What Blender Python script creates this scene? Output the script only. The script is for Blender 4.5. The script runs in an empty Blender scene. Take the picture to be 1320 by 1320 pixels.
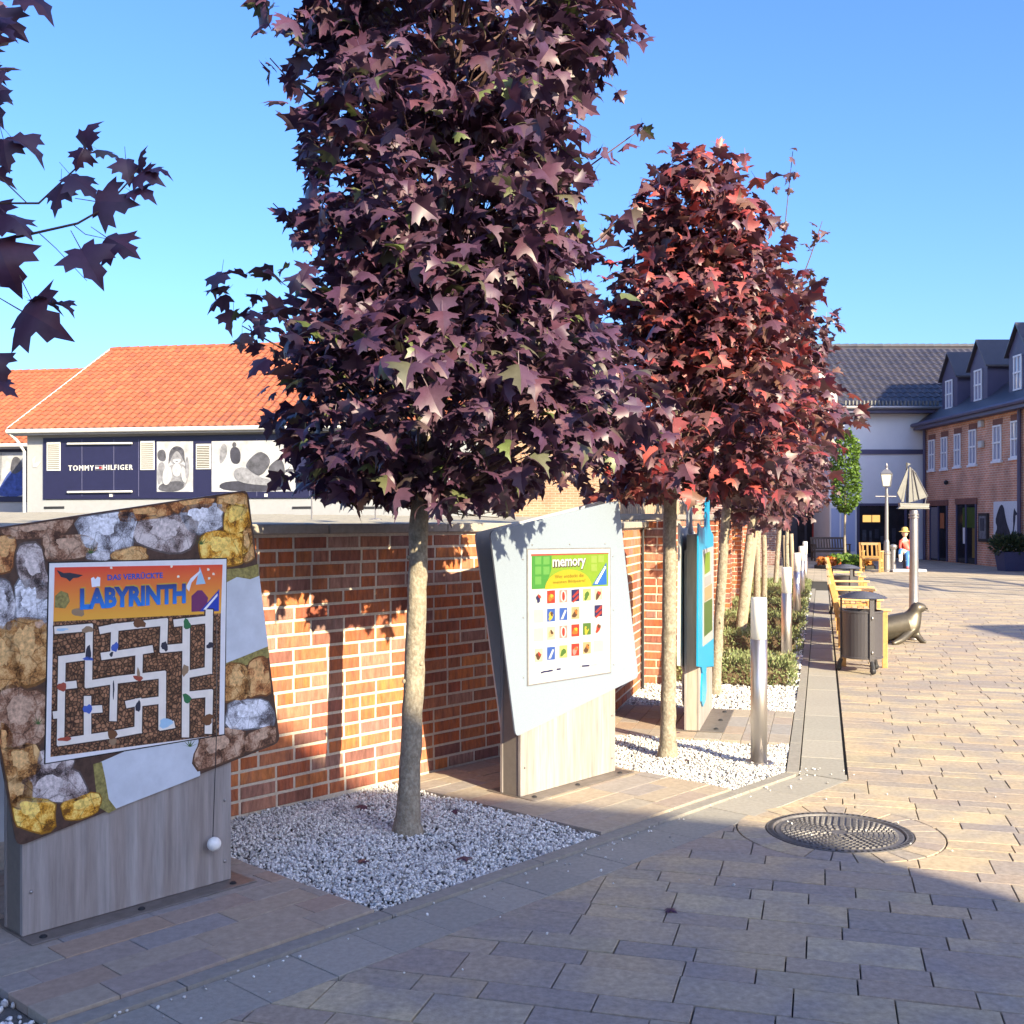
import bpy, bmesh, math, random
import numpy as np
from mathutils import Vector, Matrix, Quaternion

random.seed(7)
rng = np.random.default_rng(11)
R = math.radians
S = bpy.context.scene
COL = S.collection

# ---------------------------------------------------------------- camera, sky, sun, exposure
FPX, HOR, EYE = 1430.0, 668.0, 1.70          # focal length in photo pixels, horizon row, eye height
cam_d = bpy.data.cameras.new('camera')
cam_d.sensor_width = 36.0
cam_d.lens = 36.0 * FPX / 1320.0
cam_d.shift_y = (HOR - 660.0) / 1320.0
cam_d.clip_start = 0.05
cam_d.clip_end = 3000
cam = bpy.data.objects.new('camera', cam_d)
COL.objects.link(cam)
cam.location = (0, 0, EYE)
cam.rotation_euler = (R(90), 0, 0)
S.camera = cam

SUN_EL, SUN_AZ = R(25.0), R(144.0)            # azimuth clockwise from +Y
world = bpy.data.worlds.new('World')
S.world = world
world.use_nodes = True
wn = world.node_tree.nodes
wl = world.node_tree.links
wn.clear()
sky = wn.new('ShaderNodeTexSky')
sky.sky_type = 'NISHITA'
sky.sun_disc = False
sky.sun_elevation = SUN_EL
sky.sun_rotation = SUN_AZ
sky.altitude = 0
sky.air_density = 1.0
sky.dust_density = 2.5
sky.ozone_density = 7.0
bg = wn.new('ShaderNodeBackground')
bg.inputs[1].default_value = 0.10
wo = wn.new('ShaderNodeOutputWorld')
hs = wn.new('ShaderNodeHueSaturation')
hs.inputs['Saturation'].default_value = 1.08
hs.inputs['Hue'].default_value = 0.509
wl.new(sky.outputs[0], hs.inputs['Color'])
wl.new(hs.outputs[0], bg.inputs[0])
wl.new(bg.outputs[0], wo.inputs[0])

sun_d = bpy.data.lights.new('sun', 'SUN')
sun_d.energy = 3.75
sun_d.angle = R(0.5)
sun_d.color = (1.0, 0.87, 0.59)
sun = bpy.data.objects.new('sun', sun_d)
COL.objects.link(sun)
to_sun = Vector((math.sin(SUN_AZ) * math.cos(SUN_EL), math.cos(SUN_AZ) * math.cos(SUN_EL), math.sin(SUN_EL)))
sun.rotation_euler = to_sun.to_track_quat('Z', 'Y').to_euler()
sun.location = (8, -10, 14)

S.view_settings.view_transform = 'Standard'
S.view_settings.look = 'None'
S.view_settings.exposure = 1.95
S.view_settings.gamma = 1.0
S.view_settings.use_curve_mapping = False
S.render.engine = 'CYCLES'
S.cycles.use_denoising = True
S.cycles.max_bounces = 6
S.cycles.transparent_max_bounces = 8

# ---------------------------------------------------------------- helpers
def ground_px(px, py, h=0.0):
    y = (EYE - h) * FPX / (py - HOR)
    return ((px - 660) / FPX * y, y)

def at(px, py, y):
    return Vector(((px - 660) / FPX * y, y, EYE - (py - HOR) / FPX * y))

class Frame:
    """u runs along the direction, w away to its left, z up."""
    def __init__(s, deg, ox=0.0, oy=0.0):
        a = R(deg)
        s.a = a
        s.D = Vector((math.cos(a), math.sin(a), 0))
        s.L = Vector((-math.sin(a), math.cos(a), 0))
        s.o = Vector((ox, oy, 0))
    def __call__(s, u, w, z=0.0):
        return s.o + s.D * u + s.L * w + Vector((0, 0, z))
    def uw(s, p):
        q = Vector((p[0], p[1], 0)) - s.o
        return q.dot(s.D), q.dot(s.L)
    def px(s, px, py, w, off=0.0):
        """point of the upright plane w (moved off towards the viewer side) seen at a photo pixel"""
        k = (px - 660) / FPX
        d = Vector((k, 1, 0))
        t = (w + s.o.dot(s.L)) / d.dot(s.L)
        p = Vector((k * t, t, EYE - (py - HOR) / FPX * t))
        return p - s.L * off
    def mat(s, u, w, z=0.0):
        return Matrix.Translation(s(u, w, z)) @ Matrix.Rotation(s.a, 4, 'Z')

F1 = Frame(47.5)
F2 = Frame(74.4)
FX = Frame(0)
FY = Frame(90)

WM = {}
def thing(name, label, cat, base=(0, 0, 0), rot=0.0, group=None):
    o = bpy.data.objects.new(name, None)
    o.empty_display_size = 0.2
    COL.objects.link(o)
    o.location = base
    o.rotation_euler = (0, 0, rot)
    WM[o.name] = Matrix.Translation(Vector(base)) @ Matrix.Rotation(rot, 4, 'Z')
    tag(o, label, cat, group)
    return o

def tag(o, label=None, cat=None, group=None, kind=None):
    if label: o['label'] = label
    if cat: o['category'] = cat
    if group: o['group'] = group
    if kind: o['kind'] = kind
    return o

class MB:
    def __init__(s):
        s.v = []; s.f = []; s.m = []; s.mi = 0; s.sm = []; s.smooth = False
    def add(s, vs, fs):
        b = len(s.v)
        s.v.extend([tuple(p) for p in vs])
        for f in fs:
            s.f.append([b + i for i in f]); s.m.append(s.mi); s.sm.append(s.smooth)
        return s
    def box(s, F, u0, u1, w0, w1, z0, z1):
        P = [F(u, w, z) for z in (z0, z1) for w in (w0, w1) for u in (u0, u1)]
        return s.add(P, [(0, 2, 3, 1), (4, 5, 7, 6), (0, 1, 5, 4), (2, 6, 7, 3), (0, 4, 6, 2), (1, 3, 7, 5)])
    def cbox(s, F, u0, u1, w0, w1, z0, z1, c=0.005):
        lo = (u0, w0, z0); hi = (u1, w1, z1)
        V = []; idx = {}
        for k in range(8):
            sg = [(k >> j) & 1 for j in range(3)]
            for ax in range(3):
                q = []
                for j in range(3):
                    e = hi[j] if sg[j] else lo[j]
                    if j != ax: e += -c if sg[j] else c
                    q.append(e)
                idx[(k, ax)] = len(V)
                V.append(F(*q))
        fs = []
        for ax in range(3):
            o1, o2 = [j for j in range(3) if j != ax]
            for side in (0, 1):
                ks = [(side << ax) | (a << o1) | (b << o2) for a, b in ((0, 0), (1, 0), (1, 1), (0, 1))]
                fs.append([idx[(k, ax)] for k in ks])
            for a in (0, 1):
                for b in (0, 1):
                    k0 = (a << o1) | (b << o2); k1 = k0 | (1 << ax)
                    fs.append([idx[(k0, o1)], idx[(k1, o1)], idx[(k1, o2)], idx[(k0, o2)]])
        for k in range(8):
            fs.append([idx[(k, 0)], idx[(k, 1)], idx[(k, 2)]])
        return s.add(V, fs)
    def poly(s, pts):
        return s.add(pts, [list(range(len(pts)))])
    def slab(s, pts, d):
        """flat polygon with thickness vector d"""
        n = len(pts); d = Vector(d)
        P = [Vector(p) for p in pts]
        Q = [p + d for p in P]
        fs = [list(range(n)), list(range(2 * n - 1, n - 1, -1))]
        for i in range(n):
            j = (i + 1) % n
            fs.append([i, n + i, n + j, j])
        return s.add(P + Q, fs)
    def tube(s, path, rad, n=8, cap=True):
        path = [Vector(p) for p in path]
        if not hasattr(rad, '__len__'): rad = [rad] * len(path)
        V = []; fs = []
        ref = None
        for i, p in enumerate(path):
            t = (path[min(i + 1, len(path) - 1)] - path[max(i - 1, 0)]).normalized()
            if ref is None:
                ref = t.orthogonal().normalized()
            ref = (ref - t * ref.dot(t)).normalized()
            b = t.cross(ref)
            for k in range(n):
                a = 2 * math.pi * k / n
                V.append(p + (ref * math.cos(a) + b * math.sin(a)) * rad[i])
        for i in range(len(path) - 1):
            for k in range(n):
                k2 = (k + 1) % n
                fs.append([i * n + k, i * n + k2, (i + 1) * n + k2, (i + 1) * n + k])
        if cap:
            fs.append(list(range(n - 1, -1, -1)))
            fs.append([(len(path) - 1) * n + k for k in range(n)])
        return s.add(V, fs)
    def lathe(s, c, prof, n=24):
        """prof: list of (radius, height)"""
        c = Vector(c)
        V = []; fs = []
        for r, h in prof:
            for k in range(n):
                a = 2 * math.pi * k / n
                V.append(c + Vector((r * math.cos(a), r * math.sin(a), h)))
        for i in range(len(prof) - 1):
            for k in range(n):
                k2 = (k + 1) % n
                fs.append([i * n + k, i * n + k2, (i + 1) * n + k2, (i + 1) * n + k])
        fs.append(list(range(n - 1, -1, -1)))
        fs.append([(len(prof) - 1) * n + k for k in range(n)])
        return s.add(V, fs)
    def ball(s, c, r, n=12, m=8, sc=(1, 1, 1)):
        c = Vector(c); V = []; fs = []
        for i in range(1, m):
            th = math.pi * i / m
            for k in range(n):
                a = 2 * math.pi * k / n
                V.append(c + Vector((r * sc[0] * math.sin(th) * math.cos(a), r * sc[1] * math.sin(th) * math.sin(a), r * sc[2] * math.cos(th))))
        top = len(V); V.append(c + Vector((0, 0, r * sc[2]))); V.append(c - Vector((0, 0, r * sc[2])))
        for i in range(m - 2):
            for k in range(n):
                k2 = (k + 1) % n
                fs.append([i * n + k, (i + 1) * n + k, (i + 1) * n + k2, i * n + k2])
        for k in range(n):
            k2 = (k + 1) % n
            fs.append([top, k, k2]); fs.append([top + 1, (m - 2) * n + k2, (m - 2) * n + k])
        return s.add(V, fs)
    def mesh(s, name, mats, inv=None):
        me = bpy.data.meshes.new(name)
        vs = s.v
        if inv is not None:
            vs = [tuple(inv @ Vector(p)) for p in vs]
        me.from_pydata(vs, [], s.f)
        if not isinstance(mats, (list, tuple)): mats = [mats]
        for m in mats: me.materials.append(m)
        if len(mats) > 1: me.polygons.foreach_set('material_index', s.m)
        if any(s.sm): me.polygons.foreach_set('use_smooth', s.sm)
        fix_normals(me)
        return me

def fix_normals(me):
    bm = bmesh.new(); bm.from_mesh(me)
    bmesh.ops.recalc_face_normals(bm, faces=bm.faces)
    bm.to_mesh(me); bm.free()

def world_of(o):
    return WM.get(o.name, Matrix.Identity(4)) if o is not None else Matrix.Identity(4)

def part(name, mb, mat, parent, smooth=False):
    """mesh given in world coordinates, stored in its parent's space"""
    if smooth: mb.sm = [True] * len(mb.f)
    W = world_of(parent)
    me = mb.mesh(name, mat, W.inverted() if parent is not None else None)
    o = bpy.data.objects.new(name, me)
    COL.objects.link(o)
    if parent is not None:
        o.parent = parent
    WM[o.name] = W
    return o

def solo(name, mb, mat, label, cat, group=None, base=None, smooth=False):
    if smooth: mb.sm = [True] * len(mb.f)
    W = Matrix.Translation(Vector(base)) if base is not None else Matrix.Identity(4)
    me = mb.mesh(name, mat, W.inverted())
    o = bpy.data.objects.new(name, me)
    o.matrix_basis = W
    COL.objects.link(o)
    WM[o.name] = W
    return tag(o, label, cat, group)

def struct(name, mb, mat, parent=None):
    o = part(name, mb, mat, parent)
    if parent is None: o['kind'] = 'structure'
    return o

def inst(name, me, M, parent):
    o = bpy.data.objects.new(name, me)
    COL.objects.link(o)
    if parent is not None:
        o.parent = parent
        o.matrix_basis = world_of(parent).inverted() @ M
    else:
        o.matrix_basis = M
    WM[o.name] = M
    return o

def kids(o):
    return [c for c in bpy.data.objects if c.parent == o]

def dup(root, base, rot, label=None, group=None):
    r = root.copy(); COL.objects.link(r)
    r.location = base; r.rotation_euler = (0, 0, rot)
    WM[r.name] = Matrix.Translation(Vector(base)) @ Matrix.Rotation(rot, 4, 'Z')
    if label: r['label'] = label
    if group: r['group'] = group
    for ch in root.children:
        c = ch.copy(); COL.objects.link(c); c.parent = r
        for g in ch.children:
            d = g.copy(); COL.objects.link(d); d.parent = c
    return r

def np_mesh(name, V, sizes, loops, mat):
    me = bpy.data.meshes.new(name)
    V = np.ascontiguousarray(V, dtype=np.float32); sizes = np.ascontiguousarray(sizes, dtype=np.int32)
    loops = np.ascontiguousarray(loops, dtype=np.int32)
    me.vertices.add(len(V)); me.vertices.foreach_set('co', V.ravel())
    me.loops.add(len(loops)); me.loops.foreach_set('vertex_index', loops)
    me.polygons.add(len(sizes))
    st = np.zeros(len(sizes), dtype=np.int32); st[1:] = np.cumsum(sizes)[:-1]
    me.polygons.foreach_set('loop_start', st)
    me.update(calc_edges=True)
    me.validate()
    me.materials.append(mat)
    return me

def scatter_mesh(name, protoV, protoF, rots, pos, scale, mat):
    """many copies of one small shape in one mesh; rots (N,3,3) with columns = local axes"""
    P = np.asarray(protoV, dtype=np.float64)
    N, n = len(pos), len(P)
    sc = np.asarray(scale, dtype=np.float64)
    if sc.ndim == 1: sc = sc[:, None]
    Q = P[None, :, :] * sc[:, None, :]
    V = np.einsum('nij,nkj->nki', rots, Q) + np.asarray(pos)[:, None, :]
    sizes = np.tile([len(f) for f in protoF], N)
    fl = np.array([i for f in protoF for i in f])
    loops = (fl[None, :] + (np.arange(N) * n)[:, None]).ravel()
    return np_mesh(name, V.reshape(-1, 3), sizes, loops, mat)

def rand_rots(N):
    q = rng.normal(size=(N, 4)); q /= np.linalg.norm(q, axis=1)[:, None]
    w, x, y, z = q.T
    return np.stack([np.stack([1 - 2 * (y * y + z * z), 2 * (x * y - z * w), 2 * (x * z + y * w)], -1),
                     np.stack([2 * (x * y + z * w), 1 - 2 * (x * x + z * z), 2 * (y * z - x * w)], -1),
                     np.stack([2 * (x * z - y * w), 2 * (y * z + x * w), 1 - 2 * (x * x + y * y)], -1)], 1)

def frames_from(tip, nrm):
    t = tip / np.linalg.norm(tip, axis=1)[:, None]
    n = nrm - (nrm * t).sum(1)[:, None] * t
    n /= np.linalg.norm(n, axis=1)[:, None] + 1e-9
    s = np.cross(t, n)
    return np.stack([s, t, n], axis=2)

# ---------------------------------------------------------------- materials
def mat(name, cols, rough=0.8, metal=0.0, grain=0.25, gscale=30.0, bump=0.0, bscale=None, spec=0.4, trans=0.0,
        patch=0.0, pscale=2.0, pcol=None, coat=0.0, stretch=None, emit=None, aniso=None):
    """cols: one colour, or several picked per piece; grain and patches are world-space noise"""
    m = bpy.data.materials.new(name); m.use_nodes = True
    nt = m.node_tree; N = nt.nodes; L = nt.links
    bs = N['Principled BSDF']
    if not isinstance(cols[0], (list, tuple)): cols = [cols]
    geo = N.new('ShaderNodeNewGeometry')
    if len(cols) > 1:
        oi = N.new('ShaderNodeObjectInfo')
        ad = N.new('ShaderNodeMath'); ad.operation = 'ADD'
        L.new(oi.outputs['Random'], ad.inputs[0]); L.new(geo.outputs['Random Per Island'], ad.inputs[1])
        fr = N.new('ShaderNodeMath'); fr.operation = 'FRACT'; L.new(ad.outputs[0], fr.inputs[0])
        cr = N.new('ShaderNodeValToRGB'); cr.color_ramp.interpolation = 'LINEAR'
        el = cr.color_ramp.elements
        while len(el) > 1: el.remove(el[-1])
        for i, c in enumerate(cols):
            e = el[0] if i == 0 else el.new(i / (len(cols) - 1))
            e.position = i / (len(cols) - 1); e.color = (*c, 1)
        L.new(fr.outputs[0], cr.inputs[0])
        col = cr.outputs[0]
    else:
        rgb = N.new('ShaderNodeRGB'); rgb.outputs[0].default_value = (*cols[0], 1); col = rgb.outputs[0]
    pos = geo.outputs['Position']
    if stretch:
        mp = N.new('ShaderNodeMapping'); mp.inputs['Scale'].default_value = stretch
        L.new(pos, mp.inputs[0]); pos = mp.outputs[0]
    if patch > 0:
        n2 = N.new('ShaderNodeTexNoise'); n2.inputs['Scale'].default_value = pscale; n2.inputs['Detail'].default_value = 3
        L.new(pos, n2.inputs['Vector'])
        r2 = N.new('ShaderNodeMapRange'); r2.inputs[1].default_value = 0.42; r2.inputs[2].default_value = 0.68
        r2.inputs[4].default_value = patch
        L.new(n2.outputs[0], r2.inputs[0])
        mx = N.new('ShaderNodeMix'); mx.data_type = 'RGBA'
        L.new(r2.outputs[0], mx.inputs['Factor']); L.new(col, mx.inputs['A']); mx.inputs['B'].default_value = (*(pcol or (0.1, 0.1, 0.1)), 1)
        col = mx.outputs['Result']
    if grain > 0:
        ns = N.new('ShaderNodeTexNoise'); ns.inputs['Scale'].default_value = gscale; ns.inputs['Detail'].default_value = 5
        ns.inputs['Roughness'].default_value = 0.65
        L.new(pos, ns.inputs['Vector'])
        mr = N.new('ShaderNodeMapRange'); mr.inputs[1].default_value = 0.25; mr.inputs[2].default_value = 0.75
        mr.inputs[3].default_value = 1 - grain; mr.inputs[4].default_value = 1 + grain
        L.new(ns.outputs[0], mr.inputs[0])
        vm = N.new('ShaderNodeVectorMath'); vm.operation = 'SCALE'
        L.new(col, vm.inputs[0]); L.new(mr.outputs[0], vm.inputs['Scale'])
        col = vm.outputs[0]
        if bump > 0:
            if bscale:
                ns = N.new('ShaderNodeTexNoise'); ns.inputs['Scale'].default_value = bscale; ns.inputs['Detail'].default_value = 6
                L.new(pos, ns.inputs['Vector'])
            bp = N.new('ShaderNodeBump'); bp.inputs['Strength'].default_value = min(1, bump); bp.inputs['Distance'].default_value = 0.004 * max(1, bump)
            L.new(ns.outputs[0], bp.inputs['Height']); L.new(bp.outputs[0], bs.inputs['Normal'])
    L.new(col, bs.inputs['Base Color'])
    bs.inputs['Roughness'].default_value = rough
    bs.inputs['Metallic'].default_value = metal
    bs.inputs['Specular IOR Level'].default_value = spec
    if coat: bs.inputs['Coat Weight'].default_value = coat
    if emit:
        bs.inputs['Emission Color'].default_value = (*emit[0], 1); bs.inputs['Emission Strength'].default_value = emit[1]
    if trans > 0:
        out = N['Material Output']
        tr = N.new('ShaderNodeBsdfTranslucent'); L.new(col, tr.inputs['Color'])
        ms = N.new('ShaderNodeMixShader'); ms.inputs[0].default_value = trans
        L.new(bs.outputs[0], ms.inputs[1]); L.new(tr.outputs[0], ms.inputs[2]); L.new(ms.outputs[0], out.inputs[0])
    return m

def brick_mat(name, c1, c2, mortar, scale_w=0.25, scale_h=0.083, deg=0.0, axis='XZ', rough=0.85, msize=0.012, freq=2, sq=1.0):
    """courses too far away to pick apart: bricks in the material, laid in metres in the object's own space"""
    m = bpy.data.materials.new(name); m.use_nodes = True
    nt = m.node_tree; N = nt.nodes; L = nt.links
    bs = N['Principled BSDF']
    tc = N.new('ShaderNodeTexCoord')
    sep = N.new('ShaderNodeSeparateXYZ'); L.new(tc.outputs['Object'], sep.inputs[0])
    cmb = N.new('ShaderNodeCombineXYZ')
    a, b = {'XZ': (0, 2), 'YZ': (1, 2), 'XY': (0, 1), 'YX': (1, 0)}[axis]
    L.new(sep.outputs[a], cmb.inputs[0]); L.new(sep.outputs[b], cmb.inputs[1])
    br = N.new('ShaderNodeTexBrick')
    br.inputs['Color1'].default_value = (*c1, 1); br.inputs['Color2'].default_value = (*c2, 1); br.inputs['Mortar'].default_value = (*mortar, 1)
    br.inputs['Scale'].default_value = 1.0
    br.inputs['Brick Width'].default_value = scale_w; br.inputs['Row Height'].default_value = scale_h
    br.inputs['Mortar Size'].default_value = msize; br.inputs['Mortar Smooth'].default_value = 0.2
    br.inputs['Bias'].default_value = 0.0
    L.new(cmb.outputs[0], br.inputs['Vector'])
    ns = N.new('ShaderNodeTexNoise'); ns.inputs['Scale'].default_value = 1.3; ns.inputs['Detail'].default_value = 6
    L.new(tc.outputs['Object'], ns.inputs['Vector'])
    mr = N.new('ShaderNodeMapRange'); mr.inputs[1].default_value = 0.3; mr.inputs[2].default_value = 0.7
    mr.inputs[3].default_value = 0.75; mr.inputs[4].default_value = 1.25
    L.new(ns.outputs[0], mr.inputs[0])
    vm = N.new('ShaderNodeVectorMath'); vm.operation = 'SCALE'
    L.new(br.outputs['Color'], vm.inputs[0]); L.new(mr.outputs[0], vm.inputs['Scale'])
    L.new(vm.outputs[0], bs.inputs['Base Color'])
    bp = N.new('ShaderNodeBump'); bp.inputs['Strength'].default_value = 0.6; bp.inputs['Distance'].default_value = -0.006
    L.new(br.outputs['Fac'], bp.inputs['Height']); L.new(bp.outputs[0], bs.inputs['Normal'])
    bs.inputs['Roughness'].default_value = rough
    return m

def stone_print(name, base, hi, sc=55.0):
    """printed picture of a rough boulder: facets, cracks and speckles in darker and lighter inks"""
    m = bpy.data.materials.new(name); m.use_nodes = True
    nt = m.node_tree; N = nt.nodes; L = nt.links
    bs = N['Principled BSDF']
    geo = N.new('ShaderNodeNewGeometry')
    def noise(scale, detail, rough):
        n = N.new('ShaderNodeTexNoise'); n.inputs['Scale'].default_value = scale; n.inputs['Detail'].default_value = detail; n.inputs['Roughness'].default_value = rough
        L.new(geo.outputs['Position'], n.inputs['Vector']); return n.outputs[0]
    a, b = noise(17, 3, .5), noise(sc * 2.2, 6, .8)
    mu = N.new('ShaderNodeMath'); mu.operation = 'MULTIPLY_ADD'; mu.inputs[1].default_value = .55
    m2 = N.new('ShaderNodeMath'); m2.operation = 'MULTIPLY'; m2.inputs[1].default_value = .45
    L.new(b, m2.inputs[0]); L.new(a, mu.inputs[0]); L.new(m2.outputs[0], mu.inputs[2])
    cr = N.new('ShaderNodeValToRGB'); el = cr.color_ramp.elements
    el[0].position = 0.41; el[0].color = (base[0] * .22, base[1] * .18, base[2] * .18, 1)
    el[1].position = 0.58; el[1].color = (*hi, 1)
    e = el.new(0.48); e.color = (*base, 1)
    L.new(mu.outputs[0], cr.inputs[0])
    vo = N.new('ShaderNodeTexVoronoi'); vo.feature = 'DISTANCE_TO_EDGE'; vo.inputs['Scale'].default_value = 13
    L.new(geo.outputs['Position'], vo.inputs['Vector'])
    mr = N.new('ShaderNodeMapRange'); mr.inputs[1].default_value = 0.0; mr.inputs[2].default_value = 0.035; mr.inputs[3].default_value = 0.45; mr.inputs[4].default_value = 1.0
    L.new(vo.outputs['Distance'], mr.inputs[0])
    vm = N.new('ShaderNodeVectorMath'); vm.operation = 'SCALE'; L.new(cr.outputs[0], vm.inputs[0]); L.new(mr.outputs[0], vm.inputs['Scale'])
    L.new(vm.outputs[0], bs.inputs['Base Color'])
    bs.inputs['Roughness'].default_value = 0.35
    return m

def cobble_print(name):
    m = bpy.data.materials.new(name); m.use_nodes = True
    nt = m.node_tree; N = nt.nodes; L = nt.links
    bs = N['Principled BSDF']
    geo = N.new('ShaderNodeNewGeometry')
    vo = N.new('ShaderNodeTexVoronoi'); vo.feature = 'DISTANCE_TO_EDGE'; vo.inputs['Scale'].default_value = 62
    v2 = N.new('ShaderNodeTexVoronoi'); v2.inputs['Scale'].default_value = 62
    L.new(geo.outputs['Position'], vo.inputs['Vector']); L.new(geo.outputs['Position'], v2.inputs['Vector'])
    cr = N.new('ShaderNodeValToRGB'); el = cr.color_ramp.elements
    el[0].position = 0.03; el[0].color = (0.03, 0.012, 0.008, 1); el[1].position = 0.22; el[1].color = (0.34, 0.17, 0.09, 1)
    L.new(vo.outputs['Distance'], cr.inputs[0])
    sp = N.new('ShaderNodeSeparateColor'); L.new(v2.outputs['Color'], sp.inputs[0])
    mr = N.new('ShaderNodeMapRange'); mr.inputs[3].default_value = 0.45; mr.inputs[4].default_value = 1.35
    L.new(sp.outputs[0], mr.inputs[0])
    vm = N.new('ShaderNodeVectorMath'); vm.operation = 'SCALE'
    L.new(cr.outputs[0], vm.inputs[0]); L.new(mr.outputs[0], vm.inputs['Scale']); L.new(vm.outputs[0], bs.inputs['Base Color'])
    bs.inputs['Roughness'].default_value = 0.3
    return m

def flat(name, c, rough=0.45, **k):
    return mat(name, c, rough=rough, grain=k.pop('grain', 0.05), **k)

M_brick = mat('wall_brick', [(0.450, 0.140, 0.045), (0.360, 0.095, 0.038), (0.504, 0.180, 0.059), (0.324, 0.077, 0.041), (0.243, 0.149, 0.131), (0.468, 0.149, 0.050), (0.324, 0.189, 0.153), (0.414, 0.117, 0.045), (0.180, 0.077, 0.068), (0.450, 0.153, 0.054)],
              rough=0.85, grain=0.42, gscale=26, bump=0.8, bscale=90, patch=0.55, pscale=17, pcol=(0.20, 0.09, 0.07), stretch=(1.6, 1.6, 0.4))
M_mortar = mat('mortar', (0.54, 0.465, 0.38), rough=0.95, grain=0.2, gscale=60, bump=0.6)
M_coping = mat('coping_stone', [(0.33, 0.29, 0.25), (0.29, 0.26, 0.23)], rough=0.9, grain=0.2, gscale=25, bump=0.4)
M_pave = mat('paving_stone', [(0.354, 0.294, 0.204), (0.458, 0.355, 0.228), (0.294, 0.243, 0.207), (0.425, 0.324, 0.214), (0.371, 0.304, 0.209), (0.273, 0.229, 0.201), (0.480, 0.386, 0.247), (0.403, 0.309, 0.204), (0.311, 0.247, 0.204)],
             rough=0.8, grain=0.3, gscale=34, bump=0.5, bscale=160, patch=0.65, pscale=3.4, pcol=(0.245, 0.22, 0.214))
M_joint = mat('joint_sand', (0.035, 0.032, 0.028), rough=1.0, grain=0.4, gscale=60)
M_band = mat('border_stone', [(0.28, 0.26, 0.225), (0.33, 0.30, 0.255)], rough=0.85, grain=0.18, gscale=40, bump=0.5, bscale=160)
M_kerb = mat('kerb_stone', [(0.27, 0.245, 0.21), (0.245, 0.225, 0.20)], rough=0.88, grain=0.2, gscale=30, bump=0.5)
M_plinth = mat('plinth_stone', [(0.30, 0.265, 0.225), (0.35, 0.28, 0.21), (0.27, 0.245, 0.235), (0.34, 0.245, 0.18)], rough=0.8, grain=0.2, gscale=30, bump=0.4, bscale=120)
M_gravel = mat('white_gravel', [(0.60, 0.585, 0.56), (0.78, 0.76, 0.73), (0.40, 0.385, 0.37), (0.70, 0.68, 0.64), (0.23, 0.215, 0.21), (0.74, 0.72, 0.70), (0.52, 0.49, 0.45)], rough=0.75, grain=0.1, gscale=80)
M_gravelbed = mat('gravel_soil', (0.10, 0.095, 0.09), rough=1, grain=0.4, gscale=80)
M_steel = mat('brushed_steel', (0.60, 0.56, 0.53), rough=0.4, metal=1.0, grain=0.06, gscale=60, stretch=(1, 1, 0.04))
M_glass = mat('opal_glass', (0.86, 0.86, 0.84), rough=0.25, grain=0.02, trans=0.25)
M_wood = mat('grey_wood_panel', (0.26, 0.222, 0.205), rough=0.55, grain=0.32, gscale=16, stretch=(2.2, 2.2, 0.16), patch=0.6, pscale=5, pcol=(0.345, 0.325, 0.32))
M_core = mat('stand_core', (0.17, 0.145, 0.125), rough=0.6, grain=0.12)
M_plate = mat('steel_plate', (0.23, 0.20, 0.18), rough=0.5, metal=0.6, grain=0.25, gscale=18)
M_white = flat('white_board', (0.62, 0.62, 0.63))
M_dark = flat('dark_iron', (0.022, 0.021, 0.024), rough=0.5)
M_screw = mat('screw_metal', (0.4, 0.38, 0.36), rough=0.4, metal=1.0, grain=0.0)
M_bark = mat('maple_bark', (0.225, 0.185, 0.135), rough=0.92, grain=0.4, gscale=26, bump=1.6, bscale=60, patch=0.45, pscale=70, pcol=(0.40, 0.37, 0.30), stretch=(1, 1, 0.8))
M_stake = mat('wooden_stake', (0.36, 0.27, 0.19), rough=0.85, grain=0.3, gscale=25, stretch=(1, 1, 0.15))
M_twig = mat('twig_bark', (0.10, 0.055, 0.045), rough=0.8, grain=0.2)
def leaf_mat(name, cols, trans=0.22, rough=0.46, spec=0.55):
    return mat(name, cols, rough=rough, grain=0.18, gscale=26, spec=spec, trans=trans)
M_leafA = leaf_mat('purple_maple_leaf', [(0.069, 0.030, 0.067), (0.094, 0.035, 0.067), (0.055, 0.027, 0.063), (0.122, 0.060, 0.074), (0.069, 0.030, 0.070), (0.094, 0.046, 0.074), (0.077, 0.033, 0.065), (0.111, 0.039, 0.056), (0.062, 0.029, 0.062), (0.083, 0.035, 0.067), (0.126, 0.160, 0.050), (0.089, 0.042, 0.067), (0.069, 0.030, 0.067), (0.094, 0.035, 0.067), (0.055, 0.027, 0.063), (0.122, 0.060, 0.074), (0.069, 0.030, 0.070), (0.094, 0.046, 0.074), (0.077, 0.033, 0.065), (0.111, 0.039, 0.056), (0.062, 0.029, 0.062)])
M_leafB = leaf_mat('red_maple_leaf', [(0.10, 0.040, 0.062), (0.085, 0.036, 0.060), (0.13, 0.045, 0.060), (0.26, 0.045, 0.055), (0.095, 0.038, 0.058), (0.080, 0.036, 0.060), (0.14, 0.065, 0.065), (0.33, 0.045, 0.050), (0.42, 0.095, 0.07), (0.15, 0.042, 0.055), (0.090, 0.038, 0.058), (0.11, 0.045, 0.060), (0.17, 0.085, 0.060), (0.10, 0.040, 0.060)])
M_leafC = leaf_mat('dark_maple_leaf', [(0.085, 0.040, 0.058), (0.12, 0.055, 0.066), (0.075, 0.036, 0.056), (0.10, 0.045, 0.060), (0.17, 0.050, 0.058), (0.11, 0.065, 0.066), (0.080, 0.038, 0.058)])
M_leafG = leaf_mat('green_leaf', [(0.09, 0.16, 0.025), (0.13, 0.22, 0.03), (0.06, 0.11, 0.02), (0.16, 0.25, 0.05)], rough=0.5, spec=0.3, trans=0.3)
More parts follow.
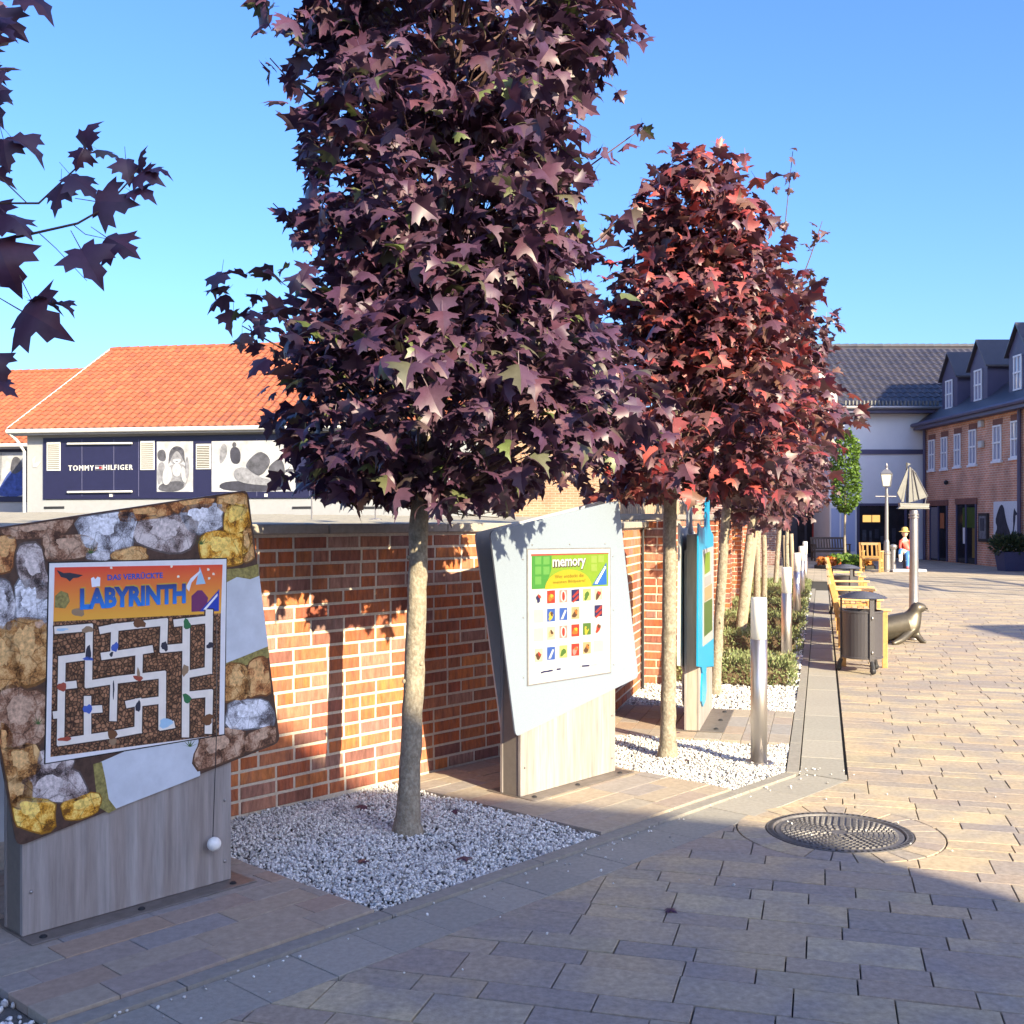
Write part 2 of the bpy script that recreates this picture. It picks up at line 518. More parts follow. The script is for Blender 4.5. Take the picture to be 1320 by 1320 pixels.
M_hedge = leaf_mat('hedge_sprig', [(0.20, 0.25, 0.10), (0.27, 0.31, 0.14), (0.15, 0.19, 0.08), (0.27, 0.23, 0.13), (0.23, 0.27, 0.12), (0.20, 0.22, 0.10)], rough=0.7, spec=0.2)
M_hedgecore = mat('hedge_stems', (0.12, 0.08, 0.05), rough=1, grain=0.4, gscale=40)
M_teak = mat('teak', (0.52, 0.29, 0.10), rough=0.55, grain=0.22, gscale=14, stretch=(1, 1, 1))
M_tealit = mat('teak_light', (0.60, 0.40, 0.20), rough=0.6, grain=0.2, gscale=14)
M_bin = flat('bin_grey', (0.062, 0.056, 0.062), rough=0.42)
M_binlid = flat('bin_lid_blue_grey', (0.06, 0.062, 0.085), rough=0.4)
M_bronze = mat('bronze', (0.105, 0.09, 0.07), rough=0.42, metal=0.6, grain=0.25, gscale=9)
M_galv = mat('galvanised_steel', (0.27, 0.255, 0.26), rough=0.45, metal=0.7, grain=0.1, gscale=6)
M_sail = mat('weathered_sheet', (0.175, 0.17, 0.16), rough=0.6, grain=0.15, gscale=8)
M_iron = mat('cast_iron', [(0.135, 0.125, 0.125)], rough=0.55, metal=0.35, grain=0.35, gscale=35, bump=0.4)
# ---------------------------------------------------------------- ground, paving, kerb, gravel
W_K1, W_K2 = 3.645, 0.229                      # outer line of the gravel beds (inner edge of the kerb)
W_W1, W_W2 = 5.38, 1.73                        # brick wall faces
KW, BW = 0.085, 0.30                           # kerb and border widths

def cross_w(w1, w2):
    """point with F1 distance w1 and F2 distance w2"""
    a = np.array([[F1.L.x, F1.L.y], [F2.L.x, F2.L.y]])
    s = np.linalg.solve(a, np.array([w1, w2]))
    return Vector((s[0], s[1], 0))

mb = MB(); mb.box(FX, -400, 400, -300, 900, -0.6, -0.06)
ground = struct('ground', mb, mat('ground_earth', (0.16, 0.145, 0.12), rough=1, grain=0.3, gscale=0.5))

mb = MB(); mb.poly([F2(u, w, -0.022) for u, w in ((-6, 6), (-6, -40), (60, -40), (60, 6))])
paving = struct('paving', mb, M_joint)
paving['kind'] = 'structure'

def clip(poly, n, c):
    out = []
    for i in range(len(poly)):
        p, q = poly[i], poly[(i + 1) % len(poly)]
        dp = p[0] * n[0] + p[1] * n[1] - c; dq = q[0] * n[0] + q[1] * n[1] - c
        if dp <= 0: out.append(p)
        if (dp < 0) != (dq < 0) and dp != dq:
            t = dp / (dp - dq)
            out.append((p[0] + (q[0] - p[0]) * t, p[1] + (q[1] - p[1]) * t))
    return out

def area(poly):
    return 0.5 * sum(poly[i][0] * poly[(i + 1) % len(poly)][1] - poly[(i + 1) % len(poly)][0] * poly[i][1] for i in range(len(poly)))

def stone(mb, poly, z=0.0, c=0.0016, depth=0.025):
    n = len(poly)
    cx = sum(p[0] for p in poly) / n; cy = sum(p[1] for p in poly) / n
    A = [(p[0], p[1], z - depth) for p in poly]
    B = [(p[0], p[1], z - c) for p in poly]
    T = []
    for p in poly:
        dx, dy = cx - p[0], cy - p[1]; d = math.hypot(dx, dy) + 1e-6
        T.append((p[0] + dx / d * c * 1.3, p[1] + dy / d * c * 1.3, z))
    fs = [[2 * n + i for i in range(n)]]
    for i in range(n):
        j = (i + 1) % n
        fs.append([i, j, n + j, n + i]); fs.append([n + i, n + j, 2 * n + j, 2 * n + i])
    mb.add(A + B + T, fs)

def outside_circle(poly, c, r):
    """pieces of a small polygon left over outside a circle"""
    pts = []
    for i in range(len(poly)):
        p, q = poly[i], poly[(i + 1) % len(poly)]
        k = max(1, int(math.hypot(q[0] - p[0], q[1] - p[1]) / 0.02))
        for j in range(k):
            pts.append((p[0] + (q[0] - p[0]) * j / k, p[1] + (q[1] - p[1]) * j / k))
    ins = [math.hypot(p[0] - c[0], p[1] - c[1]) < r for p in pts]
    if not any(ins): return [poly]
    if all(ins): return []
    n = len(pts); out = []
    starts = [i for i in range(n) if not ins[i] and ins[i - 1]]
    for s in starts:
        run = []; i = s
        while not ins[i % n]:
            run.append(pts[i % n]); i += 1
        def rim(p, q):
            lo, hi = 0.0, 1.0
            for _ in range(20):
                m = (lo + hi) / 2
                x = (p[0] + (q[0] - p[0]) * m, p[1] + (q[1] - p[1]) * m)
                if math.hypot(x[0] - c[0], x[1] - c[1]) < r: hi = m
                else: lo = m
            return (p[0] + (q[0] - p[0]) * lo, p[1] + (q[1] - p[1]) * lo)
        e = rim(run[-1], pts[i % n]); b = rim(run[0], pts[(s - 1) % n])
        a0 = math.atan2(e[1] - c[1], e[0] - c[0]); a1 = math.atan2(b[1] - c[1], b[0] - c[0])
        d = (a1 - a0 + math.pi) % (2 * math.pi) - math.pi
        k = max(1, int(abs(d) / 0.08))
        arc = [(c[0] + r * math.cos(a0 + d * j / k), c[1] + r * math.sin(a0 + d * j / k)) for j in range(k + 1)]
        simp = []
        for m in range(len(run)):
            p0 = run[m - 1] if m else b; p1 = run[m]; p2 = run[m + 1] if m + 1 < len(run) else e
            if abs((p1[0] - p0[0]) * (p2[1] - p1[1]) - (p1[1] - p0[1]) * (p2[0] - p1[0])) > 1e-7: simp.append(p1)
        g = [b] + simp + arc[:-1]
        if abs(area(g)) > 4e-4: out.append(g)
    return out

MAN = (1.775, 6.02); R_COVER, R_RING = 0.385, 0.545
w1e, w2e = W_K1 - KW - BW - 0.01, W_K2 - KW - BW - 0.01
VB = cross_w(w1e, w2e)
ub = F2.uw(VB)[0]
stones = []
u = 2.6; k = 0
pat = [0.24, 0.145, 0.24, 0.145, 0.145]
while u < 25:
    h = pat[k % 5]; k += 1
    wide = h > 0.2
    w = 3.5 + random.random() * 0.4 if u < ub else w2e + 0.001
    xr = 0.47 * (u + h + 3) + 2.0
    while True:
        ln = random.uniform(0.34, 0.53) if wide else random.uniform(0.25, 0.42)
        g = 0.003
        e_ = 0.0042 if u < 11 else 0.003
        q = [F2(a, b) for a, b in ((u + e_, w - g), (u + e_, w - ln + g), (u + h - e_, w - ln + g), (u + h - e_, w - g))]
        w -= ln
        c = (q[0] + q[2]) / 2
        if c.x > xr or w < -24: break
        if c.x < -0.62 * (c.y + 1.0): continue
        P = [(p.x, p.y) for p in q]
        if u < ub:
            P = clip(P, (F1.L.x, F1.L.y), w1e)
        if len(P) < 3 or abs(area(P)) < 8e-4: continue
        if abs(c.x - MAN[0]) < 1 and abs(c.y - MAN[1]) < 1:
            Ps = outside_circle(P, MAN, R_RING + 0.004)
        else: Ps = [P]
        for P in Ps: stones.append((c.length, P))
    u += h
stones.sort(key=lambda t: t[0])
mbs = MB()
for i, (d, P) in enumerate(stones):
    z = random.uniform(-0.0025, 0.0015)
    if i < 300:
        m1 = MB(); stone(m1, P, z); part('paving_stone', m1, M_pave, paving)
    else: stone(mbs, P, z, depth=0.02)
o = part('far_paving_stones', mbs, M_pave, paving); o['kind'] = 'stuff'
# ring of cut stones round the manhole
for i in range(26):
    a0 = 2 * math.pi * (i + 0.03) / 26; a1 = 2 * math.pi * (i + 0.97) / 26
    P = [(MAN[0] + r * math.cos(a), MAN[1] + r * math.sin(a)) for r, a in
         ((R_COVER + 0.006, a0), (R_RING - 0.004, a0), (R_RING - 0.004, (a0 + a1) / 2), (R_RING - 0.004, a1), (R_COVER + 0.006, a1), (R_COVER + 0.006, (a0 + a1) / 2))]
    m1 = MB(); stone(m1, P, random.uniform(-0.001, 0.001)); part('ring_stone', m1, M_pave, paving)

# plaza beyond the stones one can tell apart
mb = MB(); mb.poly([F2(u_, w_, -0.003) - F2(25, 0) for u_, w_ in ((24.98, -0.17), (24.98, -60), (90, -60), (90, 60), (31, 60), (31, -0.17))])
M_plaza = brick_mat('plaza_paving', (0.345, 0.295, 0.23), (0.40, 0.325, 0.235), (0.17, 0.145, 0.11), 0.44, 0.19, axis='XY', msize=0.008)
plaza = struct('plaza', mb, M_plaza)
# material works in the object's own axes: turn the sheet so that rows follow the paving
me = plaza.data
Rm = Matrix.Rotation(F2.a - math.pi / 2, 4, 'Z')
me.transform(Rm.inverted()); plaza.matrix_basis = Matrix.Translation(F2(25, 0)) @ Rm

# kerb and border stones
mb = MB(); mb.poly([F1(-3, W_K1, -0.024), F1(-3, W_K1 - 0.5, -0.024), cross_w(W_K1 - 0.5, W_K2 - 0.5) + Vector((0, 0, -0.018)), F2(31, W_K2 - 0.5, -0.018), F2(31, W_K2, -0.018), cross_w(W_K1, W_K2) + Vector((0, 0, -0.018))])
kerb = struct('kerb', mb, M_joint)
def strip_piece(name, F, u0, u1, wa, wb, m, z=0.0):
    P = [F(u0, wa), F(u0, wb), F(u1, wb), F(u1, wa)]
    m1 = MB(); stone(m1, [(p.x, p.y) for p in P], z); return part(name, m1, m, kerb)
uk1 = F1.uw(cross_w(W_K1, W_K2))[0]; uk2 = F2.uw(cross_w(W_K1, W_K2))[0]
ub1 = F1.uw(cross_w(W_K1 - KW, W_K2 - KW))[0]; ub2 = F2.uw(cross_w(W_K1 - KW, W_K2 - KW))[0]
u = 0.2
while u < uk1 - 0.1:
    l = min(0.98, uk1 - u - 0.01)
    strip_piece('kerb_stone', F1, u, u + l - 0.006, W_K1 - 0.002, W_K1 - KW + 0.004, M_kerb, 0.012); u += l
u = ub2 + 0.02
while u < 27:
    strip_piece('kerb_stone', F2, u, u + 0.99, W_K2 - 0.002, W_K2 - KW + 0.004, M_kerb, 0.012); u += 1.0
u = 0.2
e1 = F1.uw(VB)[0]; e2 = F2.uw(VB)[0]
while u < e1 - 0.15:
    l = min(0.30, e1 - 0.01 - u)
    strip_piece('border_stone', F1, u + 0.002, u + l - 0.002, W_K1 - KW - 0.003, w1e + 0.006, M_band, random.uniform(-0.002, 0.001)); u += 0.30
# corner slab where the border turns
P = [F1(e1, W_K1 - KW - 0.003), F1(e1, w1e + 0.006), VB + F1.L * 0.006, F2(e2 + 0.16, w2e + 0.006), F2(e2 + 0.16, W_K2 - KW - 0.003), cross_w(W_K1 - KW - 0.003, W_K2 - KW - 0.003)]
P = [P[0], P[2], P[3], P[4], P[5]]
m1 = MB(); stone(m1, [(p.x, p.y) for p in P]); part('border_stone', m1, M_band, kerb)
u = e2 + 0.164
while u < 27:
    l = random.choice((0.5, 0.5, 0.62))
    strip_piece('border_stone', F2, u + 0.002, u + l - 0.002, W_K2 - KW - 0.005, w2e + 0.018, M_band, random.uniform(-0.002, 0.001)); u += l

# paved pads under the game boards
def pad(name, pieces_of, edge):
    mb = MB(); mb.poly([p + Vector((0, 0, -0.012)) for p in edge])
    p = struct(name, mb, M_joint)
    for F, u0, u1, wa, wb in pieces_of:
        rows = []
        w = wb
        while w < wa - 0.05:
            d = random.choice((0.155, 0.2, 0.155)); rows.append((w, min(wa, w + d))); w += d
        for r0, r1 in rows:
            u = u0 - random.random() * 0.2
            while u < u1 - 0.02:
                l = random.uniform(0.28, 0.5)
                a, b = max(u, u0) + 0.0018, min(u + l, u1) - 0.0018
                if b - a > 0.05:
                    P = [F(a, r0 + 0.0018), F(b, r0 + 0.0018), F(b, r1 - 0.0018), F(a, r1 - 0.0018)]
                    m1 = MB(); stone(m1, [(q.x, q.y) for q in P], 0.022 + random.uniform(-0.002, 0.002), depth=0.045)
                    part('slab', m1, M_plinth, p)
                u += l
    return p
padA = pad('paved_pad', [(F1, 1.685, 3.112, W_W1 - 0.02, W_K1 + 0.005)], [F1(1.685, W_K1), F1(3.112, W_K1), F1(3.112, W_W1), F1(1.685, W_W1)])
padB = pad('paved_pad', [(F1, 4.688, 6.0, W_W1 - 0.02, W_K1 + 0.005)], [F1(4.688, W_K1), F1(6.0, W_K1), F1(6.0, W_W1), F1(4.688, W_W1)])
padC = pad('paved_pad', [(F2, 8.53, 9.92, W_W2 - 0.02, W_K2 + 0.005)], [F2(8.53, W_K2), F2(9.92, W_K2), F2(9.92, W_W2), F2(8.53, W_W2)])

# gravel: a bed of soil with loose white pebbles
ico = bmesh.new(); bmesh.ops.create_icosphere(ico, subdivisions=1, radius=1.0)
ICO_V = [tuple(v.co) for v in ico.verts]; ICO_F = [[v.index for v in f.verts] for f in ico.faces]; ico.free()
def in_poly(x, y, poly):
    inside = np.zeros(len(x), bool); n = len(poly)
    for i in range(n):
        x0, y0 = poly[i][0], poly[i][1]; x1, y1 = poly[(i + 1) % n][0], poly[(i + 1) % n][1]
        c = ((y0 > y) != (y1 > y)) & (x < (x1 - x0) * (y - y0) / (y1 - y0 + 1e-12) + x0)
        inside ^= c
    return inside
def gravel(poly, n, r0, r1, lift=0.0):
    xs = [p.x for p in poly]; ys = [p.y for p in poly]
    ar = abs(area([(p.x, p.y) for p in poly])); bx = (max(xs) - min(xs)) * (max(ys) - min(ys))
    N = int(n * bx / ar)
    x = rng.uniform(min(xs), max(xs), N); y = rng.uniform(min(ys), max(ys), N)
    ok = in_poly(x, y, poly); x, y = x[ok], y[ok]; N = len(x)
    z = 0.004 + lift + rng.uniform(-0.012, 0.008, N) + 0.008 * np.sin(x * 5.1 + y * 3.3) + 0.006 * np.sin(x * 9.7 - y * 6.1)
    r = rng.uniform(r0, r1, N)
    sc = np.stack([r, r * rng.uniform(0.6, 0.95, N), r * rng.uniform(0.45, 0.8, N)], 1)
    jit = np.array(ICO_V) * (1 + rng.uniform(-0.22, 0.22, (12, 1)))
    me = scatter_mesh('gravel', jit, ICO_F, rand_rots(N), np.stack([x, y, z], 1), sc, M_gravel)
    o = bpy.data.objects.new('gravel', me); COL.objects.link(o); o['kind'] = 'stuff'
    return o
def soil(poly):
    mb = MB(); mb.poly([p + Vector((0, 0, -0.011)) for p in poly]); return struct('gravel_bed', mb, M_gravelbed)
inK = 0.008
bed1 = [F1(3.12, W_K1 + inK), F1(4.68, W_K1 + inK), F1(4.68, W_W1), F1(3.12, W_W1)]
bed0 = [F1(-0.6, W_K1 + inK), F1(1.68, W_K1 + inK), F1(1.68, W_W1), F1(-0.6, W_W1)]
KB = cross_w(W_K1 + inK, W_K2 + inK); WB = cross_w(W_W1, W_W2)
bed2 = [F1(6.005, W_K1 + inK), KB, F2(8.525, W_K2 + inK), F2(8.525, W_W2), WB, F1(6.005, W_W1)]
bed3 = [F2(9.925, W_K2 + inK), F2(11.5, W_K2 + inK), F2(11.5, W_W2), F2(9.925, W_W2)]
bed4 = [F2(11.5, W_K2 + inK), F2(27, W_K2 + inK), F2(27, W_W2), F2(11.5, W_W2)]
for b in (bed0, bed1, bed2, bed3, bed4): soil(b)
gravel(bed1, 21000, 0.0055, 0.0115)
gravel(bed0, 2600, 0.010, 0.017)
gravel(bed2, 14000, 0.007, 0.0125)
gravel(bed3, 6500, 0.010, 0.016)
gravel(bed4, 9000, 0.02, 0.034)
# loose pebbles kicked onto the paving
N = 230
us = rng.uniform(1.6, 7.0, N); ws = W_K1 - np.abs(rng.normal(0, 0.16, N)) + 0.06
far = rng.random(N) < 0.16
ws[far] = W_K1 - rng.uniform(0, 1.6, far.sum())
pos = np.array([list(F1(a, b, 0.005)) for a, b in zip(us, ws)])
r = rng.uniform(0.005, 0.009, N)
o = bpy.data.objects.new('loose_pebbles', scatter_mesh('loose_pebbles', ICO_V, ICO_F, rand_rots(N), pos, np.stack([r, r * .8, r * .6], 1), M_gravel))
COL.objects.link(o); o['kind'] = 'stuff'

# ---------------------------------------------------------------- manhole cover
mh = thing('manhole_cover', 'round cast iron manhole cover with radial studs set in a ring of cut stones', 'manhole cover', (MAN[0], MAN[1], 0))
mb = MB(); mb.lathe((MAN[0], MAN[1], 0), [(R_COVER, -0.02), (R_COVER, 0.003), (R_COVER - 0.035, 0.003), (R_COVER - 0.04, -0.004), (R_COVER - 0.045, -0.02)], 64)
part('frame', mb, M_iron, mh)
mb = MB(); mb.lathe((MAN[0], MAN[1], 0), [(R_COVER - 0.047, -0.02), (R_COVER - 0.048, -0.005), (0.001, -0.005)], 64)
cov = part('cover', mb, M_iron, mh)
mb = MB()
def stud(a0, a1, r0, r1):
    c, s = math.cos, math.sin
    e = 0.0015
    P = [(r0, a0), (r1, a0), (r1, a1), (r0, a1)]
    B = [(MAN[0] + r * c(a), MAN[1] + r * s(a), -0.0055) for r, a in P]
    am = (a1 - a0) * 0.12
    T = [(MAN[0] + r * c(a), MAN[1] + r * s(a), 0.003) for r, a in ((r0 + e, a0 + am), (r1 - e, a0 + am), (r1 - e, a1 - am), (r0 + e, a1 - am))]
    mb.add(B + T, [(4, 5, 6, 7), (0, 1, 5, 4), (1, 2, 6, 5), (2, 3, 7, 6), (3, 0, 4, 7)])
rr = 0.05
while rr < R_COVER - 0.07:
    n = max(10, int(2 * math.pi * rr / 0.034))
    for i in range(n):
        a = 2 * math.pi * i / n
        stud(a, a + 2 * math.pi / n * 0.66, rr, rr + 0.019)
    rr += 0.0265
for i in range(72):
    a = 2 * math.pi * i / 72
    stud(a, a + 2 * math.pi / 72 * 0.6, R_COVER - 0.03, R_COVER - 0.006)
o = part('studs', mb, M_iron, cov); o['kind'] = 'stuff'

# ---------------------------------------------------------------- brick walls
BR = {}
def brick_mesh(l, h=0.0665, m=None):
    key = (round(l, 3), h, m.name if m else '')
    if key not in BR:
        c = 0.0035; x = l / 2; z = h / 2; d = 0.03
        mb = MB()
        V = [(-x, d, -z), (x, d, -z), (x, d, z), (-x, d, z), (-x, c, -z), (x, c, -z), (x, c, z), (-x, c, z),
             (-x + c, 0, -z + c), (x - c, 0, -z + c), (x - c, 0, z - c), (-x + c, 0, z - c)]
        fs = [(8, 9, 10, 11)]
        for i in range(4):
            j = (i + 1) % 4
            fs += [(i, j, 4 + j, 4 + i), (4 + i, 4 + j, 8 + j, 8 + i)]
        mb.add(V, fs)
        BR[key] = mb.mesh('brick', m or M_brick)
    return BR[key]

def lay(u0, u1, z0, nc, p_head=0.3):
    out = []
    for c in range(nc):
        u = u0 - (0.0 if c % 2 else 0.13)
        while u < u1 - 0.02:
            l = 0.112 if random.random() < p_head else 0.235
            a, b = max(u, u0), min(u + l, u1)
            if b - a > 0.03: out.append(((a + b) / 2, z0 + c * 0.0833 + 0.0357, round(b - a, 3)))
            u += l + 0.0165
    return out

def raise_wall(wall, faces, limit=300):
    """faces: list of (frame, w, bricks); nearest bricks one by one, the rest joined"""
    items = []
    for F, w, bs in faces:
        for (u, z, l) in bs:
            p = F(u, w, z)
            items.append(((p - Vector((0, 0, EYE))).length, F, u, w, z, l))
    items.sort(key=lambda t: t[0])
    rest = MB()
    for i, (d, F, u, w, z, l) in enumerate(items):
        M = F.mat(u, w + random.uniform(-0.0015, 0.0015), z) @ Matrix.Rotation(random.uniform(-0.006, 0.006), 4, 'Y')
        me = brick_mesh(l)
        if i < limit: inst('brick', me, M, wall)
        else: rest.add([M @ v.co for v in me.vertices], [list(p.vertices) for p in me.polygons])
    if rest.f:
        o = part('brick_courses', rest, M_brick, wall); o['kind'] = 'stuff'

wall1 = thing('brick_wall', 'red brick garden wall with flat stone coping behind the nearest maple', 'wall', F1(4.0, W_W1), F1.a)
uw1 = F1.uw(WB)[0]; uw2 = F2.uw(WB)[0]
mb = MB(); mb.box(F1, 1.2, uw1 + 0.05, W_W1 + 0.005, W_W1 + 0.24, -0.05, 1.605)
part('mortar_core', mb, M_mortar, wall1)
raise_wall(wall1, [(F1, W_W1, [b for b in lay(1.2, uw1, 0.018, 19) if b[0] > 2.75])])
u = 1.2
while u < uw1:
    l = min(1.0, uw1 + 0.02 - u)
    mb = MB(); mb.cbox(F1, u + 0.003, u + l - 0.003, W_W1 - 0.035, W_W1 + 0.30, 1.606, 1.666, 0.006); part('coping', mb, M_coping, wall1); u += l

wall2 = thing('brick_wall', 'red brick wall with projecting piers running beside the hedges', 'wall', F2(9.0, W_W2), F2.a)
mb = MB(); mb.box(F2, uw2 - 0.04, 26, W_W2 + 0.005, W_W2 + 0.24, -0.05, 1.605)
part('mortar_core', mb, M_mortar, wall2)
faces = [(F2, W_W2, lay(uw2 + 0.01, 16.0, 0.018, 19))]
piers = [11.25, 13.9, 16.5, 19.1, 21.7, 24.3]
FS = Frame(74.4 - 90)                                  # pier sides that look back towards the viewer
for pu in piers:
    mb = MB(); mb.box(F2, pu + 0.008, pu + 0.39, W_W2 - 0.23, W_W2 + 0.02, -0.05, 1.66)
    part('pier_core', mb, M_mortar, wall2)
    if pu < 15:
        su, sw = FS.uw(F2(pu, W_W2 - 0.24))
        faces.append((FS, sw, lay(su - 0.24, su, 0.018, 20)))
        faces.append((F2, W_W2 - 0.24, lay(pu, pu + 0.4, 0.018, 20)))
    mb = MB(); mb.cbox(F2, pu - 0.03, pu + 0.43, W_W2 - 0.27, W_W2 + 0.27, 1.681, 1.745, 0.006); part('pier_cap', mb, M_coping, wall2)
raise_wall(wall2, faces)
mb = MB()
for ua, ubb, w_ in [(16.0, 26.0, W_W2)]:
    for (bu, bz, bl) in lay(ua, ubb, 0.018, 19): 
        Mx = F2.mat(bu, w_, bz); me = brick_mesh(bl)
        mb.add([Mx @ v.co for v in me.vertices], [list(p.vertices) for p in me.polygons])
for pu in piers[2:]:
    su, sw = FS.uw(F2(pu, W_W2 - 0.24))
    for FF, ww, a, b in ((FS, sw, su - 0.24, su), (F2, W_W2 - 0.24, pu, pu + 0.4)):
        for (bu, bz, bl) in lay(a, b, 0.018, 20):
            Mx = FF.mat(bu, ww, bz); me = brick_mesh(bl)
            mb.add([Mx @ v.co for v in me.vertices], [list(p.vertices) for p in me.polygons])
o = part('far_brick_courses', mb, M_brick, wall2); o['kind'] = 'stuff'
u = uw2
while u < 26:
    l = min(1.0, 26 - u)
    mb = MB(); mb.cbox(F2, u + 0.003, u + l - 0.003, W_W2 - 0.035, W_W2 + 0.30, 1.606, 1.666, 0.006); part('coping', mb, M_coping, wall2); u += l
pp = F2.px(829.5, 800, W_W2 - 0.03); pu_, pw_ = F2.uw(pp)
mb = MB(); mb.tube([F2(pu_, W_W2 - 0.022, 0.0), F2(pu_, W_W2 - 0.022, 1.60)], 0.016, 8); part('drainpipe', mb, M_dark, wall2)

# flat gravel roof behind the wall
mb = MB()
front = [F1(u_, W_W1 + 0.26) for u_ in np.linspace(-6, 5.9, 30)] + [cross_w(W_W1 + 0.26, W_W2 + 0.26)] + [F2(u_, W_W2 + 0.26) for u_ in np.linspace(uw2 + 0.8, 26, 40)]
n = len(front); NR = 26
back = [Vector((-34 + 39.5 * i / (n - 1), 33.6, 0)) for i in range(n)]
V = []
for r_ in range(NR):
    t = (r_ / (NR - 1)) ** 1.8
    for i in range(n):
        p = front[i].lerp(back[i], t)
        d = (p - front[i]).length
        V.append((p.x, p.y, 1.63 + min(d, 25) * 0.0092 + random.uniform(-0.022, 0.022) * (1 if 0 < r_ < NR - 1 else 0)))
mb.add(V, [(r_ * n + i, r_ * n + i + 1, (r_ + 1) * n + i + 1, (r_ + 1) * n + i) for r_ in range(NR - 1) for i in range(n - 1)])
M_roofgravel = mat('roof_gravel', (0.36, 0.32, 0.24), rough=1, grain=0.8, gscale=9, bump=1.0, patch=0.7, pscale=9, pcol=(0.20, 0.17, 0.12))
groof = struct('gravel_roof', mb, M_roofgravel)
# ---------------------------------------------------------------- game boards
def text_mesh(body, spacing=1.0, bold=0.0):
    cu = bpy.data.curves.new('lettering', 'FONT')
    cu.body = body; cu.size = 1.0; cu.space_character = spacing; cu.offset = bold; cu.resolution_u = 2
    ob = bpy.data.objects.new('lettering', cu); COL.objects.link(ob)
    dg = bpy.context.evaluated_depsgraph_get()
    me = bpy.data.meshes.new_from_object(ob.evaluated_get(dg))
    V = [tuple(v.co) for v in me.vertices]; Fc = [list(p.vertices) for p in me.polygons]
    bpy.data.objects.remove(ob); bpy.data.curves.remove(cu); bpy.data.meshes.remove(me)
    return V, Fc
def lettering(name, body, P0, P1, z0, z1, n, mat_, parent, off=0.001, spacing=1.0, bold=0.0, arc=0.0, thick=0.0):
    """lettering fitted on an upright plane from point P0 to P1 (left and right) between heights z0 and z1; n points to the reader"""
    V, Fc = text_mesh(body, spacing, bold)
    xs = [v[0] for v in V]; ys = [v[1] for v in V]
    x0, x1, y0, y1 = min(xs), max(xs), min(ys), max(ys)
    d = Vector((P1[0] - P0[0], P1[1] - P0[1], 0)); o = Vector((P0[0], P0[1], 0)) + n * off
    mb = MB()
    Q = []
    for v in V:
        t = (v[0] - x0) / (x1 - x0); h = (v[1] - y0) / (y1 - y0)
        Q.append(o + d * t + Vector((0, 0, z0 + h * (z1 - z0) + arc * (1 - (2 * t - 1) ** 2))))
    if thick:
        k = len(Q)
        mb.add(Q + [q + n * thick for q in Q], [list(f) for f in Fc] + [[i + k for i in f] for f in Fc])
    else: mb.add(Q, Fc)
    return part(name, mb, mat_, parent)

def rounded(pts, r):
    out = []; n = len(pts)
    for i in range(n):
        p = Vector(pts[i]); a = Vector(pts[i - 1]) - p; b = Vector(pts[(i + 1) % n]) - p
        ra = min(r, a.length / 3); rb = min(r, b.length / 3)
        A = p + a.normalized() * ra; B = p + b.normalized() * rb
        for t in (0, 0.33, 0.67, 1):
            out.append(A * (1 - t) ** 2 + p * 2 * t * (1 - t) + B * t * t)
    return out

def grad(name, z0, c0, z1, c1, rough=0.35):
    m = bpy.data.materials.new(name); m.use_nodes = True
    nt = m.node_tree; N = nt.nodes; L = nt.links; bs = N['Principled BSDF']
    tc = N.new('ShaderNodeTexCoord'); sp = N.new('ShaderNodeSeparateXYZ'); L.new(tc.outputs['Object'], sp.inputs[0])
    mr = N.new('ShaderNodeMapRange'); mr.inputs[1].default_value = z0; mr.inputs[2].default_value = z1; L.new(sp.outputs[2], mr.inputs[0])
    cr = N.new('ShaderNodeValToRGB'); el = cr.color_ramp.elements
    el[0].color = (*c0, 1); el[1].color = (*c1, 1); L.new(mr.outputs[0], cr.inputs[0]); L.new(cr.outputs[0], bs.inputs['Base Color'])
    bs.inputs['Roughness'].default_value = rough
    return m

def game_stand(label, F, u0, u1, wf, th, quad, back_quad, board_mat, back_mat, name='game_board'):
    t = thing(name, label, 'game board', F((u0 + u1) / 2, wf + th / 2, 0.022), F.a)
    z0 = 0.024
    mb = MB(); mb.cbox(F, u0, u1, wf, wf + 0.022, z0 + 0.006, 1.30, 0.002); part('front_panel', mb, M_wood, t)
    mb = MB(); mb.box(F, u0 + 0.004, u1 - 0.004, wf + 0.0225, wf + th - 0.0225, z0 + 0.006, 1.33); part('core', mb, M_core, t)
    mb = MB(); mb.cbox(F, u0, u1, wf + th - 0.022, wf + th, z0 + 0.006, 1.30, 0.002); part('back_panel', mb, M_wood, t)
    mb = MB(); mb.cbox(F, u0 - 0.01, u1 + 0.07, wf - 0.105, wf + th + 0.1, z0 - 0.002, z0 + 0.005, 0.002); bp = part('base_plate', mb, M_plate, t)
    for fu in (0.06, 0.5, 0.97):
        mb = MB(); mb.lathe(F(u0 + (u1 - u0) * fu, wf - 0.06, z0 + 0.005), [(0.016, 0), (0.016, 0.004), (0.008, 0.010), (0.001, 0.011)], 10); part('bolt', mb, M_dark, bp)
    W = wf - 0.012
    pts = rounded([F.px(x, y, W) for x, y in quad], 0.035)
    mb = MB(); mb.slab(pts, F.L * 0.011); fb = part('front_board', mb, board_mat, t)
    Wb = wf + th + 0.012
    pts = rounded([F.px(x, y, Wb) for x, y in back_quad], 0.035)
    mb = MB(); mb.slab(pts, F.L * -0.011); part('back_board', mb, back_mat, t)
    for a, zz in ((u0 + 0.035, 0.20), (u0 + 0.035, 0.45), (u1 - 0.035, 0.12), (u1 - 0.035, 0.40), (u1 - 0.035, 0.62)):
        mb = MB(); mb.ball(F(a, wf - 0.002, zz), 0.007, 8, 5); part('screw', mb, M_screw, t)
    return t, fb, W

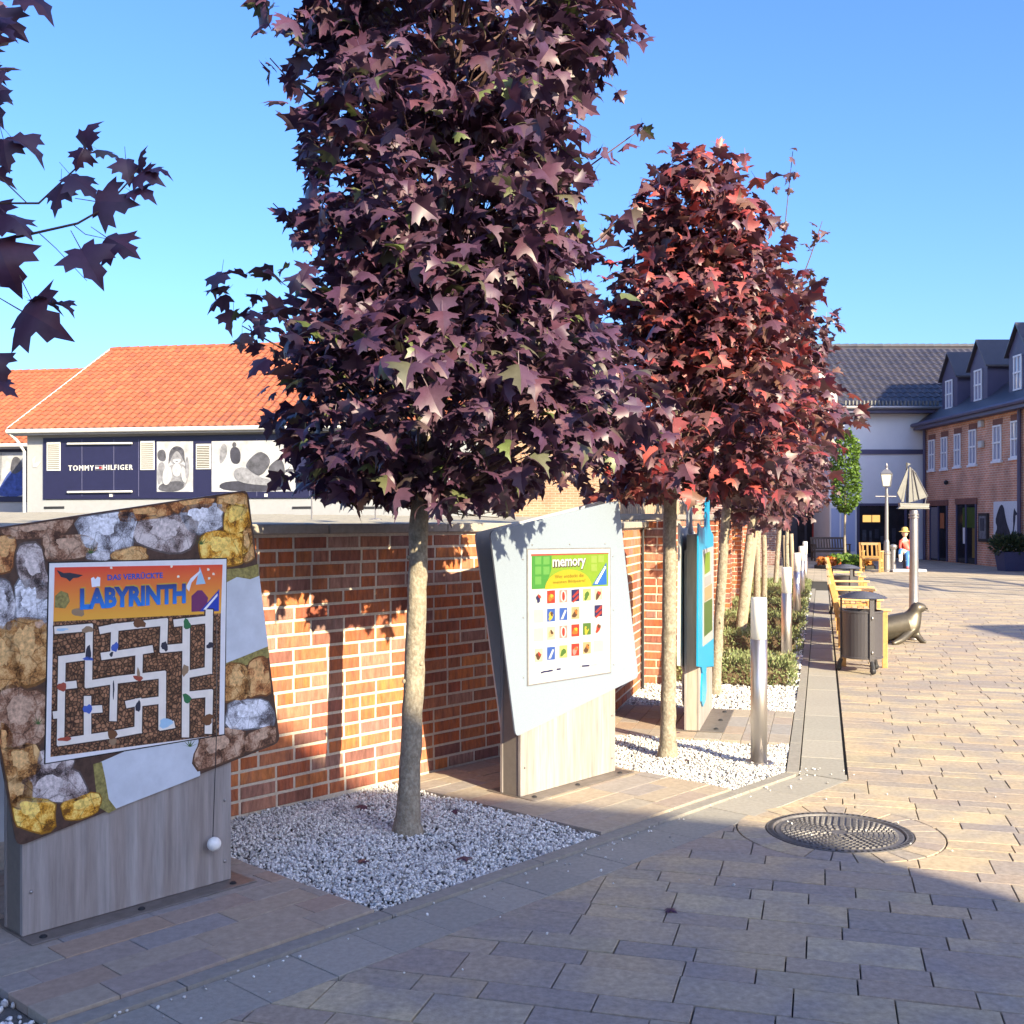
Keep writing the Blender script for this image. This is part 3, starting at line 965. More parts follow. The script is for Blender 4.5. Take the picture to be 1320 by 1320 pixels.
uA0 = F1.uw(ground_px(28, 1217))[0]; uA1 = F1.uw(ground_px(300, 1142))[0]
# the stand is grounded on the pad; its face passes the two seen corners
WF1 = 4.43
M_printdark = mat('printed_dark_mortar', (0.075, 0.042, 0.032), rough=0.35, grain=0.5, gscale=30)
quad1 = [(-52, 687), (319.5, 631.5), (361, 957), (22, 1092)]
gb1, fb1, WB1 = game_stand('board printed with boulders around a maze panel, on a grey wooden stand', F1, uA0, uA1, WF1, 0.17,
                           quad1, [(-60, 690), (318, 640), (340, 960), (-6, 1088)], M_printdark, M_white)
def P1(x, y, off=0.0): return F1.px(x, y, WB1, off)
def C1(x, y): return (x / 3.4737, 620 + y / 3.4737)
ink = {'b': ((0.27, 0.13, 0.075), (0.58, 0.40, 0.28)), 'r': ((0.42, 0.15, 0.045), (0.74, 0.44, 0.18)), 'g': ((0.30, 0.285, 0.31), (0.72, 0.71, 0.74)), 'l': ((0.40, 0.41, 0.46), (0.84, 0.85, 0.90)),
       'y': ((0.72, 0.33, 0.025), (0.95, 0.72, 0.20)), 'o': ((0.44, 0.20, 0.055), (0.74, 0.48, 0.21)), 'm': ((0.29, 0.225, 0.215), (0.68, 0.61, 0.59))}
st_m = {k: stone_print('print_ink_' + n, ink[k][0], ink[k][1], 75 if k in 'glm' else 55) for k, n in zip('brglyom', ('brown', 'rust', 'grey', 'pale_grey', 'gold', 'ochre', 'mauve'))}
st_d = {k: mat('print_rim_' + n, tuple(x * .38 for x in ink[k][0]), rough=.35, grain=.5, gscale=45) for k, n in zip('brglyom', ('brown', 'rust', 'grey', 'pale_grey', 'gold', 'ochre', 'mauve'))}
st_h = {k: mat('print_glint_' + n, tuple(.25 * x + .75 * y for x, y in zip(*ink[k])), rough=.35, grain=.6, gscale=60) for k, n in zip('brglyom', ('brown', 'rust', 'grey', 'pale_grey', 'gold', 'ochre', 'mauve'))}
def dark(c): return tuple(x * 0.35 for x in c)
stones1 = [
 (165, 212, 130, 40, -.12, 'b'), (470, 205, 118, 92, .1, 'l'), (640, 132, 105, 40, -.15, 'r'), (860, 90, 95, 38, -.1, 'r'), (1045, 85, 72, 55, .2, 'o'),
 (1062, 168, 55, 58, 0, 'y'), (1003, 302, 92, 70, .15, 'y'), (745, 232, 120, 72, .15, 'm'), (905, 165, 85, 55, -.1, 'l'), (308, 296, 98, 52, -.1, 'b'),
 (580, 326, 72, 26, 0, 'o'), (440, 335, 50, 18, 0, 'g'), (1118, 282, 30, 72, .1, 'o'), (15, 325, 45, 72, 0, 'r'), (148, 405, 55, 110, -.2, 'm'), (142, 555, 68, 105, -.1, 'l'), (15, 560, 46, 100, 0, 'g'),
 (128, 752, 92, 125, -.3, 'o'), (12, 800, 60, 120, -.25, 'o'), (97, 1060, 92, 128, .1, 'b'), (5, 1200, 38, 100, .2, 'r'), (88, 1268, 80, 78, -.2, 'o'), (240, 1272, 70, 60, .1, 'm'),
 (1055, 905, 52, 78, .1, 'o'), (1163, 880, 52, 78, .05, 'r'), (1118, 1047, 88, 62, -.1, 'l'), (992, 1210, 100, 82, -.1, 'b'), (1167, 1170, 68, 50, -.25, 'b'), (1228, 1010, 24, 110, .05, 'o'),
 (240, 1370, 130, 62, -.15, 'm'), (140, 1490, 92, 70, .2, 'y'), (365, 1460, 75, 45, -.2, 'y'), (70, 1400, 70, 60, -.3, 'o'),
 (180, 650, 35, 30, 0, 'b'), (1150, 330, 20, 30, 0, 'o'),
]
mqc = [P1(*q) for q in quad1]
def in_quad(x, y, q, m=4):
    n = len(q)
    for i in range(n):
        x0, y0 = q[i]; x1, y1 = q[(i + 1) % n]
        d = ((x1 - x0) * (y - y0) - (y1 - y0) * (x - x0)) / math.hypot(x1 - x0, y1 - y0)
        if d < m: return False
    return True
def pull(c, p, q, m):
    lo, hi = 0.0, 1.0
    if in_quad(p[0], p[1], q, m): return p
    for _ in range(14):
        t = (lo + hi) / 2
        if in_quad(c[0] + (p[0] - c[0]) * t, c[1] + (p[1] - c[1]) * t, q, m): lo = t
        else: hi = t
    return (c[0] + (p[0] - c[0]) * lo, c[1] + (p[1] - c[1]) * lo)
rs = random.Random(3)
def stone_poly(cx, cy, rx, ry, rot, n=18, sq=3.8, wob=0.075):
    ph = [rs.uniform(0, 6.28) for _ in range(3)]
    out = []
    for i in range(n):
        a = 2 * math.pi * i / n
        ca, sa = math.cos(a), math.sin(a)
        k = (abs(ca) ** sq + abs(sa) ** sq) ** (-1 / sq)
        k *= 1 + wob * math.sin(2 * a + ph[0]) + wob * math.sin(3 * a + ph[1]) + wob * .5 * math.sin(5 * a + ph[2])
        x, y = rx * k * ca, ry * k * sa
        out.append((cx + x * math.cos(rot) - y * math.sin(rot), cy + x * math.sin(rot) + y * math.cos(rot)))
    return out
# pale painted path
M_path = mat('print_pale_path', (0.56, 0.60, 0.66), rough=0.3, grain=0.12, gscale=9)
M_moss = mat('print_moss', (0.26, 0.22, 0.07), rough=0.4, grain=0.6, gscale=60)
def print_poly(name, pxs, m, off, parent=fb1, PX=P1):
    mb = MB(); mb.poly([PX(x, y, off) for x, y in pxs]); return part(name, mb, m, parent)
print_poly('printed_path', [C1(x, y) for x, y in ((1014, 425), (1158, 400), (1205, 775), (1012, 842))], M_path, 0.0006)
print_poly('printed_path', [(121, 986), (180, 960), (255, 940), (258, 1000), (140, 1046)], M_path, 0.0006)
print_poly('printed_moss', [C1(x, y) for x, y in ((1012, 395), (1090, 390), (1156, 372), (1160, 425), (1120, 440), (1060, 430), (1012, 455))], M_moss, 0.0010)
print_poly('printed_moss', [C1(x, y) for x, y in ((1012, 815), (1090, 785), (1200, 740), (1206, 790), (1100, 825), (1012, 850))], M_moss, 0.0010)
print_poly('printed_moss', [(120, 985), (131, 982), (136, 1005), (140, 1030), (150, 1043), (140, 1048), (126, 1040)], M_moss, 0.0010)
for cx, cy, rx, ry, rot, k in stones1:
    x, y = C1(cx, cy)
    if not in_quad(x, y, quad1, 2): continue
    pl = [pull((x, y), p, quad1, 2.0) for p in stone_poly(x, y, rx / 2.86, ry / 2.86, rot)]
    print_poly('printed_rim', pl, st_d[k], 0.0012)
    cx_ = sum(p[0] for p in pl) / len(pl); cy_ = sum(p[1] for p in pl) / len(pl)
    print_poly('printed_stone', [(cx_ + (p[0] - cx_) * .94, cy_ - .35 + (p[1] - cy_) * .92) for p in pl], st_m[k], 0.0016)
    f = 0.42; ox, oy = rs.uniform(-.22, .05) * rx / 3.3, -.28 * ry / 3.3
    hl_ = [(cx_ + ox + (p[0] - cx_) * f * rs.uniform(.75, 1.2), cy_ + oy + (p[1] - cy_) * f * rs.uniform(.7, 1.15)) for p in pl]
    print_poly('printed_glint', hl_, st_h[k], 0.0019)
M_grass = flat('print_grass', (0.06, 0.12, 0.03))
for gx, gy in ((900, 285), (405, 325), (170, 1090), (850, 1190)):
    x, y = C1(gx, gy)
    mb = MB()
    for k in range(6):
        a = -1.2 + 0.45 * k
        mb.poly([P1(x - 1, y, .0017 + .0001 * k), P1(x + 1, y, .0017 + .0001 * k), P1(x + 13 * math.sin(a), y - 14 * math.cos(a) + 2, .0017 + .0001 * k)])
    part('printed_grass', mb, M_grass, fb1)

# the maze panel
gp_q = [(63, 726), (291, 720.5), (288, 946), (58, 983.5)]
M_frame = mat('panel_frame', (0.76, 0.75, 0.77), rough=0.35, grain=0.05)
mb = MB(); mb.slab([P1(x, y, 0.0035) for x, y in gp_q], F1.L * 0.0025 * -1)
panel = part('maze_panel', mb, M_frame, gb1)
dq = [(61.5, 724.3), (292.4, 719), (289.4, 947.5), (56.4, 985.4)]
print_poly('printed_outline', dq, flat('print_black', (0.02, 0.018, 0.02)), 0.0021)
def C2(x, y): return (40 + x / 4.4, 700 + y / 4.4)
def pp(name, pts, m, off, conv=C2):
    return print_poly(name, [conv(x, y) for x, y in pts], m, 0.0062 + off, panel)
zt = P1(*C2(130, 130)).z - 0.022; zb = P1(*C2(130, 445)).z - 0.022
M_head = grad('print_red_orange', zb, (0.80, 0.40, 0.05), zt, (0.72, 0.045, 0.035))
pp('printed_heading', ((130, 138), (1082, 122), (1072, 398), (122, 445)), M_head, 0.0006)
M_cob = cobble_print('print_cobbles')
pp('printed_cobbles', ((122, 445), (1072, 398), (1062, 1088), (106, 1212)), M_cob, 0.0006)
M_cream = mat('print_cream', (0.80, 0.74, 0.66), rough=0.25, grain=0.08, gscale=20)
M_pathedge = flat('print_path_edge', (0.05, 0.025, 0.018))
paths = [
 [(146, 493), (325, 478), (320, 800), (480, 775), (740, 745), (738, 1040)],
 [(320, 640), (170, 660), (162, 1128), (460, 1085), (602, 1058), (605, 900), (550, 912)],
 [(138, 973), (165, 970)], [(165, 810), (235, 802)], [(315, 885), (315, 1100)], [(315, 945), (380, 940)], [(465, 785), (460, 990)],
 [(605, 745), (608, 612), (668, 602)], [(608, 612), (410, 640)], [(465, 625), (470, 478), (400, 492)], [(470, 478), (750, 447), (745, 600), (870, 588)],
 [(875, 445), (870, 1082)], [(822, 452), (1005, 432), (1000, 722), (890, 742)], [(1005, 395), (1003, 450)], [(890, 862), (1005, 850), (1000, 1062)], [(602, 905), (740, 888)], [(738, 1040), (790, 1030)]]
def strip(p, q, hw, ext):
    dx, dy = q[0] - p[0], q[1] - p[1]; d = math.hypot(dx, dy); ux, uy = dx / d, dy / d
    a = (p[0] - ux * ext, p[1] - uy * ext); b = (q[0] + ux * ext, q[1] + uy * ext)
    nx, ny = -uy * hw, ux * hw
    return [(a[0] + nx, a[1] + ny), (b[0] + nx, b[1] + ny), (b[0] - nx, b[1] - ny), (a[0] - nx, a[1] - ny)]
i = 0
for pl in paths:
    for p, q in zip(pl, pl[1:]):
        i += 1
        pp('maze_edge', strip(p, q, 28, 25), M_pathedge, 0.0009 + 0.00002 * i)
i = 0
for pl in paths:
    for p, q in zip(pl, pl[1:]):
        i += 1
        pp('maze_path', strip(p, q, 21, 19), M_cream, 0.0018 + 0.00002 * i)
tok = {'k': (0.03, 0.03, 0.05), 'u': (0.06, 0.12, 0.45), 'g': (0.03, 0.16, 0.06), 'r': (0.35, 0.07, 0.04), 't': (0.30, 0.20, 0.12), 'c': (0.35, 0.55, 0.72), 'd': (0.16, 0.07, 0.03)}
tokm = {k: flat('print_token_' + n, tok[k]) for k, n in zip('kugrtcd', ('black', 'blue', 'green', 'red', 'tan', 'pale_blue', 'brown'))}
for x, y, rx, ry, k in ((315, 490, 30, 20, 't'), (320, 620, 18, 34, 'k'), (318, 655, 26, 12, 'u'), (470, 590, 20, 26, 'u'), (450, 630, 10, 14, 'k'), (608, 455, 32, 28, 'd'), (878, 460, 22, 28, 'g'), (752, 585, 18, 28, 'k'),
                        (1010, 580, 20, 18, 'k'), (170, 815, 24, 28, 'r'), (316, 940, 24, 28, 'u'), (602, 765, 26, 16, 'r'), (603, 735, 9, 26, 't'), (602, 925, 14, 34, 'k'), (462, 830, 5, 50, 'k'), (186, 1110, 38, 13, 'r'),
                        (455, 1085, 24, 32, 'd'), (458, 1125, 20, 22, 't'), (758, 1020, 40, 26, 'c'), (878, 880, 22, 28, 'g'), (868, 720, 20, 30, 't'), (996, 1000, 32, 30, 'd'), (170, 490, 34, 8, 'c')):
    pp('printed_token', stone_poly(x, y, rx, ry, 0, 10, 2.2, 0.16), tokm[k], 0.0026)
# heading picture: a bat, a small ghost, a mound, a corner flash
pp('printed_bat', ((140, 152), (180, 170), (215, 168), (290, 182), (262, 196), (235, 198), (215, 218), (196, 200), (165, 192)), tokm['k'], 0.0012)
pp('printed_ghost', ((335, 200), (350, 192), (360, 205), (372, 190), (388, 196), (386, 245), (340, 250)), flat('print_white', (0.75, 0.78, 0.85)), 0.0012)
pp('printed_mound', ((132, 300), (165, 270), (205, 285), (215, 330), (190, 370), (130, 365)), M_moss, 0.0012)
pp('printed_coin', stone_poly(262, 392, 34, 22, 0, 12), tokm['t'], 0.0012)
M_blue = flat('print_corner_blue', (0.015, 0.05, 0.42))
pp('printed_corner', ((950, 388), (1062, 262), (1060, 385)), M_blue, 0.0014)
pp('printed_corner_line', ((972, 376), (1052, 284), (1052, 300), (986, 378)), flat('print_line_white', (0.8, 0.8, 0.82)), 0.0019)
pp('printed_hat', ((952, 135), (985, 230), (930, 236)), tokm['c'], 0.0012)
pp('printed_robe', ((905, 300), (940, 268), (965, 268), (1000, 310), (985, 385), (905, 390)), flat('print_plum', (0.16, 0.03, 0.12)), 0.0012)
pp('printed_moon', ((960, 150), (900, 200), (872, 250), (892, 275), (905, 225), (955, 165)), flat('print_pale', (0.72, 0.74, 0.82)), 0.0013)
for x, y in ((450, 140), (792, 132), (1000, 150), (1030, 175), (1005, 200), (830, 190)):
    pp('printed_star', stone_poly(x, y, 7, 7, 0, 8), flat('print_star', (0.8, 0.75, 0.6)), 0.0012)
zz0 = P1(*C2(275, 378)).z; zz1 = P1(*C2(275, 262)).z
M_title = grad('print_title_blue', zz0 - 0.022, (0.02, 0.22, 0.72), zz1 - 0.022, (0.03, 0.05, 0.20))
M_titleedge = flat('print_title_gold', (0.55, 0.36, 0.05))
n1 = -F1.L
a, b = P1(*C2(272, 380)), P1(*C2(872, 355))
lettering('heading_shadow', 'LABYRINTH', a + F1.D * 0.004, b + F1.D * 0.004, zz0 + 0.007, zz1 + 0.009, n1, M_titleedge, panel, 0.0062 + 0.0020, 0.98, 0.055)
lettering('heading_lettering', 'LABYRINTH', a, b, zz0, zz1 + 0.004, n1, M_title, panel, 0.0062 + 0.0026, 0.98, 0.05)
a, b = P1(*C2(428, 210)), P1(*C2(742, 200))
lettering('heading_lettering', 'DAS VERRÜCKTE', a, b, P1(*C2(428, 212)).z, P1(*C2(428, 172)).z, n1, flat('print_deep_blue', (0.03, 0.09, 0.42)), panel, 0.0062 + 0.0022, 1.05, 0.035)
# pull cord and knob
ku = F1.px(276, 1088, WF1 - 0.04)
kt = F1.px(279, 948, WF1 - 0.04)
mb = MB(); mb.tube([ku + F1.L * 0.012, kt], 0.0022, 6); part('cord', mb, M_dark, gb1)
mb = MB(); mb.ball(ku, 0.032, 16, 10); part('knob', mb, flat('white_knob', (0.78, 0.76, 0.72), rough=0.3), gb1, smooth=True)
mb = MB(); mb.tube([F1.px(279.5, 800, WF1 - 0.022), F1.px(279, 950, WF1 - 0.022)], 0.0022, 6); part('guide_rail', mb, M_core, gb1)

# second board
uB0 = F1.uw(ground_px(668, 1033))[0]; uB1 = F1.uw(ground_px(796, 1000))[0]
WF2 = 4.452
M_paleboard = mat('pale_blue_print', (0.198, 0.232, 0.285), rough=0.4, grain=0.16, gscale=210)
quad2 = [(632, 685), (797.5, 645), (823, 873), (665, 950)]
gb2, fb2, WB2 = game_stand('pale blue board showing rows of small picture cards under a green heading', F1, uB0, uB1, WF2, 0.17,
                           quad2, [(611, 687), (777, 645), (795, 873), (646, 948)], M_paleboard, flat('board_back_grey', (0.42, 0.41, 0.41)))
def P2(x, y, off=0.0): return F1.px(x, y, WB2, off)
def C3(x, y): return (660 + x / 6.6, 690 + y / 6.6)
mb = MB(); mb.slab([P2(*C3(x, y), off=0.0045) for x, y in ((122, 114), (834, 104), (838, 1172), (126, 1284))], F1.L * 0.0038)
part('panel_edge', mb, mat('panel_edge_grey', (0.15, 0.145, 0.15), rough=.4), gb2)
mb = MB(); mb.slab([P2(*C3(x, y), off=0.0062) for x, y in ((132, 125), (826, 115), (830, 1163), (136, 1272))], F1.L * 0.0016)
M_sheet = flat('white_sheet', (0.34, 0.345, 0.36), rough=0.3)
pan2 = part('card_panel', mb, M_sheet, gb2)
def pq(name, pts, m, off): return print_poly(name, [C3(x, y) for x, y in pts], m, 0.0064 + off, pan2, P2)
M_lime = flat('print_lime', (0.12, 0.195, 0.015)); M_green = flat('print_green', (0.032, 0.14, 0.022)); M_yel = flat('print_yellow', (0.27, 0.21, 0.010))
pq('printed_heading', ((160, 168), (812, 150), (812, 430), (160, 460)), M_lime, 0.0005)
pq('printed_heading_block', ((160, 172), (330, 168), (328, 290), (275, 452), (160, 458)), M_green, 0.0009)
M_green2 = flat('print_light_green', (0.07, 0.19, 0.04))
for gx in (215, 285):
    for gy in (215, 300, 385):
        if gx > 250 and gy > 330: continue
        pq('printed_square', ((gx - 26, gy - 34), (gx + 26, gy - 35), (gx + 26, gy + 32), (gx - 26, gy + 34)), M_green2, 0.0012)
M_lime2 = flat('print_light_lime', (0.155, 0.215, 0.04))
for gx, gy in ((690, 205), (750, 200), (690, 275)):
    pq('printed_square', ((gx - 24, gy - 30), (gx + 24, gy - 31), (gx + 24, gy + 29), (gx - 24, gy + 30)), M_lime2, 0.0012)
pq('printed_dome', [(470 + 198 * math.cos(a), 447 - 12 * math.cos(a) - 155 * math.sin(a)) for a in np.linspace(0, math.pi, 17)], M_yel, 0.0015)
M_blue2 = flat('print_bright_blue', (0.012, 0.07, 0.27))
pq('printed_corner', ((675, 425), (795, 232), (798, 418)), M_blue2, 0.0013)
pq('printed_corner_line', ((696, 410), (784, 262), (790, 275), (716, 412)), flat('print_line_white2', (0.82, 0.82, 0.82)), 0.0018)
pq('printed_rule', ((155, 160), (815, 148), (815, 156), (155, 176)), flat('print_dark_red', (0.22, 0.04, 0.03)), 0.0020)
a, b = P2(*C3(335, 280)), P2(*C3(618, 272))
lettering('heading_shadow', 'memory', a + F1.D * 0.006, b + F1.D * 0.006, P2(*C3(335, 300)).z - 0.004, P2(*C3(335, 205)).z - 0.004, n1, flat('print_brown_black', (0.05, 0.03, 0.03)), pan2, 0.0064 + 0.0022, 0.95, 0.05)
lettering('heading_lettering', 'memory', a, b, P2(*C3(335, 298)).z, P2(*C3(335, 205)).z, n1, M_sheet, pan2, 0.0064 + 0.0028, 0.95, 0.02)
M_olive = flat('print_olive', (0.09, 0.06, 0.006))
lettering('subtitle_lettering', 'Wer entdeckt die', P2(*C3(355, 370)), P2(*C3(600, 360)), P2(*C3(355, 368)).z, P2(*C3(355, 338)).z, n1, M_olive, pan2, 0.0064 + 0.0024, 1.0, 0.005)
lettering('subtitle_lettering', 'meisten Bildpaare?', P2(*C3(340, 422)), P2(*C3(615, 410)), P2(*C3(340, 420)).z, P2(*C3(340, 388)).z, n1, M_olive, pan2, 0.0064 + 0.0024, 1.0, 0.005)
cc = {k: tuple(x * .40 for x in v) for k, v in {'R': (0.55, 0.05, 0.03), 'O': (0.62, 0.20, 0.03), 'P': (0.65, 0.33, 0.30), 'N': (0.03, 0.03, 0.14), 'L': (0.66, 0.66, 0.22), 'G': (0.10, 0.22, 0.04), 'B': (0.05, 0.14, 0.55), 'Y': (0.75, 0.55, 0.05),
      'T': (0.62, 0.48, 0.26), 'K': (0.13, 0.06, 0.03), 'W': (0.78, 0.76, 0.74), 'E': (0.60, 0.61, 0.63), 'C': (0.72, 0.67, 0.50), 'V': (0.62, 0.64, 0.74)}.items()}
ccm = {k: flat('card_ink_%s' % n, cc[k]) for k, n in zip('ROPNLGBYTKWECV', ('red', 'orange', 'pink', 'navy', 'lime', 'leaf', 'blue', 'yellow', 'tan', 'brown', 'white', 'grey', 'cream', 'lavender'))}
cards = [['WNRG', 'ROY', 'PNP', 'NRW', 'LGG', 'CKR'], ['E', 'BYK', 'BWW', 'TKO', 'V', 'NRW'], ['E', 'CTK', 'PNP', 'ROY', 'GYG', 'WRK'], ['CKR', 'BWW', 'LGG', 'RPO', 'TKO', 'E']]
colx = [220, 325, 430, 532, 630, 728]
for r_ in range(4):
    for c_ in range(6):
        k = cards[r_][c_]
        y = [532, 690, 848, 1022][r_] - c_ * (6 + 3.2 * r_); x = colx[c_]; hw, hh = 34, 56 - 1.5 * c_
        if k in ('E', 'V'): hw += 6
        pq('printed_card', ((x - hw, y - hh), (x + hw, y - hh - 5), (x + hw, y + hh - 5), (x - hw, y + hh)), ccm[k[0]], 0.0006)
        if len(k) > 1:
            if k in ('NRW', 'BWW'):
                for q in ((-1, 0) if k == 'NRW' else (0,)):
                    oy = q * 44 + 22 if k == 'NRW' else 0
                    pq('card_picture', ((x - 28, y + 28 + oy), (x + 26, y - 20 + oy - 10), (x + 28, y - 2 + oy), (x - 20, y + 48 + oy - 8)) if k == 'NRW' else ((x - 24, y + 44), (x + 12, y - 38), (x + 26, y - 34), (x - 2, y + 40)), ccm[k[1]], 0.0010)
            elif k == 'PNP':
                pq('card_picture', stone_poly(x, y - 2, 24, 50, 0, 14, 2.2, 0.03), ccm['W'], 0.0010)
                pq('card_picture', stone_poly(x, y - 2, 12, 38, 0, 12, 2.2, 0.03), ccm['R'], 0.0014)
            else:
                pq('card_picture', stone_poly(x - 3, y + 6, 20, 34, 0.3, 12, 2.0, 0.18), ccm[k[1]], 0.0010)
                pq('card_picture', stone_poly(x + 5, y - 12, 12, 18, -0.4, 10, 2.0, 0.2), ccm[k[2]], 0.0014)
lettering('small_print', 'einfach losspielen', P2(*C3(245, 1170)), P2(*C3(405, 1150)), P2(*C3(245, 1172)).z, P2(*C3(245, 1142)).z, n1, ccm['N'], pan2, 0.0064 + 0.001, 1.0, 0.02) if False else None
for q in ((250, 1168, 12), (285, 1160, 26), (322, 1153, 18), (390, 1140, 18), (575, 1122, 10), (620, 1112, 32), (690, 1105, 26)):
    pq('small_mark', ((q[0] - q[2], q[1] - 7), (q[0] + q[2], q[1] - 12), (q[0] + q[2], q[1] + 3), (q[0] - q[2], q[1] + 8)), ccm['N'] if q[2] > 11 and q[0] < 640 else ccm['E'], 0.0008)
for x, y in ((170, 82), (490, 77), (790, 72), (92, 205), (95, 700), (97, 1210), (855, 178), (862, 635), (866, 1100)):
    mb = MB(); mb.ball(P2(*C3(x, y), off=0.001), 0.005, 6, 4); part('screw', mb, M_screw, gb2)

# third board: blue cut-out seen almost edge on
uC0, uC1, WF3 = 8.79, 9.84, 0.925
gb3 = thing('game_board', 'bright blue brush-shaped board seen edge on beside the steel bollard', 'game board', F2((uC0 + uC1) / 2, WF3 + 0.06, 0.022), F2.a)
M_standw = mat('pale_stand', (0.40, 0.335, 0.275), rough=0.55, grain=0.25, gscale=16, stretch=(2, 2, 0.2))
mb = MB(); mb.cbox(F2, uC0, uC1, WF3, WF3 + 0.018, 0.03, 1.45, 0.002); part('front_panel', mb, M_wood, gb3)
mb = MB(); mb.box(F2, uC0 + 0.003, uC1 - 0.003, WF3 + 0.0185, WF3 + 0.1015, 0.03, 1.57); part('core', mb, M_standw, gb3)
mb = MB(); mb.cbox(F2, uC0, uC1, WF3 + 0.102, WF3 + 0.12, 0.03, 1.45, 0.002); part('back_panel', mb, M_wood, gb3)
mb = MB(); mb.cbox(F2, uC0 - 0.01, uC1 + 0.02, WF3 - 0.19, WF3 + 0.2, 0.0225, 0.0295, 0.002); bpl = part('base_plate', mb, M_plate, gb3)
for fu in (0.1, 0.5, 0.9):
    mb = MB(); mb.lathe(F2(uC0 + fu, WF3 - 0.12, 0.03), [(0.02, 0), (0.02, 0.004), (0.01, 0.012), (0.001, 0.013)], 10); part('bolt', mb, M_dark, bpl)
WB3 = WF3 - 0.013
M_cyan = flat('cyan_board', (0.012, 0.25, 0.46), rough=0.35)
out3 = [(900.7, 674.5), (905, 681), (909.5, 679), (910.2, 650), (911.2, 642), (913, 640), (914.8, 646), (915, 676), (916.5, 684), (919.8, 690), (920, 859), (911, 859.5), (910.5, 868), (911, 890), (909.5, 904), (906.5, 911), (904.6, 904), (904.8, 885), (905.8, 868), (904.5, 860), (899.6, 859)]
mb = MB(); mb.slab([F2.px(x, y, WB3) for x, y in out3], F2.L * 0.012); fb3 = part('front_board', mb, M_cyan, gb3)
mb = MB(); mb.slab([F2.px(x, y, WB3) + F2.L * 0.147 for x, y in out3], F2.L * 0.012); part('back_board', mb, flat('white_cutout', (0.55, 0.54, 0.52)), gb3)
def P3(x, y, off=0.0): return F2.px(x, y, WB3, off)
mb = MB(); mb.slab([P3(x, y, 0.004) for x, y in ((905.5, 709), (919, 704), (919, 823), (905.5, 833.5))], F2.L * 0.0035); pan3 = part('picture_panel', mb, M_sheet, gb3)
for nme, pts, m in (('printed_heading', ((907.5, 714), (914.5, 710.5), (914.5, 736), (907.5, 741)), M_lime), ('printed_picture', ((907.5, 744), (916, 740), (916, 752), (907.5, 757)), ccm['E']),
                    ('printed_picture', ((907.5, 758), (917, 752), (917, 770), (907.5, 776)), ccm['T']), ('printed_picture', ((907, 777), (917.5, 771), (917.5, 812), (907, 821)), ccm['G'])):
    print_poly(nme, pts, m, 0.0050, pan3, P3)

# ---------------------------------------------------------------- bollards
def bollard(u, w, label):
    p = F2(u, w)
    t = thing('bollard_light', label, 'bollard light', (p.x, p.y, 0), F2.a, 'steel bollard lights along the kerb')
    def at0(h): return (p.x, p.y, h)
    mb = MB(); mb.lathe(at0(0.0), [(0.10, 0), (0.10, 0.026), (0.092, 0.030)], 28); bpt = part('base_flange', mb, M_steel, t)
    mb = MB(); mb.lathe(at0(0.0), [(0.057, 0.0305), (0.057, 0.868), (0.05, 0.87)], 32); part('post', mb, M_steel, t, smooth=True)
    mb = MB(); mb.lathe(at0(0.0), [(0.055, 0.871), (0.055, 1.14), (0.050, 1.157), (0.01, 1.158)], 28); part('lamp_glass', mb, M_glass, t, smooth=True)
    for a in range(4):
        mb = MB(); mb.ball((p.x + 0.074 * math.cos(a * 1.57 + .6), p.y + 0.074 * math.sin(a * 1.57 + .6), 0.032), 0.009, 8, 5); part('bolt', mb, M_screw, t)
    return t
b0 = bollard(F2.uw((1.695, 7.62))[0], 0.416, 'steel bollard light with white top standing in gravel, nearest of the row')
for (x, z), lb in zip(((3.03, 12.3), (4.49, 17.4), (5.65, 21.6), (6.87, 25.9)),
                      ('steel bollard light rising from the second hedge, second from the front', 'steel bollard light among the middle hedges, third from the front',
                       'small steel bollard light, fourth along the row of hedges', 'farthest small bollard light, beyond the last hedges')):
    u, w = F2.uw((x, z)); q = F2(u, 0.375)
    dup(b0, (q.x, q.y, 0), F2.a, lb)

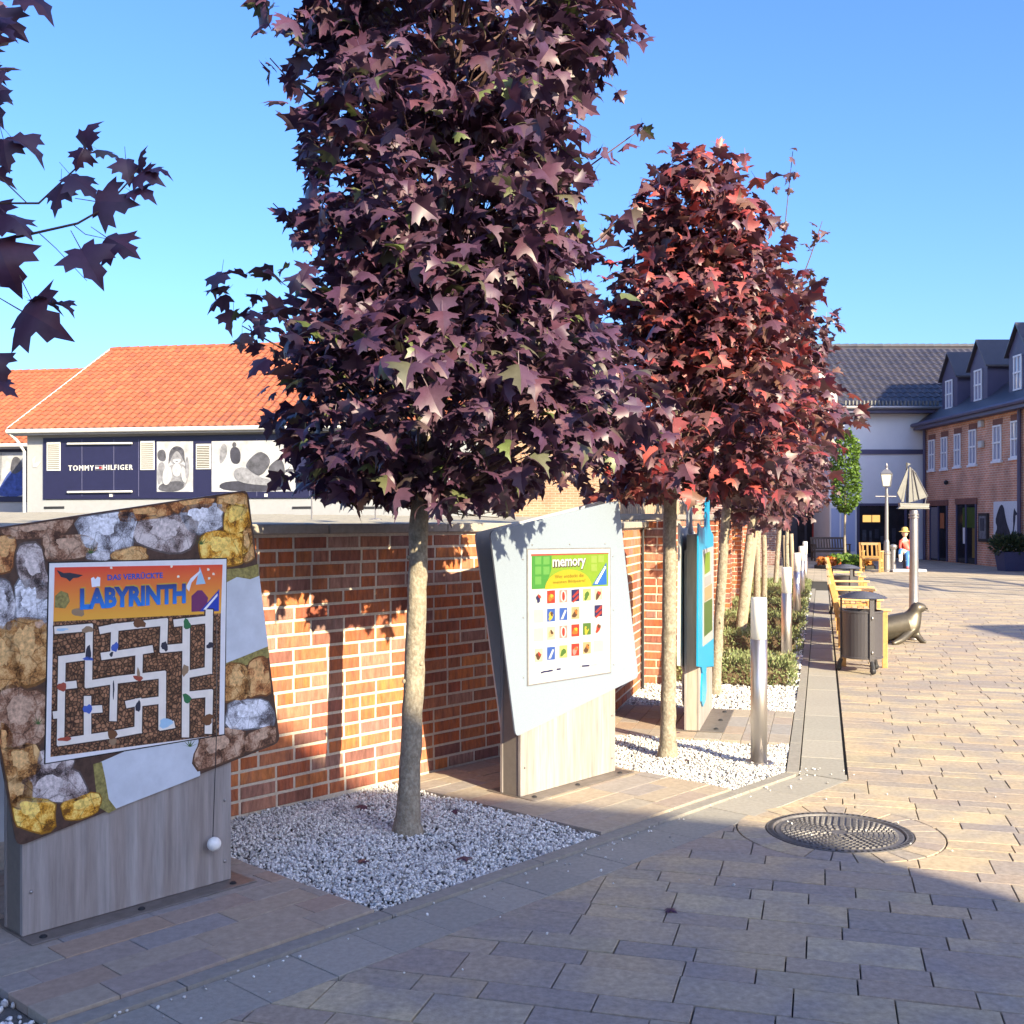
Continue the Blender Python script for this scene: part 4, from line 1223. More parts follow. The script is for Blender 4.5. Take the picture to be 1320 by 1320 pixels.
# ---------------------------------------------------------------- hedges
def hedge(u0, u1, w0, w1, h, label):
    p = F2((u0 + u1) / 2, (w0 + w1) / 2)
    t = thing('hedge', label, 'hedge', (p.x, p.y, 0), F2.a, 'low clipped hedges in the gravel strip')
    mb = MB(); mb.cbox(F2, u0 + 0.07, u1 - 0.07, w0 + 0.07, w1 - 0.07, -0.01, h - 0.06, 0.03); part('inner_stems', mb, M_hedgecore, t)
    N = int(5200 * (1 if u0 < 13 else 0.6))
    Lx, Ly = u1 - u0, w1 - w0
    # points on the box faces (top, front, back, sides)
    A = np.array([Lx * Ly * 1.4, Ly * h, Ly * h * .3, Lx * h, Lx * h]); A /= A.sum()
    fcs = rng.choice(5, N, p=A); a = rng.random(N); b = rng.random(N)
    d = rng.uniform(-0.015, 0.075, N) + 0.025 * np.sin(a * 17 + u0) * np.sin(b * 9)
    uu = np.where(fcs == 0, u0 + a * Lx, np.where(fcs == 1, u0 + d, np.where(fcs == 2, u1 - d, u0 + a * Lx)))
    ww = np.where(fcs == 0, w0 + b * Ly, np.where(fcs == 1, w0 + a * Ly, np.where(fcs == 2, w0 + a * Ly, np.where(fcs == 3, w0 + d, w1 - d))))
    zz = np.where(fcs == 0, h - d, 0.02 + b * (h - 0.03))
    pos = np.array([list(F2(x, y, z)) for x, y, z in zip(uu, ww, zz)])
    outd = np.zeros((N, 3))
    outd[fcs == 0] = (0, 0, 1); outd[fcs == 1] = -np.array(F2.D); outd[fcs == 2] = np.array(F2.D); outd[fcs == 3] = -np.array(F2.L); outd[fcs == 4] = np.array(F2.L)
    tip = outd * 0.5 + np.array([0, 0, 0.75]) + rng.normal(0, 0.45, (N, 3))
    nr = outd + rng.normal(0, 0.6, (N, 3))
    V = [(-0.13, 0, 0), (0.13, 0, 0), (0.17, 0.5, 0.03), (0, 1, 0), (-0.17, 0.5, 0.03)]
    me = scatter_mesh('sprigs', V, [[0, 1, 2, 3, 4]], frames_from(tip, nr), pos, rng.uniform(0.026, 0.05, N), M_hedge)
    me.transform(world_of(t).inverted())
    o = bpy.data.objects.new('sprigs', me); COL.objects.link(o); o.parent = t; o['kind'] = 'stuff'
hl = ('nearest low clipped hedge, across the gravel behind the blue board', 'second low hedge, around the leaning stake', 'third low hedge back, with the third bollard beyond it',
      'fourth low hedge along the gravel strip', 'fifth low hedge along the gravel strip', 'small sixth hedge farther along the strip', 'farthest little hedge near the end of the path')
for k, (u, d) in enumerate(((11.42, 0.62), (14.15, 0.62), (16.9, 0.65), (19.6, 0.65), (22.2, 0.65), (24.3, 0.6), (26.2, 0.6))):
    hedge(u, u + d, 0.26 if k else 0.27, 1.66, 0.275, hl[k])

# ---------------------------------------------------------------- maples
HALF = [(0.0, 0.0), (0.10, -0.07), (0.34, -0.07), (0.29, 0.07), (0.46, 0.17), (0.68, 0.29), (0.50, 0.36), (0.54, 0.53), (0.30, 0.46), (0.19, 0.50), (0.25, 0.70), (0.12, 0.76), (0.0, 1.0)]
def leaf_proto(fold=0.3, curl=0.25, twist=0.0):
    V = []; Fc = []
    n = len(HALF)
    def z(x, y): return -fold * abs(x) * (1 - 0.35 * abs(x)) + curl * (0.16 - (y - 0.4) ** 2) + twist * x * y + 0.05 * math.sin(9 * abs(x) + 5 * y + fold * 9) * abs(x)
    for sgn in (1, -1):
        b = len(V)
        for x, y in HALF: V.append((sgn * x, y, z(sgn * x, y)))
        V.append((0, 0.30, z(0, .3) - 0.02)); V.append((0, 0.62, z(0, .62) - 0.01)); V.append((sgn * 0.24, 0.24, z(sgn * .24, .24) + 0.03))
        A, B, Cc = b + n, b + n + 1, b + n + 2
        tri = [(b, b + 1, Cc), (b + 1, b + 2, b + 3), (b + 1, b + 3, Cc), (b + 3, b + 4, Cc), (b + 4, b + 5, b + 6), (b + 4, b + 6, Cc), (b + 6, b + 7, b + 8), (b + 6, b + 8, Cc), (b, Cc, A), (Cc, b + 8, A), (b + 8, b + 9, A), (b + 9, B, A), (b + 9, b + 10, b + 11), (b + 9, b + 11, B), (b + 11, b + 12, B)]
        Fc += [list(t) if sgn > 0 else list(t)[::-1] for t in tri]
    b = len(V)
    V += [(-0.012, 0, 0), (0.012, 0, 0), (0.008, -0.42, 0.10), (-0.008, -0.42, 0.10)]
    Fc.append([b, b + 1, b + 2, b + 3])
    return V, Fc
PROTO = [leaf_proto(0.3, 0.35), leaf_proto(0.75, 0.7, 0.3), leaf_proto(0.15, 1.0, -0.45), leaf_proto(-0.45, 0.6, 0.5)]
SIMPLE = ([(0, 0, 0), (0.45, 0.0, -0.12), (0.62, 0.32, -0.16), (0.28, 0.5, -0.05), (0, 1, -0.1), (-0.28, 0.5, -0.05), (-0.62, 0.32, -0.16), (-0.45, 0.0, -0.12)], [[0, 1, 2, 3, 4], [0, 4, 5, 6, 7]])

LEAFME = {}
def leaf_mesh(i, m):
    if (i, m.name) not in LEAFME:
        V, Fc = PROTO[i]; me = bpy.data.meshes.new('leaf'); me.from_pydata(V, [], Fc); me.materials.append(m); me.polygons.foreach_set('use_smooth', [True] * len(Fc)); LEAFME[(i, m.name)] = me
    return LEAFME[(i, m.name)]

def put_leaves(t, pos, tip, nr, size, m, n_ind, simple=False, extra=None):
    fr = frames_from(tip, nr)
    N = len(pos)
    kind = rng.integers(0, 4, N)
    x = 660 + FPX * pos[:, 0] / pos[:, 1]; y = HOR - FPX * (pos[:, 2] - EYE) / pos[:, 1]
    vis = (x > -10) & (x < 1330) & (y > -10)
    order = np.argsort(np.where(vis, pos[:, 1], 99))
    W = world_of(t)
    ind = order[:n_ind] if n_ind else []
    ind = [i for i in ind if vis[i]]
    for i in ind:
        M = Matrix.Identity(4)
        for r_ in range(3):
            for c_ in range(3): M[r_][c_] = fr[i, r_, c_] * size[i]
            M[r_][3] = pos[i, r_]
        inst('leaf', leaf_mesh(int(kind[i]), m), M, t)
    rest = np.ones(N, bool); rest[ind] = False
    groups = [(SIMPLE, rest)] if simple else [(PROTO[k], rest & (kind == k)) for k in range(4)]
    allV = []; 
    for pr, sel in groups:
        if not sel.any(): continue
        me = scatter_mesh('leaves', pr[0], pr[1], fr[sel], pos[sel], size[sel], m)
        me.transform(W.inverted())
        allV.append(me)
    bm = bmesh.new()
    for me in allV: bm.from_mesh(me)
    me = bpy.data.meshes.new('leaves'); bm.to_mesh(me); bm.free(); me.materials.append(m)
    for q in allV: bpy.data.meshes.remove(q)
    o = bpy.data.objects.new('leaves', me); COL.objects.link(o); o.parent = t; o['kind'] = 'stuff'

def maple(label, base, top, rad, blobs, nclu, per, size, m, n_ind=0, simple=False, seed=1, shoots=(), spread=0.13, extra_clusters=(), keepf=None):
    """base and top: trunk ends; blobs: crown volumes (x, y, z, rx, ry, rz, share)"""
    global rng
    keep = rng; rng = np.random.default_rng(seed); rl = random.Random(seed)
    base = Vector(base); top = Vector(top)
    t = thing('maple_tree', label, 'tree', base, 0, 'maples in a row along the wall')
    mid = base.lerp(top, 0.5) + Vector((rl.uniform(-.012, .012), rl.uniform(-.02, .02), 0))
    mb = MB(); n_ = 14
    prof = [base + Vector((0, 0, -0.03)), base.lerp(mid, .12), base.lerp(mid, .5), mid, mid.lerp(top, .5), top]
    up = Vector((blobs[-1][0], blobs[-1][1], blobs[-1][2]))
    prof += [top.lerp(up, .4), top.lerp(up, .9)]
    q = []
    for i in range(len(prof) - 1):
        k = 6 if i < 5 else 2
        q += [prof[i].lerp(prof[i + 1], j / k) for j in range(k)]
    q.append(prof[-1]); rr_ = []
    Htot = q[-1].z
    for p in q:
        f = max(0, p.z) / max(.1, top.z)
        r_ = rad * (1.0 - .16 * min(1, f)) * (1 + .5 * math.exp(-max(0, p.z) / .07)) * (1 + rl.uniform(-.02, .03))
        if f > 1: r_ *= max(.22, 1 - (p.z - top.z) / max(.3, Htot - top.z) * .85)
        rr_.append(r_)
    q = [p + Vector((rl.uniform(-.003, .003), rl.uniform(-.003, .003), 0)) for p in q]
    mb.tube(q, rr_, 16)
    tk = part('trunk', mb, M_bark, t, smooth=True)
    for j in range(4):                                 # old branch scars
        h = rl.uniform(.25, 1.6); a = rl.uniform(-2.9, -.2); c = base.lerp(top, h / top.z)
        mb = MB(); mb.ball(c + Vector((math.cos(a), math.sin(a), 0)) * rad * .86, .011, 8, 6, (1, 1, 1.2)); part('branch_scar', mb, M_bark, tk, smooth=True)
    shares = np.array([b[6] for b in blobs], float); shares /= shares.sum()
    C = []; O = []
    while len(C) < nclu:
        b = blobs[rng.choice(len(blobs), p=shares)]
        d = rng.normal(size=3); d /= np.linalg.norm(d)
        k = rng.uniform(0.35, 1.0) ** 0.45
        k *= (1 + 0.17 * math.sin(d[0] * 5 + seed) * math.cos(d[2] * 6 + d[1] * 4)) * (1.16 if rng.random() < .10 else 1.0)
        C.append([b[0] + d[0] * b[3] * k, b[1] + d[1] * b[4] * k, b[2] + d[2] * b[5] * k])
        O.append(d * np.array([1, 1, 0.55]))
    for e in extra_clusters: C.append(e[:3]); O.append(e[3:6])
    C = np.array(C); O = np.array(O)
    # limbs and twigs reach from the leader to every clump
    limbs = []
    tw = MB()
    cx = np.array(up)
    for j, c in enumerate(C):
        h = min(max(c[2] - 0.35 - rl.random() * 0.3, top.z - 0.05), up.z + 0.3)
        f = (h - top.z) / max(0.1, up.z - top.z)
        s = top.lerp(up, min(1, max(0, f)))
        e = Vector(c); mid_ = s.lerp(e, .55) + Vector((0, 0, -0.04 + rl.random() * 0.05))
        if j % 9 == 0 and len(limbs) < 14:
            m2 = MB(); m2.tube([s, mid_, s.lerp(e, .92)], [rad * .34, rad * .22, rad * .08], 7); part('branch', m2, M_twig, t); limbs.append(j)
        else: tw.tube([s.lerp(e, .25), mid_, e], [0.006, 0.004, 0.0022], 4, cap=False)
    for sh in shoots:
        tw.tube([Vector(p) for p in sh[0]], [0.008, 0.005, 0.003][:len(sh[0])], 5, cap=False)
    if tw.f:
        o = part('twigs', tw, M_twig, t); o['kind'] = 'stuff'
    N = len(C) * per
    ci = np.repeat(np.arange(len(C)), per)
    pos = C[ci] + np.clip(rng.normal(0, spread, (N, 3)), -1.6 * spread, 1.6 * spread) * np.array([1, 1, 0.85])
    outd = O[ci] + rng.normal(0, 0.55, (N, 3)); 
    tip = outd * 0.8 + np.array([0, 0, -0.55]) + rng.normal(0, 0.30, (N, 3))
    nr = outd * 0.55 + np.array([0, 0, 0.75]) + rng.normal(0, 0.42, (N, 3))
    sz = (0.5 + 0.68 * rng.random(N) ** 0.8) * size
    for sh in shoots:
        k = sh[1]; q = [Vector(p) for p in sh[0]]
        for _ in range(k):
            f = rl.uniform(0.35, 1.0); g = f * (len(q) - 1); i0 = min(int(g), len(q) - 2)
            p = q[i0].lerp(q[i0 + 1], g - i0) + Vector((rl.gauss(0, .05), rl.gauss(0, .05), rl.gauss(0, .03)))
            pos = np.vstack([pos, list(p)]); d = rng.normal(size=3)
            tip = np.vstack([tip, d * .8 + np.array([0, 0, -.3])]); nr = np.vstack([nr, rng.normal(0, .6, 3) + np.array([0, -.3, .5])]); sz = np.append(sz, size * rl.uniform(.6, .95))
    if keepf is not None:
        ok = keepf(pos); pos, tip, nr, sz = pos[ok], tip[ok], nr[ok], sz[ok]
    put_leaves(t, pos, tip, nr, sz, m, n_ind, simple)
    rng = keep
    return t

def crown_top(px, py, y): p = at(px, py, y); return (p.x, p.y, p.z)
# nearest tree standing in the gravel
T1 = (-0.566, 6.0)
t1 = maple('nearest maple with a straight pale trunk in the gravel and a large dark purple crown', (T1[0], T1[1], 0), at(541, 655, 6.02), 0.060,
      [(-0.34, 6.0, 2.36, 0.96, 0.98, 0.62, 1.4), (-0.30, 6.0, 2.95, 0.70, 0.75, 0.45, 0.5), (-0.40, 6.0, 3.50, 0.70, 0.80, 0.62, 0.9), (-0.30, 6.0, 4.35, 0.84, 0.85, 0.72, 1.1)],
      345, 18, 0.128, M_leafA, 300, seed=5, keepf=lambda p: p[:, 2] > np.interp(p[:, 0], [-1.6, -1.0, -0.5, 0.0, 0.2, 0.5], [2.0, 1.84, 1.74, 1.80, 1.97, 2.02]), shoots=[([at(650, 290, 6.1), at(745, 225, 6.1), at(828, 165, 6.1)], 10), ([at(440, 500, 5.8), at(365, 450, 5.6), at(312, 420, 5.6)], 7), ([at(650, 180, 6), at(735, 85, 6), at(785, 28, 6)], 9), ([at(430, 150, 6), at(375, 105, 5.9), at(348, 75, 5.9)], 6), ([at(450, 330, 6), at(390, 300, 5.9), at(352, 262, 5.9)], 6), ([at(690, 350, 5.9), at(770, 310, 5.8), at(820, 262, 5.8)], 7), ([at(700, 560, 5.9), at(760, 600, 5.8), at(792, 622, 5.8)], 6)])
t2 = maple('second maple with reddish purple leaves and bare pale trunk between white board and blue board', (1.109, 7.89, 0), at(864, 640, 7.92), 0.056,
      [(1.26, 7.9, 2.42, 0.86, 0.9, 0.70, 1.3), (1.36, 7.9, 3.15, 0.56, 0.65, 0.55, 0.7), (1.30, 7.9, 3.74, 0.34, 0.42, 0.50, 0.42)],
      250, 18, 0.120, M_leafB, 300, seed=9, keepf=lambda p: p[:, 2] > 1.86)
t3 = maple('third maple with a slender trunk behind the blue board, its crown running into the second', (1.95, 10.66, 0), at(936, 660, 10.7), 0.052,
      [(2.22, 10.8, 2.70, 0.80, 0.9, 0.95, 1.2), (2.35, 10.8, 3.5, 0.60, 0.6, 0.60, 0.6)], 180, 17, 0.118, M_leafC, 120, seed=13,
      shoots=[([at(1000, 400, 10.7), at(1012, 290, 10.7), at(1022, 195, 10.7)], 12), ([at(1015, 410, 10.7), at(1045, 330, 10.7), at(1060, 285, 10.7)], 9)])
def far_maple(label, x, y, seed, m, dx=0.0, h=0.0, ind=60):
    return maple(label, (x, y, 0), (x + dx, y + .05, 1.95), 0.055, [(x + 0.05 + dx, y, 2.72 + h, 0.86, 0.9, 0.95, 1.2), (x + 0.05 + dx, y, 3.5 + h, 0.6, 0.6, 0.65, 0.6)], 120, 16, 0.13, m, ind, simple=True, seed=seed, spread=0.16)
far_maple('fourth maple whose trunk leans to the right above the second hedge', 2.89, 14.2, 21, M_leafC, 0.22)
far_maple('fifth maple along the row, mostly hidden behind nearer crowns', 3.86, 17.5, 22, M_leafB, 0.0)
far_maple('sixth maple along the row with thin pale trunk', 4.73, 20.8, 23, M_leafC, 0.0)
far_maple('seventh maple along the row, trunk leaning slightly right', 5.8, 24.5, 24, M_leafC, 0.15)
far_maple('farthest maple at the end of the row by the dark shops', 6.95, 28.0, 25, M_leafC, 0.0)
# wooden stakes
def stake(p0, p1, r, label):
    mb = MB(); mb.tube([Vector(p0), Vector(p0).lerp(Vector(p1), .5), Vector(p1)], [r, r * .98, r * .95], 10)
    solo('tree_stake', mb, M_stake, label, 'stake', 'wooden stakes beside the maples', base=p0, smooth=False)
g = ground_px(953, 838); stake((g[0], g[1], -0.02), at(974, 664, g[1] + .1), 0.062, 'thick wooden stake leaning right out of the second hedge')
g = ground_px(975, 800); stake((g[0], g[1], 0), at(977, 668, g[1]), 0.05, 'upright wooden stake directly behind the nearest bollard top')
g = ground_px(1013, 752); stake((g[0], g[1], 0), at(1011, 690, g[1]), 0.06, 'thin upright stake far along the strip beside the third bollard')
g = ground_px(1022, 742); stake((g[0], g[1], 0), at(1020, 688, g[1]), 0.06, 'farthest wooden stake between the third and fourth bollards')

# tree at the left edge: crown mostly outside the picture, some sprays reach in
T0 = Vector((-2.42, 4.25, 0))
sprays = [([at(-60, 262, 4.1), at(50, 262, 4.05), at(100, 215, 4.05), at(118, 186, 4.05)], 0.005), ([at(-40, 315, 4.1), at(25, 305, 4.05), at(100, 288, 4.0), at(135, 268, 4.0), at(165, 235, 4.0), at(181, 212, 4.0)], 0.006),
          ([at(-40, 215, 4.05), at(0, 228, 4.0), at(35, 262, 4.0)], 0.004), ([at(25, 355, 4.0), at(40, 385, 4.0), at(55, 412, 4.0)], 0.0022), ([at(95, 290, 4.0), at(110, 302, 4.0), at(138, 308, 4.0)], 0.002), ([at(50, 300, 4.0), at(72, 320, 3.95), at(112, 362, 3.95)], 0.002)]
LV = [(60, 418, 4.0, 118, 150, .2, .28), (20, 412, 4.0, 200, 120, .5, .22), (118, 345, 3.95, 150, 105, .2, .21), (158, 318, 4.0, 120, 95, .3, .19), (150, 262, 4.0, 95, 105, .1, .21), (185, 252, 4.0, 110, 75, .5, .14), (118, 172, 4.0, 20, 70, .6, .15), (140, 198, 4.0, 110, 70, .6, .12), (102, 205, 4.0, 200, 60, .6, .11),
      (183, 203, 4.0, 20, 60, .6, .11), (205, 222, 4.0, 100, 70, .7, .12), (192, 232, 4.0, 100, 80, .4, .15), (165, 222, 4.0, 170, 60, .5, .13), (75, 258, 4.0, 190, 85, .6, .16), (108, 240, 4.0, 130, 80, .5, .17), (35, 195, 4.0, 130, 90, .5, .18), (8, 200, 4.0, 170, 80, .3, .16), (45, 268, 4.0, 140, 70, .6, .15), (60, 395, 4.0, 110, 80, .7, .15), (85, 400, 4.0, 120, 60, .7, .12),
      (30, 330, 4.0, 140, 120, .2, .24), (8, 345, 4.0, 160, 120, .2, .26), (25, 290, 4.0, 130, 90, .4, .18), (55, 330, 4.05, 110, 110, .2, .24), (20, 375, 4.05, 130, 110, .3, .22), (10, 30, 4.1, 130, 90, .2, .20), (45, 8, 4.1, 120, 80, .6, .20), (-5, 145, 4.1, 150, 80, .3, .18), (3, 235, 4.05, 110, 80, .4, .14), (5, 500, 4.05, 120, 80, .5, .14), (-5, 475, 4.05, 150, 90, .4, .16), (-10, 110, 4.1, 130, 90, .3, .2), (-2, 285, 4.1, 120, 110, .3, .22)]
def left_tree():
    global rng
    keep = rng; rng = np.random.default_rng(31); rl = random.Random(31)
    t = thing('maple_tree', 'maple at the left edge, only sprays of dark purple leaves reaching into the sky', 'tree', T0, 0, 'maples in a row along the wall')
    mb = MB(); mb.tube([T0 + Vector((0, 0, -.02)), T0 + Vector((0, 0, .9)), T0 + Vector((0.02, 0, 1.9)), T0 + Vector((0.02, 0, 3.6))], [.07, .06, .055, .02], 14); part('trunk', mb, M_bark, t, smooth=True)
    for pts, r in sprays:
        q = [T0 + Vector((0.02, 0, 2.3))] if r > .0045 else []
        P = q + [Vector(p) for p in pts]
        mb = MB(); mb.tube(P, [r * 1.5] * len(q) + [r * (1 - .7 * i / len(pts)) for i in range(len(pts))], 6); part('branch', mb, M_twig, t)
    pos = []; tip = []; nr = []; sz = []
    for k_, (px, py, y, ang, w, tilt, s) in enumerate(LV):
        if k_ in (1, 17, 20, 23, 24): continue
        s *= .8
        a = R(ang)
        p = at(px, py, y)
        d = np.array([math.sin(a), 0.0, math.cos(a)])           # direction of the tip in the upright plane, clockwise from up
        pos.append(np.array(p) - d * s * .45); tip.append(d + np.array([0, rl.uniform(-.25, .25), 0]))
        nr.append(np.array([rl.uniform(-.3, .3), -1 + tilt * .9, tilt * 1.5])); sz.append(s)
    A = np.array
    put_leaves(t, A(pos), A(tip), A(nr), A(sz), M_leafA, 300)
    C = []
    while len(C) < 62:
        d = rng.normal(size=3); d /= np.linalg.norm(d); k = rng.uniform(.4, 1) ** .5
        p = np.array([T0.x - .18, T0.y + .05, 3.05]) + d * np.array([.82, .85, 1.05]) * k
        if 660 + FPX * p[0] / p[1] > -25: continue
        C.append(np.r_[p, d])
    C = A(C); ci = np.repeat(np.arange(len(C)), 14); N = len(ci)
    pos = C[ci, :3] + rng.normal(0, .12, (N, 3)); od = C[ci, 3:] + rng.normal(0, .5, (N, 3))
    ok = 660 + FPX * pos[:, 0] / pos[:, 1] < -12
    put_leaves(t, pos[ok], (od * .8 + A([0, 0, -.55]))[ok], (od * .5 + A([0, 0, .8]) + rng.normal(0, .4, (N, 3)))[ok], (rng.uniform(.65, 1.1, N) * .15)[ok], M_leafA, 0)
    rng = keep
left_tree()
# ---------------------------------------------------------------- benches, bins
def make_bench(L, label, cat, group, base, rot, m=None, m2=None, name='garden_bench'):
    """local x along the bench, local y from the front edge to the back"""
    m = m or M_teak; m2 = m2 or M_tealit
    t = thing(name, label, cat, base, rot, group)
    F = Frame(math.degrees(rot), base[0], base[1])
    for x in (0.03, L - 0.09):
        mb = MB(); mb.cbox(F, x, x + 0.06, 0.02, 0.08, 0, 0.64, 0.004); part('leg', mb, m, t)
        mb = MB()
        P = [F(x, 0.47, 0), F(x, 0.53, 0), F(x, 0.53, 0.42), F(x, 0.66, 0.94), F(x, 0.61, 0.94), F(x, 0.47, 0.42)]
        mb.slab(P, F.D * 0.06); part('leg', mb, m, t)
        mb = MB(); mb.cbox(F, x - 0.012, x + 0.072, -0.02, 0.56, 0.641, 0.672, 0.006); part('armrest', mb, m2, t)
        mb = MB(); mb.cbox(F, x + 0.012, x + 0.048, 0.082, 0.468, 0.33, 0.40, 0.004); part('side_rail', mb, m, t)
        mb = MB(); mb.cbox(F, x + 0.012, x + 0.048, 0.082, 0.468, 0.12, 0.165, 0.004); part('stretcher', mb, m, t)
    mb = MB(); mb.cbox(F, 0.092, L - 0.092, 0.03, 0.06, 0.34, 0.405, 0.004); part('front_rail', mb, m, t)
    for k in range(6):
        y = 0.02 + k * 0.078
        mb = MB(); mb.cbox(F, 0.092, L - 0.092, y, y + 0.066, 0.408, 0.428, 0.003); part('seat_slat', mb, m2 if k % 2 else m, t)
    def bk(x0, x1, z0, z1, th, nm, mm):
        s = 0.25
        P = [F(x0, 0.545 + (z0 - 0.42) * s, z0), F(x1, 0.545 + (z0 - 0.42) * s, z0), F(x1, 0.545 + (z1 - 0.42) * s, z1), F(x0, 0.545 + (z1 - 0.42) * s, z1)]
        mb = MB(); mb.slab(P, F.L * -th); part(nm, mb, mm, t)
    bk(0.092, L - 0.092, 0.86, 0.94, 0.03, 'top_rail', m2); bk(0.092, L - 0.092, 0.46, 0.52, 0.03, 'back_rail', m)
    n = int((L - 0.2) / 0.105)
    for k in range(n):
        x = 0.12 + (L - 0.24 - 0.05) * k / (n - 1)
        bk(x, x + 0.05, 0.522, 0.858, 0.018, 'back_slat', m)
    return t
p = F2(13.22, 0.0) - F2.L * 0.74
B0 = make_bench(1.75, 'teak garden bench just behind the nearest litter bin, facing the plaza', 'bench', 'teak benches along the path', (p.x, p.y, 0), F2.a)
for u, lb in ((15.25, 'second teak bench in the line behind the nearest bin'), (17.5, 'third teak bench, ending at the farther litter bin'), (20.75, 'teak bench beyond the farther litter bin')):
    p = F2(u, 0.0) - F2.L * 0.74
    dup(B0, (p.x, p.y, 0), F2.a, lb)

def make_bin(base, rot, label):
    t = thing('litter_bin', label, 'litter bin', base, rot, 'round grey litter bins by the benches')
    x, y, z = base
    mb = MB(); mb.lathe((x, y, 0), [(0.205, 0.155), (0.222, 0.16), (0.222, 0.175), (0.216, 0.18), (0.216, 0.655), (0.222, 0.66), (0.222, 0.68), (0.20, 0.682), (0.195, 0.60), (0.02, 0.58)], 36); part('body', mb, M_bin, t, smooth=False)
    prof = [(0.262, 0.818), (0.266, 0.824)]
    for k in range(8):
        r = 0.245 - k * 0.03
        h = 0.826 + (1 - (r / 0.262) ** 2) * 0.062
        prof += [(r + 0.008, h - 0.004), (r, h + 0.003), (r - 0.012, h + 0.003), (r - 0.016, h - 0.003)]
    prof += [(0.004, 0.893)]
    mb = MB(); mb.lathe((x, y, 0), prof, 36); part('lid', mb, M_binlid, t)
    for k, a in enumerate((rot - 2.73, rot + 1.45, rot - 0.63)):
        F = Frame(math.degrees(a), x, y)
        mb = MB(); mb.cbox(F, 0.218, 0.236, -0.028, 0.028, 0.13, 0.82, 0.003); st = part('strap', mb, M_bin, t)
        for h in (0.235, 0.61):
            mb = MB(); mb.ball(F(0.24, 0, h), 0.020, 10, 6, (0.7, 0.7, 1)); part('bolt', mb, M_screw, st)
        mb = MB(); mb.tube([F(0.225, 0, 0.135), F(0.245, 0, 0.085), F(0.25, 0, 0.045)], [0.022, 0.028, 0.03], 8); mb.ball(F(0.255, 0, 0.036), 0.036, 10, 7); part('foot', mb, M_dark, t)
    return t
g = (3.885, 12.3)
bin0 = make_bin((g[0], g[1], 0), F2.a, 'nearest grey round litter bin with domed lid and feet, in front of the bench end')
g = (5.88, 19.55)
dup(bin0, (g[0], g[1], 0), F2.a, 'farther litter bin between two benches, only lid and rim showing')

# ---------------------------------------------------------------- skinned figures
def skin_mesh(name, joints, bones, mats, sub=2):
    me = bpy.data.meshes.new('tmp'); me.from_pydata([j[:3] for j in joints], bones, [])
    ob = bpy.data.objects.new('tmp', me); COL.objects.link(ob)
    md = ob.modifiers.new('skin', 'SKIN'); md.use_smooth_shade = True
    for i, j in enumerate(joints):
        r = j[3]; me.skin_vertices[0].data[i].radius = (r, r) if not hasattr(r, '__len__') else r
        me.skin_vertices[0].data[i].use_root = (i == 0)
    ms = ob.modifiers.new('sub', 'SUBSURF'); ms.levels = sub; ms.render_levels = sub
    dg = bpy.context.evaluated_depsgraph_get()
    out = bpy.data.meshes.new_from_object(ob.evaluated_get(dg))
    out.name = name
    bpy.data.objects.remove(ob); bpy.data.meshes.remove(me)
    out.materials.clear()
    for m in mats: out.materials.append(m)
    return out
def skin_part(name, joints, bones, mats, parent, pick=None, sub=2):
    me = skin_mesh(name, joints, bones, mats, sub)
    if pick:
        for p in me.polygons: p.material_index = pick(p.center)
    me.transform(world_of(parent).inverted())
    o = bpy.data.objects.new(name, me); COL.objects.link(o); o.parent = parent; WM[o.name] = world_of(parent)
    return o

# bronze seal lying at the foot of the pole
gs = ground_px(1168, 828)
SX, SY = gs
q = SY / FPX
def sp(px, h, dy=0.0): return ((px - 660) * (SY + dy) / FPX, SY + dy, h)
seal = thing('seal_sculpture', 'bronze seal sculpture with raised head lying at the foot of the ship pole', 'sculpture', (SX, SY, 0))
J = [(*sp(1150, .20), .19), (*sp(1134, .17, .03), .16), (*sp(1118, .11, .06), .09), (*sp(1108, .06, .08), .04), (*sp(1166, .24), .18), (*sp(1177, .33), .125), (*sp(1180, .43), .10), (*sp(1183, .49, -.01), .105), (*sp(1191.5, .475, -.02), .055), (*sp(1194, .47, -.02), .025),
     (*sp(1172, .14, -.12), .06), (*sp(1160, .05, -.26), .05), (*sp(1150, .015, -.33), .03), (*sp(1181, .12, -.02), .05), (*sp(1188, .03, -.1), .04), (*sp(1194, .012, -.14), .02), (*sp(1100, .03, .16), .025), (*sp(1100, .03, 0), .025)]
Bn = [(0, 1), (1, 2), (2, 3), (0, 4), (4, 5), (5, 6), (6, 7), (7, 8), (8, 9), (4, 10), (10, 11), (11, 12), (4, 13), (13, 14), (14, 15), (3, 16), (3, 17)]
body = skin_part('body', J, Bn, [M_bronze], seal)
mb = MB(); e = Vector(sp(1187.5, .495, -.075)); mb.ball(e, 0.012, 8, 6); part('eye', mb, M_dark, seal)
mb = MB(); e = Vector(sp(1195, .462, -.03)); mb.ball(e, 0.013, 8, 6); part('nose', mb, M_dark, seal)
for k in range(3):
    s = Vector(sp(1191.5, .445, -.055)); mb = MB(); mb.tube([s, s + Vector((0.05, -.05, -.012 * k))], 0.002, 4); part('whisker', mb, M_dark, seal)

